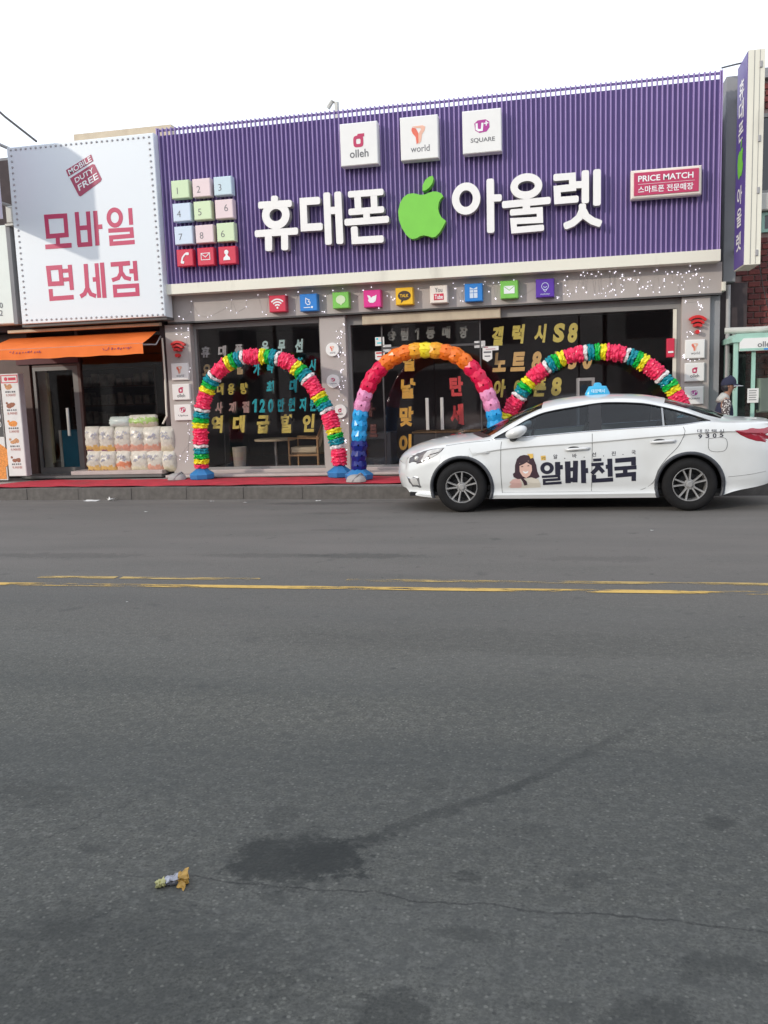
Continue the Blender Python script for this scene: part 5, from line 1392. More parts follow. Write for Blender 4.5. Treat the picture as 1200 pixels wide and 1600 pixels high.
mb = MB(); text_box(mb, 'olleh', P(1197, 537, oy0 - .05)[0], P(1197, 537.5, oy0 - .05)[1], .085, oy0 - .048, 0, .012, w=.24); mb.build('lettering', M['ink'], hd)
mb = MB(); mb.box(ox0 + .076, ox1 - .076, oy0 - .049, oy0 - .046, hz0_ + .005, hz0_ + .04); mb.build('stripe', M['booth'], hd)
mb = MB(); mb.box(P(1194, 546, oy0 - .05)[0], ox1 - .08, oy0 - .053, oy0 - .05, hz0_ + .008, hz0_ + .03); mb.build('blue_mark', M['blue_box'], hd)
mb = MB(); mb.box(ox0 + .08, ox1 - .08, oy1 - .04, oy1 - .03, .9, hz0_ - .01); mb.box(ox0 + .02, ox0 + .03, oy0 + .08, oy1 - .08, .3, hz0_ - .01); mb.box(ox1 - .03, ox1 - .02, oy0 + .08, oy1 - .08, .3, hz0_ - .01); mb.build('glass_panel', M['booth_glass'], booth)
mb = MB(); mb.box(ox0 + .072, ox1 - .072, oy0 + .01, oy0 + .05, .85, .93); mb.build('rail', M['booth'], booth)
mb = MB(); mb.box(ox0 + .072, ox1 - .072, oy1 - .06, oy1 - .02, .85, .93); mb.build('rail', M['booth'], booth)
mb = MB(); mb.box(P(1174, 600, oy0)[0], P(1180, 600, oy0)[0], oy0 + .012, oy0 + .05, .932, hz0_ - .003); mb.build('mullion', M['booth'], booth)
mb = MB(); mb.bbox(ox0 + .5, ox0 + .74, oy1 - .22, oy1 - .08, 1.05, 1.6, .02); ph = mb.build('telephone', mat('phone_grey', (.35, .36, .3), .5), booth)
mb = MB(); mb.tube([(ox0 + .47, oy1 - .24, 1.1), (ox0 + .47, oy1 - .26, 1.3)], .025, 8); mb.build('handset', M['black'], ph)
mb = MB(); c0, c1 = P(1168, 607, oy0 - .0), P(1185, 629, oy0 - .0); mb.box(c0[0], c1[0], oy0 - .004, oy0 + .004, c1[1], c0[1]); po = mb.build('notice', M['paper'], booth)
mb = MB()
for k in range(5): mb.box(c0[0] + .02, c1[0] - .03 - .01 * (k % 2), oy0 - .006, oy0 - .005, c0[1] - .04 - k * .035, c0[1] - .03 - k * .035)
mb.build('print', M['ink'], po)
mb = MB(); mb.box(ox0 + .02, ox1 - .02, oy0 + .02, oy1 - .02, .172, .2); mb.build('floor_plate', M['pipe'], booth)
mb = MB(); mb.tube([(ox0 - .03, 15.0, oz1 + .12), (ox0 + .5, 14.9, oz1 + .11), (ox1 + .2, 14.95, oz1 + .15)], .05, 10)
tt = thing('roof_pipe', 'pale horizontal pipe lying above the mint green phone booth', 'pipe', (ox0, 15, oz1)); mb.build('tube', M['pale_duct'], tt)

# cables against the sky
def cable(label, pts, r):
    q = MB(); q.tube(pts, r, 6); o = q.build('overhead_cable', M['cable']); tag(o, label, 'cable')
a, b = P(-40, 140, 15.0), P(57, 221, 15.0)
cable('thick dark cable slanting down to the top of the white banner sign', [(a[0], 15.0, a[1]), ((a[0] + b[0]) / 2, 15.0, (a[1] + b[1]) / 2 - .03), (b[0], 15.0, b[1])], .022)
a, b = P(1128, 106, 14.9), P(1172, 96, 14.2)
cable('thin grey cable from the purple signboard to the vertical sign', [(a[0], 14.9, a[1]), ((a[0] + b[0]) / 2, 14.5, (a[1] + b[1]) / 2 - .01), (b[0], 14.2, b[1])], .012)
a, b = P(1182, 372, 15.3), P(1215, 520, 15.2)
cable('thin pale wire hanging down in front of the brick wall', [(a[0], 15.4, a[1]), ((a[0] + b[0]) / 2 - .03, 15.4, (a[1] + b[1]) / 2), (b[0], 15.4, b[1])], .008)

# shops across the street, behind the camera; height set to shade the near road
for i, (x0, x1, h, c) in enumerate(((-34, -13.2, 5.4, (.44, .40, .36)), (-13, 1.8, 5.6, (.50, .46, .42)), (2, 30, 5.9, (.34, .32, .29)))):
    t = thing('opposite_building', ['low tan shop row across the street to the west', 'low cream shop row straight across the street', 'low grey shop row across the street to the east'][i], 'building', ((x0 + x1) / 2, -9, .14))
    mb = MB(); mb.box(x0, x1, -16, -9.0, .141, h); mb.build('wall', mat('opposite_wall_' + 'abc'[i], c, .8, var=.1, scale=.8), t)
    mb = MB(); mb.box(x0 - .1, x1 + .1, -16.1, -8.9, h + .002, h + .12); mb.build('roof', M['grey_wall'], t)
    mb = MB(); x = x0 + .6
    while x < x1 - 2.6:
        mb.box(x, x + 2.2, -8.99, -8.96, .5, 2.6); mb.box(x + .2, x + 2.0, -8.99, -8.96, 3.6, 4.8); x += 2.9
    mb.build('window_row', M['frame_dark'], t)


# ================================================================== balloon arches
def plastic(name, c, tr=.16):
    return mat(name, c, 0.28, var=.10, scale=30, trans=tr, spec=.5)
A = dict(red=plastic('tissue_red', (1.0, .045, .14)), yellow=plastic('tissue_yellow', (.98, .84, .02)), green=plastic('tissue_green', (.0, .50, .06)), teal=plastic('tissue_teal', (.0, .29, .36)), white=plastic('tissue_white', (.86, .82, .80)),
         navy=plastic('film_navy', (.012, .022, .22), .2), sky=plastic('film_sky', (.02, .38, .78)), pink=plastic('film_pink', (.86, .33, .56)), crimson=plastic('film_crimson', (.80, .01, .08)), orange=plastic('film_orange', (.95, .20, .015)), gold=plastic('film_gold', (.95, .75, .03)), amber=plastic('film_amber', (.95, .42, .03)))


def spline(pts, n):
    """Even resample of a Catmull-Rom curve."""
    out = []
    for i in range(len(pts) - 1):
        p0, p1, p2, p3 = (Vector(pts[max(0, min(len(pts) - 1, i + k))]) for k in (-1, 0, 1, 2))
        for j in range(12):
            t = j / 12
            out.append(.5 * ((2 * p1) + (-p0 + p2) * t + (2 * p0 - 5 * p1 + 4 * p2 - p3) * t * t + (-p0 + 3 * p1 - 3 * p2 + p3) * t ** 3))
    out.append(Vector(pts[-1]))
    d = [0]
    for a, b in zip(out, out[1:]): d.append(d[-1] + (b - a).length)
    xs = np.linspace(0, d[-1], n)
    return [Vector([np.interp(x, d, [p[k] for p in out]) for k in range(len(out[0]))]) for x in xs], d[-1]


class Path:
    def __init__(s, pts, Y, lean=0.0):
        w = [P(a, b, Y) for a, b in pts]
        s.p, s.L = spline(w, 400); s.Y = Y

    def at(s, d):
        f = max(0, min(398.999, d / s.L * 399)); i = int(f); k = f - i
        p = s.p[i].lerp(s.p[i + 1], k); t = (s.p[i + 1] - s.p[i]).normalized()
        return Vector((p.x, s.Y, p.y)), Vector((t.x, 0, t.y)), Vector((-t.y, 0, t.x))


def base_feet(t, x, y, w=.46):
    """Blue plastic water base: a low drum with sloped shoulders."""
    q = MB(); z0 = .172
    pf = [(0, .20), (.075, .20), (.10, .17), (.19, .10), (.20, .085), (.19, .01), (.17, 0), (0, 0)]
    q.lathe([(r * w / .4, h) for r, h in pf][::-1], (x, y, z0), n=8)
    q.build('base', M['base_blue'], t)
    q = MB(); q.tube([(x, y, z0 + .2), (x, y, z0 + .34)], .05, 8); q.build('socket', M['frame_dark'], t)


def ruffle_arch(label, pts, Y, seq, lens, start_shift, r0=.115, group=None, feet=True):
    pa = Path(pts, Y)
    p0, p1 = pa.at(0)[0], pa.at(pa.L)[0]
    t = thing('balloon_arch', label, 'arch', (p0.x, Y, .172), group)
    rr = random.Random(label)
    d = -start_shift; k = 0
    segs = []
    while d < pa.L:
        c = seq[k % len(seq)]; l_ = lens[c]; segs.append((max(0, d), min(pa.L, d + l_), c)); d += l_; k += 1
    for a, b, c in segs:
        if b - a < .02: continue
        n = max(1, round((b - a) / .046)); q = MB(); rows = []; N = 34
        dl = (b - a) / n
        for j in range(n):
            ph = rr.uniform(0, 6.3)
            lobes = rr.randint(6, 9)
            big = r0 * rr.uniform(.96, 1.14)
            for f, rad, fr in ((0.02, .93, .03), (.28, 1.03, .06), (.60, 1.06, .085), (.88, .97, .05)):
                c0, T, Nn = pa.at(a + (j + f) * dl)
                row = []
                for i in range(N):
                    an = 2 * math.pi * i / N
                    w = 1 + fr * math.sin(lobes * an + ph) + fr * .9 * rr.uniform(-1, 1)
                    r = big * rad * w
                    sh = (fr * .16) * math.sin(lobes * an * .5 + ph * 2) + rr.uniform(-.007, .007)
                    row.append(c0 + T * sh + (Nn * math.cos(an) + Vector((0, 1, 0)) * math.sin(an)) * r)
                row.append(row[0]); rows.append(row)
        q.sheet(rows)
        q.build('ruffle_' + {'red': 'red', 'yellow': 'yellow', 'green': 'green', 'teal': 'teal', 'white': 'white'}[c], A[c], t)
    q = MB(); q.tube([pa.at(pa.L * i / 40)[0] for i in range(41)], .03, 6); q.build('inner_pole', M['frame_dark'], t)
    for p in ((p0, p1) if feet else ()): base_feet(t, p.x, Y)
    return pa, t


C1 = lambda l: [(250 + x / 3.871, 420 + y / 3.871) for x, y in l]
LENS = dict(red=.285, yellow=.095, green=.085, teal=.105, white=.065)
ruffle_arch('balloon arch of multicoloured ruffles in front of the left window',
            C1([(252, 1205), (249, 1120), (246, 1030), (245, 945), (255, 850), (275, 765), (310, 680), (365, 610), (430, 565), (505, 537), (590, 530), (680, 535), (765, 560), (830, 605), (890, 662), (935, 725), (975, 795), (1015, 870), (1043, 950), (1067, 1040), (1080, 1110), (1087, 1190)]),
            14.25, ['red', 'yellow', 'green', 'teal', 'white'], LENS, .215, .118, 'balloon arches outside the phone store')
C3 = lambda l: [(780 + x / 2.857, 420 + y / 2.857) for x, y in l]
ruffle_arch('balloon arch of red green yellow and white ruffles rising behind the white taxi',
            C3([(10, 905), (22, 760), (48, 640), (85, 575), (122, 520), (170, 470), (230, 428), (290, 397), (355, 380), (430, 372), (500, 373), (570, 386), (640, 416), (700, 458), (752, 510), (790, 565), (825, 625), (850, 700), (872, 800), (880, 905)]),
            14.05, ['red', 'white', 'teal', 'green', 'yellow'], LENS, .33, .112, 'balloon arches outside the phone store')

# the plaited rainbow arch
C2 = lambda l: [(500 + x / 4, 420 + y / 4) for x, y in l]
YR = 13.75
pa = Path(C2([(243, 1262), (243, 1150), (245, 1030), (250, 930), (263, 850), (290, 762), (332, 680), (390, 612), (455, 560), (545, 522), (660, 508), (775, 518), (865, 550), (940, 612), (1005, 695), (1050, 790), (1080, 880), (1098, 980), (1108, 1080), (1112, 1180), (1113, 1270)]), YR)
t = thing('balloon_arch', 'rainbow arch of folded plastic film, navy to yellow, before the shop doors', 'arch', (pa.at(0)[0].x, YR, .172), 'balloon arches outside the phone store')
half = ['navy'] * 3 + ['sky'] * 3 + ['pink'] * 2 + ['crimson'] * 3 + ['orange'] * 3
allc = half + ['amber', 'gold', 'amber'] + half[::-1]
n = len(allc); dl = pa.L / n; rr = random.Random(4)
for j, c in enumerate(allc):
    # each segment: a drum of six kite panels, every panel with a square opening into the hollow
    q = MB(); N = 6; tw = (j % 2) * math.pi / N + rr.uniform(-.15, .15)
    def pt(d, an, r):
        c0, T, Nn = pa.at(j * dl + d)
        return c0 + (Nn * math.cos(an) + Vector((0, 1, 0)) * math.sin(an)) * r
    R0 = .128
    for i in range(N):
        a0, a1 = tw + 2 * math.pi * i / N, tw + 2 * math.pi * (i + 1) / N
        am = (a0 + a1) / 2
        lo0, lo1, hi0, hi1 = pt(-.004, a0, R0 * .93), pt(-.004, a1, R0 * .93), pt(dl + .006, a0, R0 * .93), pt(dl + .006, a1, R0 * .93)
        m0, m1 = pt(dl * .5, a0, R0 * rr.uniform(.98, 1.12)), pt(dl * .5, a1, R0 * rr.uniform(.98, 1.12))
        ctr = pt(dl * rr.uniform(.42, .58), am, R0 * 1.0)
        outer = [lo0, lo1, m1, hi1, hi0, m0]
        cen = sum(outer, Vector()) / 6
        inn = [ctr + (o_ - cen) * rr.uniform(.15, .23) for o_ in outer]
        deep = [pt(dl * .5, am, R0 * .80) + (o_ - cen) * .12 for o_ in outer]
        b_ = len(q.v); q.v.extend([tuple(x) for x in outer + inn + deep])
        for s in range(6):
            s2 = (s + 1) % 6
            q.f.append((b_ + s, b_ + s2, b_ + 6 + s2, b_ + 6 + s)); q.m.append(0)
            q.f.append((b_ + 6 + s, b_ + 6 + s2, b_ + 12 + s2, b_ + 12 + s)); q.m.append(0)
    q.build('film_segment', A[c], t)
q = MB(); q.tube([pa.at(pa.L * i / 40)[0] for i in range(41)], .028, 6); q.build('inner_pole', M['frame_dark'], t)
base_feet(t, pa.at(0)[0].x, YR, .48); base_feet(t, pa.at(pa.L)[0].x, YR, .48)

def weight(label, x, y, rot):
    t = thing('sandbag_weight', label, 'weight', (x, y, .172))
    q = MB(); rows = []
    for j in range(9):
        u = -1 + j / 4; e = math.sqrt(max(0.02, 1 - abs(u) ** 3))
        row = []
        for k in range(13):
            a = math.pi * k / 12
            row.append((x + u * .17, y + math.cos(a) * .13 * e, .172 + math.sin(a) ** .7 * .115 * e + .001))
        rows.append(row)
    q.sheet(rows); o = q.build('bag_body', M['sandbag'], t, smooth=True)
    q = MB(); q.tube([(x - .02, y - .135, .19), (x + .05, y - .10, .275), (x + .08, y, .305), (x + .08, y + .1, .27)], .012, 6); q.build('strap', M['pipe'], t)
    t.rotation_euler.z = rot
a = P(280, 744, 14.25)[0]; weight('grey weight bag leaning against the blue foot of the left balloon arch', a - .02, 14.2, .1)
a = P(556, 750, 13.4)[0]; weight('grey weight bag in front of the blue foot of the rainbow arch', a, 13.42, -.15)

# ================================================================== the taxi
NOSE = -2.21
def pchip(xs, ys):
    xs, ys = np.array(xs, float), np.array(ys, float)
    h = np.diff(xs); dlt = np.diff(ys) / h
    m = np.zeros(len(xs)); m[0], m[-1] = dlt[0], dlt[-1]
    for i in range(1, len(xs) - 1):
        if dlt[i - 1] * dlt[i] > 0:
            w1, w2 = 2 * h[i] + h[i - 1], h[i] + 2 * h[i - 1]
            m[i] = (w1 + w2) / (w1 / dlt[i - 1] + w2 / dlt[i])
    def f(x):
        x = min(max(x, xs[0]), xs[-1]); i = min(len(xs) - 2, max(0, int(np.searchsorted(xs, x) - 1)))
        t = (x - xs[i]) / h[i]
        return float((2 * t**3 - 3 * t**2 + 1) * ys[i] + (t**3 - 2 * t**2 + t) * h[i] * m[i] + (-2 * t**3 + 3 * t**2) * ys[i + 1] + (t**3 - t**2) * h[i] * m[i + 1])
    return f
keys_ = [(-2.03, .60, .58, -2.205, .655), (-1.98, .715, .64, -2.15, .725), (-1.85, .785, .73, -2.02, .815), (-1.6, .862, .79, -1.70, .915), (-1.3, .905, .805, -1.40, .958), (-.90, .948, .80, -1.13, .985),
         (-.6, 1.105, .735, -.74, 1.165), (-.4, 1.21, .69, -.48, 1.275), (-.2, 1.292, .655, -.17, 1.385), (.19, 1.352, .62, .20, 1.436), (.57, 1.392, .61, .60, 1.453), (.95, 1.372, .61, 1.0, 1.437), (1.22, 1.315, .615, 1.28, 1.39),
         (1.51, 1.232, .64, 1.60, 1.305), (1.783, 1.128, .69, 1.92, 1.205), (1.98, 1.092, .72, 2.13, 1.128), (2.25, 1.078, .735, 2.33, 1.102), (2.45, 1.062, .73, 2.51, 1.09), (2.55, 1.02, .69, 2.60, 1.062), (2.585, .93, .64, 2.645, .95)]
kx = [k[0] for k in keys_]
ZR, YRr, XC, ZC = (pchip(kx, [k[i] for k in keys_]) for i in (1, 2, 3, 4))
WID = pchip([-2.03, -1.98, -1.9, -1.75, -1.5, -1.25, -.8, 0, 1.5, 1.9, 2.2, 2.4, 2.52, 2.585], [.66, .73, .80, .865, .908, .925, .932, .932, .932, .915, .88, .825, .755, .68])
ZBELT = pchip([-2.03, -1.98, -1.85, -1.6, -1.3, -.87, -.4, .186, .8, 1.4, 1.783, 1.98, 2.25, 2.45, 2.55, 2.585], [.58, .69, .762, .832, .878, .916, .943, .983, 1.015, 1.041, 1.077, 1.065, 1.05, 1.03, .985, .90])
ZCH = pchip([-2.03, -1.6, -1.09, -.685, .38, 1.4, 1.99, 2.4, 2.585], [.50, .64, .731, .796, .854, .925, .95, .90, .82])
ZSILL = pchip([-2.03, -1.94, -1.75, -1.6, -1.2, .9, 1.9, 2.05, 2.41, 2.585], [.30, .235, .20, .19, .176, .17, .19, .235, .30, .36])
OFF = pchip([.15, .19, .24, .255, .30, .36, .5, .64], [.06, .02, .012, .03, .034, .014, .002, .0])
HUBS = (-1.254, 1.54); ZH = .318; RA = .385
def zbot(x):
    z = ZSILL(x)
    for c in HUBS:
        if abs(x - c) < RA: z = max(z, ZH + math.sqrt(RA * RA - (x - c) ** 2))
    return z
def SIDE(x, z):
    """Half width of the body at (x, z)."""
    w, zb, zc = WID(x), ZBELT(x), ZCH(x)
    if z >= zb:
        zr, yr = ZR(x), YRr(x)
        k = min(1, (z - zb) / max(.02, zr - zb))
        yb = w - .052
        return yb + (yr - yb) * k + .012 * math.sin(math.pi * k)
    o = OFF(z)
    if z > zc: o += .052 * ((z - zc) / max(.02, zb - zc)) ** 1.5
    elif z > zc - .16: o += .017 * (1 - (zc - z) / .16) * (1 if x > -1.0 else max(0, (x + 1.5) / .5))
    for c in HUBS:
        dd = math.hypot(x - c, z - ZH)
        if RA - .01 < dd < RA + .12: o -= .014 * (1 - (dd - RA) / .12) ** 2 if dd > RA else .014
    return w - o
CY, CX0 = 11.905, 0.0
taxi = thing('taxi', 'white sedan taxi with bold Korean door lettering and a blue roof light', 'taxi', (.22, CY, 0))
paint = mat('white_car_paint', (.70, .71, .70), .3, var=.015, coat=.8, dirt=((.60, .59, .55), 1.6, .55, .95))
blk = mat('car_black_trim', (.015, .015, .017), .4)
chrome = mat('chrome', (.72, .72, .72), .15, metal=1.0, var=.02)
rubber = mat('tyre_rubber', (.013, .0125, .013), .85, spec=.25, var=.2, scale=12)
rimm = mat('alloy', (.50, .49, .48), .36, metal=.6, var=.06)
trimg = mat('fender_trim', (.045, .048, .056), .5, var=.35, scale=9)
seam_m = mat('panel_gap', (.09, .09, .09), .7)
cabin = mat('cabin_trim', (.05, .048, .046), .7)
seatm = mat('seat_cloth', (.13, .115, .10), .8)
cglass = glass_mat('car_glass', (.36, .43, .47), f0=.012, boost=.75)

cols = set(np.round(np.arange(-1.9, 2.41, .05), 4)) | {-2.03, -2.015, -1.995, -1.97, -1.94, 2.44, 2.47, 2.5, 2.53, 2.555, 2.572, 2.585}
for c in HUBS:
    for k in range(25): cols.add(round(c - RA * math.cos(math.pi * k / 24), 4))
    cols.add(round(c - RA - .0006, 4)); cols.add(round(c + RA + .0006, 4))
cols = sorted(cols)
DLO_LO = lambda x: ZBELT(x) + .012
DHI = pchip([-.869, -.601, -.401, -.203, .188, .572, .95, 1.25, 1.51, 1.783], [.925, 1.061, 1.168, 1.243, 1.305, 1.346, 1.328, 1.268, 1.192, 1.092])
def dlo(x):
    if not -.865 < x < 1.78: return None
    lo, hi = DLO_LO(x), min(DHI(x), ZR(x) - .012)
    return (lo, hi) if hi > lo + .004 else None

def both(fn):
    """Run a builder for the near (-1) and far (+1) side."""
    for s in (-1, 1): fn(s)

body = MB()
def add_sheet(mb, rows, flip):
    mb.sheet(rows[::-1] if flip else rows)
def side_sheet(s):
    rows_l, rows_a, rows_b = [], [], []
    nl = 22
    for x in cols:
        z0, zb, zc = zbot(x), ZBELT(x), ZCH(x)
        zz = []
        if z0 < zc - .05:
            zz = list(np.linspace(z0, zc - .012, 14)) + [zc] + list(np.linspace(zc, zb, 8)[1:])
        else: zz = list(np.linspace(z0, zb, nl))
        rows_l.append([(x, CY + s * SIDE(x, z), z) for z in zz])
        d = dlo(x); zr = ZR(x); mid = (zb + zr) / 2
        lo, hi = d if d else (mid, mid)
        if d is None and x <= -.865: lo = hi = min(mid, zr)
        rows_a.append([(x, CY + s * SIDE(x, z), z) for z in np.linspace(zb, lo, 4)])
        rows_b.append([(x, CY + s * SIDE(x, z), z) for z in np.linspace(hi, zr, 4)])
    for r in (rows_l, rows_a, rows_b): add_sheet(body, r, s > 0)
both(side_sheet)
# upper shell from rail to rail, leaving the two screens open
NU = 9
def top_pt(x, u):
    """u from -1 (near rail) to 1 (far rail)."""
    yr, zr = YRr(x), ZR(x); a = 1 - u * u
    return (x + (XC(x) - x) * a, CY + u * yr, zr + (ZC(x) - zr) * (1 - abs(u) ** 2.4))
us = np.linspace(-1, 1, 2 * NU + 1)
def span(x0, x1):
    xs = [x for x in cols if x0 <= x <= x1]
    if xs[0] > x0 + 1e-6: xs = [x0] + xs
    if xs[-1] < x1 - 1e-6: xs = xs + [x1]
    return xs
WS = (-.86, -.24); RW = (1.26, 1.90)
for x0, x1 in ((-2.03, WS[0]), (WS[1], RW[0]), (RW[1], 2.585)):
    body.sheet([[top_pt(x, u) for u in us] for x in span(x0, x1)][::-1])
for (x0, x1) in (WS, RW):                                    # screen pillars
    for sgn in (-1, 1):
        uu = np.linspace(.90 * sgn, 1.0 * sgn, 3)
        rows = [[top_pt(x, u) for u in uu] for x in span(x0, x1)]
        add_sheet(body, rows, sgn > 0)
# nose and tail fascias
def fascia(x_end, front):
    rows = []
    zs_ = np.linspace(ZSILL(x_end), ZBELT(x_end), 9)
    for z in list(zs_) + [ZR(x_end)]:
        row = []
        hw = SIDE(x_end, z)
        for u in us:
            a = 1 - abs(u) ** 2.2
            dx = (XC(x_end) - x_end) * a
            k = (z - zs_[0]) / (ZR(x_end) - zs_[0])
            dx *= (1.0 + .10 * math.sin(math.pi * min(1, k)) - (.18 * (1 - k) ** 3))
            zz = z + (ZC(x_end) - ZR(x_end)) * (1 - abs(u) ** 2.4) * k ** 4
            row.append((x_end + dx, CY + u * hw, zz))
        rows.append(row)
    add_sheet(body, rows, not front)
fascia(-2.03, True); fascia(2.585, False)
bo = body.build('body', paint, taxi, smooth=True, fix=True)
bmod = bo.modifiers.new('split', 'EDGE_SPLIT'); bmod.split_angle = math.radians(38)

# dark underside, wheel housings
mb = MB()
mb.box(-1.95, 2.05, CY - .80, CY + .80, .21, .26)
for c in HUBS:
    for s in (-1, 1):
        rows = []
        for k in range(25):
            a = math.pi * (k / 24) * 1.16 - .08 * math.pi
            x, z = c - (RA - .002) * math.cos(a), ZH + (RA - .002) * math.sin(a)
            xx = min(max(x, -2.02), 2.58)
            yo = SIDE(xx, max(z, .2)) - .004
            rows.append([(x, CY + s * yo, z), (x, CY + s * (yo - .02), z), (x, CY + s * .55, z)])
        add_sheet(mb, rows, s > 0)
        mb.box(c - .4, c + .4, CY + min(s * .55, s * .54), CY + max(s * .55, s * .54), .2, .75)
mb.build('underbody', blk, taxi)

def patch(mb, xs, lo, hi, s, off, nz=6, mi=0):
    rows = []
    for x in xs:
        rows.append([(x, CY + s * (SIDE(x, z) + off), z) for z in np.linspace(lo(x), hi(x), nz)])
    b = len(mb.v); mb.sheet(rows[::-1] if s > 0 else rows, mi)

# side glass, pillars and bright trim
def glasses(s):
    def pan(x0b, x0t, x1b, x1t, name):
        """Pane between two leaning edges (x at belt, x at top)."""
        q = MB(); rows = []
        for k in np.linspace(0, 1, 24):
            row = []
            for v in np.linspace(0, 1, 7):
                x = (x0b + (x0t - x0b) * v) * (1 - k) + (x1b + (x1t - x1b) * v) * k
                d = dlo(min(max(x, -.86), 1.775)) or (DLO_LO(x), DLO_LO(x) + .002)
                z = d[0] + (d[1] - d[0]) * v
                row.append((x, CY + s * (SIDE(x, z) - .010), z))
            rows.append(row)
        add_sheet(q, rows, s > 0); return q.build(name, cglass, taxi, smooth=True)
    pan(-.60, -.60, .345, .36, 'side_window'); pan(.50, .46, 1.235, 1.215, 'side_window'); pan(1.27, 1.25, 1.775, 1.775, 'quarter_window')
    q = MB()
    def bar(x0, x1, off=-.004):
        patch(q, np.linspace(x0, x1, 4), lambda x: (dlo(x) or (DLO_LO(x),) * 2)[0], lambda x: (dlo(x) or (DLO_LO(x),) * 2)[1], s, off)
    bar(.345, .50); q.build('pillar_trim', blk, taxi, smooth=True)
    q = MB(); bar(-.862, -.60); q.build('pillar_trim', blk, taxi, smooth=True)
    q = MB(); bar2 = lambda x0, x1: patch(q, np.linspace(x0, x1, 3), lambda x: dlo(x)[0], lambda x: dlo(x)[1], s, -.003)
    bar2(1.222, 1.245)
    q.build('window_divider', mat('divider', (.30, .31, .32), .4), taxi)
    q = MB()
    xs_ = [x for x in np.linspace(-.86, 1.775, 70)]
    lo_ = [(x, CY + s * (SIDE(x, DLO_LO(x)) + .003), DLO_LO(x)) for x in xs_]
    q.tube(lo_, .0065, 6); q.build('belt_strip', chrome, taxi, smooth=True)
    q = MB(); hi_ = [(x, CY + s * (SIDE(x, dlo(x)[1]) + .001), dlo(x)[1]) for x in xs_ if dlo(x)]
    q.tube(hi_, .009, 6); q.build('window_seal', blk, taxi, smooth=True)
both(glasses)
for nm, (x0, x1) in (('windscreen', WS), ('rear_screen', RW)):
    q = MB(); q.sheet([[tuple(np.array(top_pt(x, u)) - np.array((0, 0, .006))) for u in np.linspace(-.905, .905, 15)] for x in np.linspace(x0, x1, 12)][::-1]); q.build(nm, cglass, taxi, smooth=True)
q = MB(); q.sheet([[tuple(np.array(top_pt(x, u)) + np.array((0, 0, .004))) for u in np.linspace(-.93, .93, 13)] for x in np.linspace(-.955, -.85, 3)][::-1]); q.build('cowl', blk, taxi)

# panel gaps
def curve_on(q, pts, s, r=.0035, off=.0005, n=24):
    sp, L = spline(pts, n)
    q.tube([(p.x, CY + s * (SIDE(p.x, p.y) + off), p.y) for p in sp], r, 5)
def gaps(s):
    q = MB()
    curve_on(q, [(-.735, .90), (-.745, .80), (-.748, .5), (-.735, .25)], s)
    curve_on(q, [(.383, .975), (.380, .7), (.373, .26)], s)
    curve_on(q, [(1.46, 1.03), (1.475, .96), (1.40, .80), (1.27, .66), (1.17, .52), (1.11, .36), (.97, .268), (.8, .252)], s)
    curve_on(q, [(-.735, .255), (0, .252), (.82, .252)], s)
    curve_on(q, [(-1.45, .862), (-1.2, .893), (-.88, .918)], s, .003)
    curve_on(q, [(1.75, .885), (1.765, .742), (1.94, .738), (1.945, .88), (1.75, .885)], s, .0028, n=40)
    curve_on(q, [(-1.62, .30), (-1.66, .36)], s, .002)
    q.build('panel_gap', seam_m, taxi)
    for hx, hz in ((.06, .782), (1.08, .852)):
        q = MB(); q.tube([(hx, CY + s * (SIDE(hx, hz) + .006), hz), (hx + .03, CY + s * (SIDE(hx, hz) + .034), hz + .004), (hx + .24, CY + s * (SIDE(hx, hz) + .036), hz + .014), (hx + .285, CY + s * (SIDE(hx, hz) + .006), hz + .016)], [.014, .017, .017, .014], 8)
        q.build('door_handle', mat('handle_white', (.68, .68, .67), .25, coat=.6), taxi, smooth=True)
        q = MB(); q.prism([(hx + .10 + .075 * math.cos(a), hz + .012 + .030 * math.sin(a)) for a in np.linspace(0, 2 * math.pi, 20)[:-1]], 0, .001)
        q.v = [(x, CY + s * (SIDE(x, z) + .002), z) for x, y, z in q.v]; q.build('handle_recess', seam_m, taxi)
both(gaps)

# arch mouldings
def mould(s):
    for c in HUBS:
        rows = []
        for k in range(33):
            a = math.pi * (-.12 + 1.24 * k / 32)
            row = []
            for r, o in ((RA - .012, -.01), (RA - .004, .012), (RA + .022, .014), (RA + .032, .003)):
                x, z = c - r * math.cos(a), ZH + r * math.sin(a)
                z = max(z, ZSILL(min(max(x, -2.02), 2.58)) - .002)
                row.append((x, CY + s * (SIDE(min(max(x, -2.02), 2.58), z) + o), z))
            rows.append(row)
        q = MB(); add_sheet(q, rows, s < 0); q.build('arch_moulding', trimg, taxi, smooth=True)
both(mould)

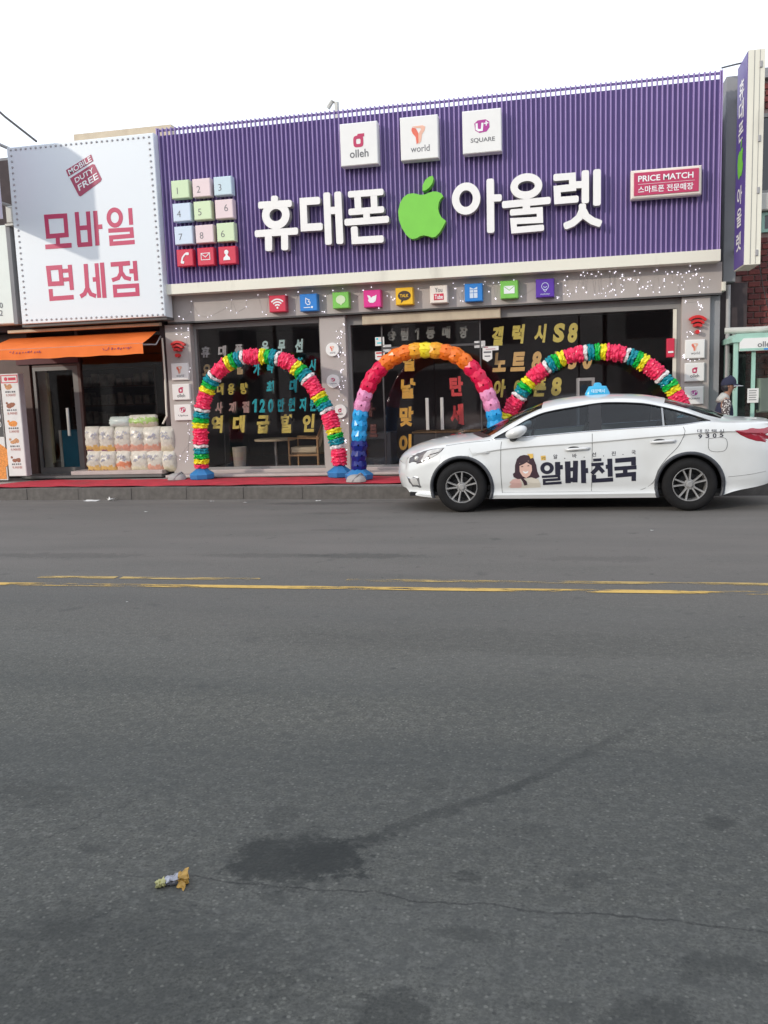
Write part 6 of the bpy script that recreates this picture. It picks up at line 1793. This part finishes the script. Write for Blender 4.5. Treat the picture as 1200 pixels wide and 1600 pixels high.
# lamps
def poly_patch(pts, s, off, name, m_, parent=taxi):
    q = MB(); n = len(pts)
    cx, cz = sum(p[0] for p in pts) / n, sum(p[1] for p in pts) / n
    rows = []
    for f in (1, .8, .55, .3, .02):
        rows.append([(cx + (x - cx) * f, cz + (z - cz) * f) for x, z in pts + pts[:1]])
    vv = [[(x, CY + s * (SIDE(max(-2.028, min(2.58, x)), z) + off * (1 if i else .25)), z) for x, z in r] for i, r in enumerate(rows)]
    add_sheet(q, vv, s > 0)
    return q.build(name, m_, parent, smooth=False)
lens_m = mat('lamp_lens', (.55, .54, .52), .08, coat=1.0, var=.2, scale=14)
lamp_dark = mat('lamp_housing', (.10, .085, .085), .2, metal=.5, coat=1.0, var=.4, scale=10)
red_lens = mat('tail_lens', (.32, .012, .03), .12, coat=1.0, var=.15)
def lamps(s):
    hl = poly_patch([(-2.012, .615), (-1.995, .70), (-1.93, .735), (-1.84, .768), (-1.74, .80), (-1.63, .825), (-1.47, .838), (-1.50, .80), (-1.56, .755), (-1.66, .70), (-1.78, .648), (-1.84, .632)], s, .006, 'headlight', lamp_dark)
    poly_patch([(-1.80, .665), (-1.745, .755), (-1.70, .80), (-1.63, .818), (-1.49, .832), (-1.52, .795), (-1.58, .78), (-1.66, .765), (-1.72, .70), (-1.76, .66)], s, .012, 'light_guide', lens_m, hl)
    poly_patch([(-1.69, .71), (-1.645, .75), (-1.57, .765), (-1.51, .80), (-1.56, .76), (-1.65, .705)], s, .010, 'clear_lens', lens_m, hl)
    q = MB(); c0 = (-1.845, CY + s * (SIDE(-1.845, .70) + .008), .70); q.lathe([(.0, -.01), (.03, -.008), (.034, 0), (0, .004)], c0, axis='Y', n=14); q.build('projector', lens_m, hl, smooth=True)
    fl = poly_patch([(-2.02, .465), (-1.88, .472), (-1.82, .458), (-1.79, .33), (-1.80, .315), (-1.92, .325), (-1.97, .38), (-2.00, .45)], s, .006, 'fog_light', chrome)
    poly_patch([(-1.97, .45), (-1.88, .452), (-1.845, .44), (-1.815, .345), (-1.91, .345), (-1.945, .39)], s, .010, 'fog_lens', lens_m, fl)
    poly_patch([(2.05, .971), (2.25, .995), (2.45, 1.0), (2.57, .96), (2.575, .82), (2.42, .818), (2.30, .84), (2.21, .87), (2.12, .915)], s, .006, 'tail_light', red_lens)
    q = MB(); curve_on(q, [(1.985, .418), (2.2, .435), (2.43, .47)], s, .004, 0); q.build('bumper_crease', mat('crease_shadow', (.4, .4, .39), .5), taxi)
    q = MB(); q.tube([(-1.0, CY + s * (SIDE(-1.0, .757) + .001), .757), (-.93, CY + s * (SIDE(-.93, .76) + .006), .762), (-.885, CY + s * (SIDE(-.885, .762) + .001), .764)], [.004, .008, .003], 6); q.build('side_repeater', lens_m, taxi)
    # mirror
    mx, mz = -.53, 1.022; my = CY + s * (SIDE(-.6, .95) + .10)
    rows = []
    for j in range(11):
        th = math.pi * j / 10
        row = []
        for k in range(17):
            ph = 2 * math.pi * k / 16
            xx = math.sin(th) * math.cos(ph); zz = math.sin(th) * math.sin(ph); yy = math.cos(th)
            X = mx + xx * (.155 if xx < 0 else .12); Z = mz + zz * .075 + (xx * .035)
            row.append((X, my + s * yy * .10, Z))
        rows.append(row)
    q = MB(); add_sheet(q, rows, s > 0); mo = q.build('wing_mirror', paint, taxi, smooth=True, fix=True)
    q = MB(); q.tube([(-.60, CY + s * (SIDE(-.62, .93) - .01), .935), (-.55, my - s * .03, .965)], [.05, .035], 8); q.build('mirror_arm', blk, mo, smooth=True)
both(lamps)
# grille and plate recess on the nose, plate on the tail
q = MB(); rows = []
for z in (.42, .5, .58, .64):
    rows.append([(-2.20 + .17 * abs(u * .42 / .58) ** 2.2 - .002, CY + u * .42, z) for u in np.linspace(-1, 1, 11)])
q.sheet(rows); q.build('grille', chrome, taxi)
q = MB(); q.sheet([[(-2.185 + .17 * abs(u * .4 / .58) ** 2.2, CY + u * .40, z) for u in np.linspace(-1, 1, 9)] for z in (.33, .39)]); q.build('lower_intake', blk, taxi)

# wheels
for c in HUBS:
    for s in (-1, 1):
        yo = CY + s * .925; w_t = .215
        wh = bpy.data.objects.new('wheel', None); COL.objects.link(wh); wh.parent = taxi; wh.location = Vector((c, yo, ZH)) - org(taxi); ORG[wh.name] = Vector((c, yo, ZH))
        R = .328; d = -s
        q = MB(); z0 = ZH + .01
        pf = [(.205, -.006), (.212, -.012), (.26, -.022), (.295, -.012), (.318, .012), (R - .002, .035), (R, .06), (R, .16), (R - .004, .19), (.31, .21), (.25, .215), (.20, .20)]
        q.lathe([(r, s * -1 * h) for r, h in pf], (c, yo, z0), axis='Y', n=48); q.build('tyre', rubber, wh, smooth=True, fix=True)
        q = MB()
        # barrel, lip, hub and five forked spokes
        q.lathe([(.206, -s * -.006), (.200, -s * -.012), (.193, -s * .0), (.188, -s * .05), (.186, -s * .15)], (c, yo, z0), axis='Y', n=48)
        q.lathe([(.0, -s * -.004), (.03, -s * -.004), (.034, -s * .002), (.036, -s * .014), (.062, -s * .02), (.066, -s * .06)], (c, yo, z0), axis='Y', n=24)
        for k in range(5):
            for e in (-1, 1):
                am = math.pi / 2 + .18 + 2 * math.pi * k / 5
                a_in, a_out = am + e * .20, am + e * .235
                pts = []
                for r_, a_, hw, dep in ((.050, a_in, .0155, .006), (.12, a_in + (a_out - a_in) * .5, .0125, .004), (.194, a_out, .014, -.004)):
                    cx_, cz_ = c + r_ * math.cos(a_), z0 + r_ * math.sin(a_); tx, tz = -math.sin(a_), math.cos(a_)
                    pts.append(((cx_ + tx * hw, cz_ + tz * hw), (cx_ - tx * hw, cz_ - tz * hw), (cx_ + tx * hw * .55, cz_ + tz * hw * .55), (cx_ - tx * hw * .55, cz_ - tz * hw * .55), dep))
                b = len(q.v)
                for (l0, l1, f0_, f1_, dep) in pts:
                    yb = yo - s * (dep + .03); yf = yo - s * dep
                    q.v.extend([(l0[0], yb, l0[1]), (f0_[0], yf, f0_[1]), (f1_[0], yf, f1_[1]), (l1[0], yb, l1[1])])
                for i in range(2):
                    for j in range(3): q.f.append((b + i * 4 + j, b + i * 4 + j + 1, b + i * 4 + 5 + j, b + i * 4 + 4 + j)); q.m.append(0)
            a_ = math.pi / 2 + .18 + 2 * math.pi * (k + .5) / 5
            q.lathe([(0, -s * .006), (.008, -s * .006), (.011, -s * .03)], (c + .050 * math.cos(a_), yo, z0 + .050 * math.sin(a_)), axis='Y', n=8)
        q.build('rim', rimm, wh, fix=True)
        q = MB(); q.lathe([(0, -s * .09), (.13, -s * .09), (.135, -s * .11), (.135, -s * .13), (0, -s * .13)], (c, yo, z0), axis='Y', n=32); q.lathe([(0, -s * .155), (.187, -s * .155)], (c, yo, z0), axis='Y', n=32); q.build('brake_disc', blk, wh)

# cabin: floor, dash, seats, wheel
q = MB(); q.box(-.95, 1.8, CY - .78, CY + .78, .27, .34); q.box(-.95, -.45, CY - .72, CY + .72, .80, .93); q.box(1.55, 1.9, CY - .7, CY + .7, .8, 1.02); q.box(.38, .46, CY - .80, CY - .74, .34, 1.0); q.box(.38, .46, CY + .74, CY + .80, .34, 1.0); q.build('cabin_floor', cabin, taxi)
def seat(x, y, w):
    q = MB(); q.bbox(x - .25, x + .28, y - w, y + w, .42, .58, .04)
    q.add([(x + .18, y - w, .55), (x + .18, y + w, .55), (x + .40, y + w, 1.06), (x + .40, y - w, 1.06), (x + .32, y - w, .55), (x + .32, y + w, .55), (x + .48, y + w * .9, 1.06), (x + .48, y - w * .9, 1.06)], [(0, 3, 2, 1), (4, 5, 6, 7), (0, 1, 5, 4), (1, 2, 6, 5), (2, 3, 7, 6), (3, 0, 4, 7)])
    o = q.build('seat', seatm, taxi)
    for yy in ((y,) if w < .4 else (y - .4, y + .4)):
        q = MB(); q.lathe([(0, -.09), (.10, -.08), (.125, 0), (.10, .08), (0, .09)], (x + .47, yy, 1.16), n=14); q.v = [(x + .47 + (a - x - .47) * .45, b, c_) for a, b, c_ in q.v]; q.build('headrest', seatm, o, smooth=True)
seat(-.05, CY - .38, .25); seat(-.05, CY + .38, .25); seat(.92, CY, .64)
q = MB(); q.tube([(-.36 + .03 * math.sin(a), CY - .38 + .18 * math.cos(a), .98 + .17 * math.sin(a)) for a in np.linspace(0, 2 * math.pi, 25)], .014, 6, cap=False); q.build('steering_wheel', blk, taxi)

# roof light
lm = mat('roof_light_blue', (.02, .36, .62), .25, coat=.5, var=.05)
cx, hw = .482, .165
q = MB(); rows = []
for z, kx_, ky_ in ((1.437, 1, 1), (1.47, .97, 1), (1.53, .78, .85), (1.558, .70, .7), (1.562, .36, .55), (1.59, .30, .45), (1.604, .18, .3), (1.606, .01, .01)):
    rows.append([(cx + hw * kx_ * (abs(math.cos(a)) ** .55) * (1 if math.cos(a) >= 0 else -1), CY + .09 * ky_ * (abs(math.sin(a)) ** .55) * (1 if math.sin(a) >= 0 else -1), z) for a in np.linspace(0, 2 * math.pi, 33)])
q.sheet(rows); rl_ = q.build('roof_light', lm, taxi, smooth=True, fix=True)
q = MB(); text_box(q, '대창택시', cx + .005, 1.495, .048, CY - .095, 0, .02, w=.17); q.build('lettering', mat('lamp_print', (.55, .8, .9), .4), rl_)

# lettering and portrait print on the doors
def on_side(q, off):
    q.v = [(x, CY - (SIDE(x, z) + off), z) for x, y, z in q.v]
VC = View(780, 690, 5.2174, 10.99)
def car_text(s, x0, y0, x1, y1, bold, name='door_lettering', m_=None, off=.0022):
    a, b = VC(x0, y1), VC(x1, y0)
    q = MB(); text(q, s, a, (b[0] - a[0], 0), (0, b[1] - a[1]), 0, 0, bold); on_side(q, off); return q.build(name, m_ or M['decal'], taxi)
M['decal'] = mat('navy_decal', (.018, .018, .035), .4)
def car_strokes(st, name='door_letter'):
    q = MB()
    for s_ in st:
        if s_[0] == 'o':
            k = VC.unit(s_[1], s_[2]); _jit[0] = 0
            c_ = VC(s_[1], s_[2]); o_, i_ = ell(c_[0], c_[1], s_[3] * k, s_[4] * k), ell(c_[0], c_[1], (s_[3] - s_[5]) * k, (s_[4] - s_[5] * .85) * k); n = len(o_)
            q.add([(x, 0, z) for x, z in o_ + i_], [(i, (i + 1) % n, n + (i + 1) % n, n + i) for i in range(n)])
        else:
            k = VC.unit(*s_[1][0]); L, R = outline([VC(*p) for p in s_[1]], s_[2] * k, s_[0] == 'c')
            # subdivide so the print follows the door
            m_ = len(L); q.add([(p.x, 0, p.y) for p in R + L], [(i, (i + 1), m_ + i + 1, m_ + i) for i in range(m_ - 1)] + ([(m_ - 1, 0, m_, 2 * m_ - 1)] if s_[0] == 'c' else []))
    import random as _r
    on_side(q, .0035)
    q.v = [(x, y - .00035 * (i % 3), z) for i, (x, y, z) in enumerate(q.v)]
    q.f = [f for f in q.f]
    return q.build(name, M['decal'], taxi)
def sub(pts, n=6):
    out = []
    for (a, b) in zip(pts, pts[1:]): out += [(a[0] + (b[0] - a[0]) * i / n, a[1] + (b[1] - a[1]) * i / n) for i in range(n)]
    return out + [pts[-1]]
car_strokes([('o', 390, 215, 55, 50, 32), ('l', sub([(475, 165), (478, 268)]), 42), ('l', sub([(490, 208), (518, 206)], 2), 36), ('l', sub([(348, 287), (486, 278), (488, 306), (366, 314), (367, 343), (508, 334)], 3), 21)])
car_strokes([('l', sub([(557, 160), (562, 338)]), 44), ('l', sub([(622, 155), (618, 332)]), 40), ('l', sub([(570, 226), (615, 223)], 2), 32), ('l', sub([(570, 312), (615, 309)], 2), 36), ('l', sub([(684, 150), (688, 338)]), 40), ('l', sub([(700, 236), (724, 234)], 2), 42)])
car_strokes([('l', sub([(765, 150), (832, 146)], 3), 24), ('l', sub([(750, 187), (850, 180)], 3), 27), ('l', sub([(800, 188), (796, 220), (755, 262)], 3), 34), ('l', sub([(805, 200), (850, 250)], 3), 32), ('l', sub([(868, 205), (890, 203)], 2), 34), ('l', sub([(900, 138), (905, 285)]), 40), ('l', sub([(772, 270), (774, 318), (928, 308)], 4), 34)])
car_strokes([('l', sub([(945, 155), (1093, 142), (1094, 192)], 4), 38), ('l', sub([(938, 220), (1118, 208)], 4), 33), ('l', sub([(1026, 215), (1026, 275)], 2), 36), ('l', sub([(948, 276), (1096, 263), (1096, 320)], 4), 36)])
for ch, x, y in (('알', 458, 122), ('바', 614, 115), ('선', 772, 104), ('진', 932, 96), ('국', 1095, 86)):
    car_text(ch, x - 17, y - 18, x + 17, y + 18, .012, 'small_lettering')
for x, y in ((534, 136), (692, 126), (850, 116), (1008, 104)):
    car_text('.', x - 4, y - 4, x + 4, y + 4, .0, 'small_lettering')
def car_poly(pts, m_, name, parent, off):
    q = MB(); w = [VC(*p) for p in pts]; n = len(w)
    cx, cz = sum(p[0] for p in w) / n, sum(p[1] for p in w) / n
    q.add([(x, 0, z) for x, z in w] + [(cx, 0, cz)], [(i, (i + 1) % n, n) for i in range(n)])
    on_side(q, off); 
    # keep faces towards the street
    vs = [Vector(v) for v in q.v]
    q.f = [f if ((vs[f[1]] - vs[f[0]]).cross(vs[f[2]] - vs[f[0]])).y < 0 else f[::-1] for f in q.f]
    return q.build(name, m_, parent)
skin = mat('print_skin', (.72, .46, .38), .5, var=.03); hairm = mat('print_hair', (.045, .02, .03), .5); blouse = mat('print_blouse', (.62, .57, .48), .5); pinkc = mat('print_pink', (.64, .40, .36), .5); yel = mat('print_yellow', (.72, .46, .10), .5)
por = car_poly([(75, 375), (85, 330), (110, 305), (160, 292), (260, 290), (320, 305), (335, 340), (338, 375), (200, 384)], blouse, 'door_portrait', taxi, .002)
car_poly([(90, 380), (88, 330), (115, 306), (165, 300), (185, 340), (180, 378)], pinkc, 'sleeve', por, .003)
car_poly([(200, 108), (245, 112), (280, 135), (302, 190), (310, 240), (330, 285), (300, 302), (262, 290), (200, 300), (150, 305), (118, 288), (112, 262), (128, 250), (130, 190), (145, 140), (170, 116)], hairm, 'hair', por, .0038)
car_poly([(165, 175), (200, 165), (240, 155), (265, 190), (268, 235), (250, 275), (220, 296), (190, 280), (168, 245)], skin, 'face', por, .0046)
car_poly([(160, 200), (165, 150), (200, 125), (245, 130), (268, 170), (270, 195), (240, 158), (200, 182)], hairm, 'fringe', por, .0054)
car_poly([(192, 236), (215, 246), (240, 236), (232, 254), (215, 260), (200, 253)], M['pale_print'], 'smile', por, .0056)
for ex, ey in ((188, 203), (238, 196)): car_poly([(ex - 12, ey + 2), (ex, ey - 5), (ex + 12, ey + 1), (ex, ey + 4)], hairm, 'eye', por, .0056)
car_poly([(165, 285), (190, 292), (225, 325), (228, 352), (205, 358), (195, 330)], hairm, 'ribbon', por, .0062)
car_poly([(225, 100), (275, 98), (280, 130), (255, 138), (245, 115)], yel, 'bow', por, .0058)
car_poly([(338, 116), (378, 112), (382, 150), (342, 152)], yel, 'job_badge', taxi, .0025)
car_text('구인', 346, 122, 376, 146, .01, 'small_lettering', off=.004)
VC = View(900, 580, 4.0, 10.99)
for ch, x in (('대', 772), ('창', 818), ('택', 863), ('시', 910)): car_text(ch, x - 15, 362, x + 15, 385, .006, 'small_lettering')
for ch, x, y in (('9', 776, 408), ('3', 822, 404), ('0', 867, 402), ('5', 911, 398)): car_text(ch, x - 12, y - 14, x + 12, y + 14, .025, 'small_lettering')

# ================================================================== the passer-by
px_, py_ = 2.47, 13.62; Z0 = .165
person = thing('person', 'person in a navy cap and dotted sleeves walking behind the taxi', 'person', (px_, py_, Z0))
skinm = mat('person_skin', (.34, .17, .11), .6, var=.06); navy = mat('navy_cloth', (.02, .022, .05), .85, var=.2, bump=.2); pale = mat('pale_cloth', (.46, .45, .42), .9, var=.08, bump=.2)
dots = mat('dotted_sleeve', (.55, .5, .47), .8)
nt = dots.node_tree; v_ = nt.nodes.new('ShaderNodeTexVoronoi'); v_.inputs['Scale'].default_value = 34; tc_ = nt.nodes.new('ShaderNodeTexCoord'); nt.links.new(tc_.outputs['Object'], v_.inputs['Vector'])
cr_ = nt.nodes.new('ShaderNodeValToRGB'); cr_.color_ramp.elements[0].position = .30; cr_.color_ramp.elements[0].color = (.70, .66, .62, 1); cr_.color_ramp.elements[1].position = .42; cr_.color_ramp.elements[1].color = (.09, .07, .07, 1)
nt.links.new(v_.outputs['Distance'], cr_.inputs[0]); nt.links.new(cr_.outputs[0], nt.nodes['Principled BSDF'].inputs['Base Color'])


def skinned(name, verts, edges, radii, m_, parent, root=0, lev=2):
    me = bpy.data.meshes.new(name); off = org(parent)
    me.from_pydata([tuple(Vector(v) - off) for v in verts], edges, [])
    o = bpy.data.objects.new(name, me); COL.objects.link(o)
    sk = o.modifiers.new('skin', 'SKIN'); sk.use_smooth_shade = True
    for i, r in enumerate(radii):
        r = r if isinstance(r, tuple) else (r, r)
        me.skin_vertices[0].data[i].radius = r
        me.skin_vertices[0].data[i].use_root = (i == root)
    sd = o.modifiers.new('sub', 'SUBSURF'); sd.levels = sd.render_levels = lev
    dg = bpy.context.evaluated_depsgraph_get()
    m2 = bpy.data.meshes.new_from_object(o.evaluated_get(dg))
    o.modifiers.clear(); o.data = m2; bpy.data.meshes.remove(me)
    m2.materials.clear(); m2.materials.append(m_)
    o.parent = parent; ORG[o.name] = off.copy()
    return o


def W3(x, y, z): return (px_ + x, py_ + y, Z0 + z)
# body: x forward (towards the right), hips at .85, head bowed slightly
bv = [W3(0, 0, .86), W3(.02, 0, 1.05), W3(.03, 0, 1.24), W3(.05, 0, 1.31), W3(.075, 0, 1.38), W3(.09, 0, 1.46), W3(.095, 0, 1.53),
      W3(.0, -.10, .82), W3(.10, -.10, .46), W3(.06, -.10, .07), W3(.19, -.10, .035), W3(0, .10, .82), W3(-.03, .10, .46), W3(-.22, .10, .10), W3(-.10, .10, .04),
      W3(.03, -.17, 1.24), W3(-.02, -.21, 1.0), W3(.10, -.20, .80), W3(.15, -.19, .74), W3(.03, .17, 1.24), W3(.06, .21, 1.0), W3(.20, .19, .84), W3(.25, .18, .79)]
be = [(0, 1), (1, 2), (2, 3), (3, 4), (4, 5), (5, 6), (0, 7), (7, 8), (8, 9), (9, 10), (0, 11), (11, 12), (12, 13), (13, 14), (2, 15), (15, 16), (16, 17), (17, 18), (2, 19), (19, 20), (20, 21), (21, 22)]
br = [.12, .12, .12, .055, .055, .105, .088, .085, .06, .045, .03, .085, .06, .045, .03, .055, .042, .032, .03, .055, .042, .032, .03]
skinned('body', bv, be, br, skinm, person)
skinned('trousers', [W3(0, 0, .90), W3(0, -.10, .82), W3(.10, -.10, .46), W3(.06, -.10, .10), W3(0, .10, .82), W3(-.03, .10, .46), W3(-.21, .10, .13)], [(0, 1), (1, 2), (2, 3), (0, 4), (4, 5), (5, 6)], [.135, .105, .082, .07, .105, .082, .07], navy, person)
skinned('vest', [W3(0, 0, .84), W3(.02, 0, 1.03), W3(.03, 0, 1.20), W3(.035, -.10, 1.25), W3(.035, .10, 1.25)], [(0, 1), (1, 2), (2, 3), (2, 4)], [(.15, .17), (.145, .17), (.14, .15), .075, .075], navy, person)
skinned('shoulder_cape', [W3(.0, 0, 1.22), W3(.02, 0, 1.30), W3(.06, 0, 1.365), W3(.01, -.15, 1.265), W3(.01, .15, 1.265)], [(0, 1), (1, 2), (1, 3), (1, 4)], [(.125, .12), (.10, .10), .065, .07, .07], pale, person)
skinned('sleeve', [W3(.04, -.165, 1.29), W3(-.0, -.225, 1.0), W3(.10, -.21, .82)], [(0, 1), (1, 2)], [.085, .066, .048], dots, person, lev=2)
skinned('sleeve', [W3(.04, .165, 1.29), W3(.06, .225, 1.0), W3(.19, .20, .86)], [(0, 1), (1, 2)], [.085, .066, .048], dots, person, lev=2)
for s in (-1, 1):                                       # hands
    hx, hy, hz = (.15, -.19, .74) if s < 0 else (.25, .18, .79)
    hv = [W3(hx, hy, hz), W3(hx + .03, hy, hz - .05)]; he = [(0, 1)]; hr = [.03, .033]
    for f, (dy, L) in enumerate(((-.03, .07), (-.01, .08), (.01, .075), (.03, .06))):
        hv += [W3(hx + .04, hy + dy, hz - .075), W3(hx + .03, hy + dy, hz - .075 - L * .6), W3(hx + .005, hy + dy, hz - .075 - L)]; k = 2 + f * 3; he += [(1, k), (k, k + 1), (k + 1, k + 2)]; hr += [.011, .0095, .008]
    hv += [W3(hx + .06, hy - .02, hz - .03), W3(hx + .075, hy - .02, hz - .065)]; he += [(1, 14), (14, 15)]; hr += [.012, .01]
    skinned('hand', hv, he, hr, skinm, person, lev=1)
# face, hair, cap
q = MB(); q.tube([W3(.175, 0, 1.50), W3(.20, 0, 1.465), W3(.175, 0, 1.445)], [.008, .016, .01], 8); q.build('nose', skinm, person, smooth=True)
q = MB(); q.tube([W3(.175, -.02, 1.412), W3(.182, 0, 1.414), W3(.175, .02, 1.412)], .006, 6); q.build('mouth', mat('lip', (.25, .08, .06), .5), person)
for s in (-1, 1):
    q = MB(); q.lathe([(0, -.008), (.008, 0), (0, .008)], W3(.163, s * .033, 1.50), n=8); q.build('eye', M['black'], person)
    q = MB(); q.tube([W3(.08, s * .082, 1.50), W3(.065, s * .092, 1.48), W3(.075, s * .084, 1.45)], [.01, .014, .009], 6); q.build('ear', skinm, person, smooth=True)
q = MB(); q.sheet([[W3(.075 + .105 * math.sin(th) * math.cos(ph), .09 * math.sin(th) * math.sin(ph), 1.47 - .10 * math.cos(th)) for ph in np.linspace(math.pi * .55, math.pi * 1.45, 12)] for th in np.linspace(.6, 2.4, 8)]); q.build('hair', M['black'], person, smooth=True)
q = MB(); q.sheet([[W3(.085 + .122 * math.cos(ph) * math.cos(el), .108 * math.sin(ph) * math.cos(el), 1.515 + .13 * math.sin(el) + .012 * math.cos(ph)) for ph in np.linspace(0, 2 * math.pi, 25)] for el in np.linspace(-.1, math.pi / 2, 8)])
capo = q.build('cap', navy, person, smooth=True)
q = MB(); rows = [[W3(.085 + (.12 + .10 * k) * math.cos(ph) * (1 + .0), .108 * math.sin(ph) * (1 + .12 * k), 1.512 - .035 * k) for ph in np.linspace(-1.25, 1.25, 14)] for k in (0, .5, 1)]
q.sheet(rows); q.build('brim', navy, capo)
q = MB(); q.tube([W3(.085 + .222 * math.cos(ph), .122 * math.sin(ph), 1.476) for ph in np.linspace(-1.3, 1.3, 14)], .005, 5); q.build('piping', M['pale_print'], capo)

person.scale = (.9, .9, .9); person.location.x -= .11
# ================================================================== litter
def litter_loc(px, py):
    d = FWD + RGT * ((px - 600) / F_PX) + UPV * ((800 - py) / F_PX); t_ = -CAM_H / d.z
    return d.x * t_, d.y * t_
lx, ly = litter_loc(271, 1384)
t = thing('snack_wrapper', 'crumpled orange and silver snack wrapper lying on the dark asphalt', 'wrapper', (lx, ly, 0))
def crumple(name, m_, pts, seed):
    rr = random.Random(seed); q = MB(); rows = []
    for r in pts: rows.append([(lx + x + rr.uniform(-.003, .003), ly + y + rr.uniform(-.003, .003), max(.001, z + rr.uniform(-.003, .003))) for x, y, z in r])
    q.sheet(rows); o = q.build(name, m_, t)
    md = o.modifiers.new('thick', 'SOLIDIFY'); md.thickness = .0012
    return o
def tube_rows(x0, y0, z0, x1, y1, z1, r0, r1, fl, n=7, m_=11, seed=1):
    rr = random.Random(seed); rows = []
    for j in range(n):
        f = j / (n - 1); r = r0 + (r1 - r0) * f
        row = []
        for k in range(m_):
            a = 2 * math.pi * k / (m_ - 1) + .4
            rad = r * (1 + (rr.uniform(-.22, .22) if k < m_ - 1 else 0))
            dx, dy = y1 - y0, -(x1 - x0); ln = math.hypot(dx, dy); dx, dy = dx / ln, dy / ln
            row.append((x0 + (x1 - x0) * f + dx * math.cos(a) * rad, y0 + (y1 - y0) * f + dy * math.cos(a) * rad, max(.002, z0 + (z1 - z0) * f + math.sin(a) * rad * fl)))
        rows.append(row)
    return rows
silver = mat('silver_foil', (.36, .36, .40), .25, metal=.6, var=.3, scale=60); yfoil = mat('pale_yellow_foil', (.40, .38, .16), .35, var=.3, scale=50); of_ = mat('orange_foil', (.56, .33, .07), .4, var=.25, scale=60, trans=.2)
crumple('foil_body', silver, tube_rows(-.030, -.004, .013, .012, .018, .018, .013, .018, .7), 1)
crumple('foil_tip', yfoil, tube_rows(-.052, -.020, .010, -.026, -.004, .016, .012, .016, .7), 2)
crumple('torn_mouth', of_, tube_rows(.010, .016, .018, .040, .030, .020, .018, .027, .75, n=6, m_=13), 3)
crumple('torn_flap', of_, [[(.016 + .008 * k, .004 - .004 * k - .012 * (1 - j), .003 + .018 * j) for k in range(5)] for j in (0, .5, 1)], 4)
scr = [(139, 779, .13, 'flat pale paper scrap in the gutter near the left end of the kerb'), (172, 778, .09, 'crumpled white paper scrap in the gutter'), (330, 779.5, .04, 'tiny white scrap in the gutter below the left arch'), (227, 800, .03, 'tiny white scrap on the road in front of the snack shop'), (496, 779.5, .05, 'small white scrap beside the dark gutter stain'), (382, 783, .04, 'tiny pale scrap in the gutter between the arch feet'), (198, 941, .010, 'tiny white fleck on the road below the yellow line'), (1018, 829, .022, 'pale fleck on the road under the taxi door side')]
for i, (a, b, r, lab) in enumerate(scr):
    x, y = litter_loc(a, b); rr = random.Random(i); q = MB()
    z_b = 0.003 if y < 11.7 else -.05 * (y - 11.75) / 1.15 + .006
    q.sheet([[(x + r * (u - 1) * rr.uniform(.7, 1.1) * .6, y + r * (v - 1) * .5, z_b + rr.uniform(.0, r * (.15 if i != 1 else .8))) for u in range(4)] for v in range(3)])
    o = q.build('paper_scrap', M['paper']); tag(o, lab, 'litter', 'scraps of litter on the road')
bpy.context.view_layer.update()
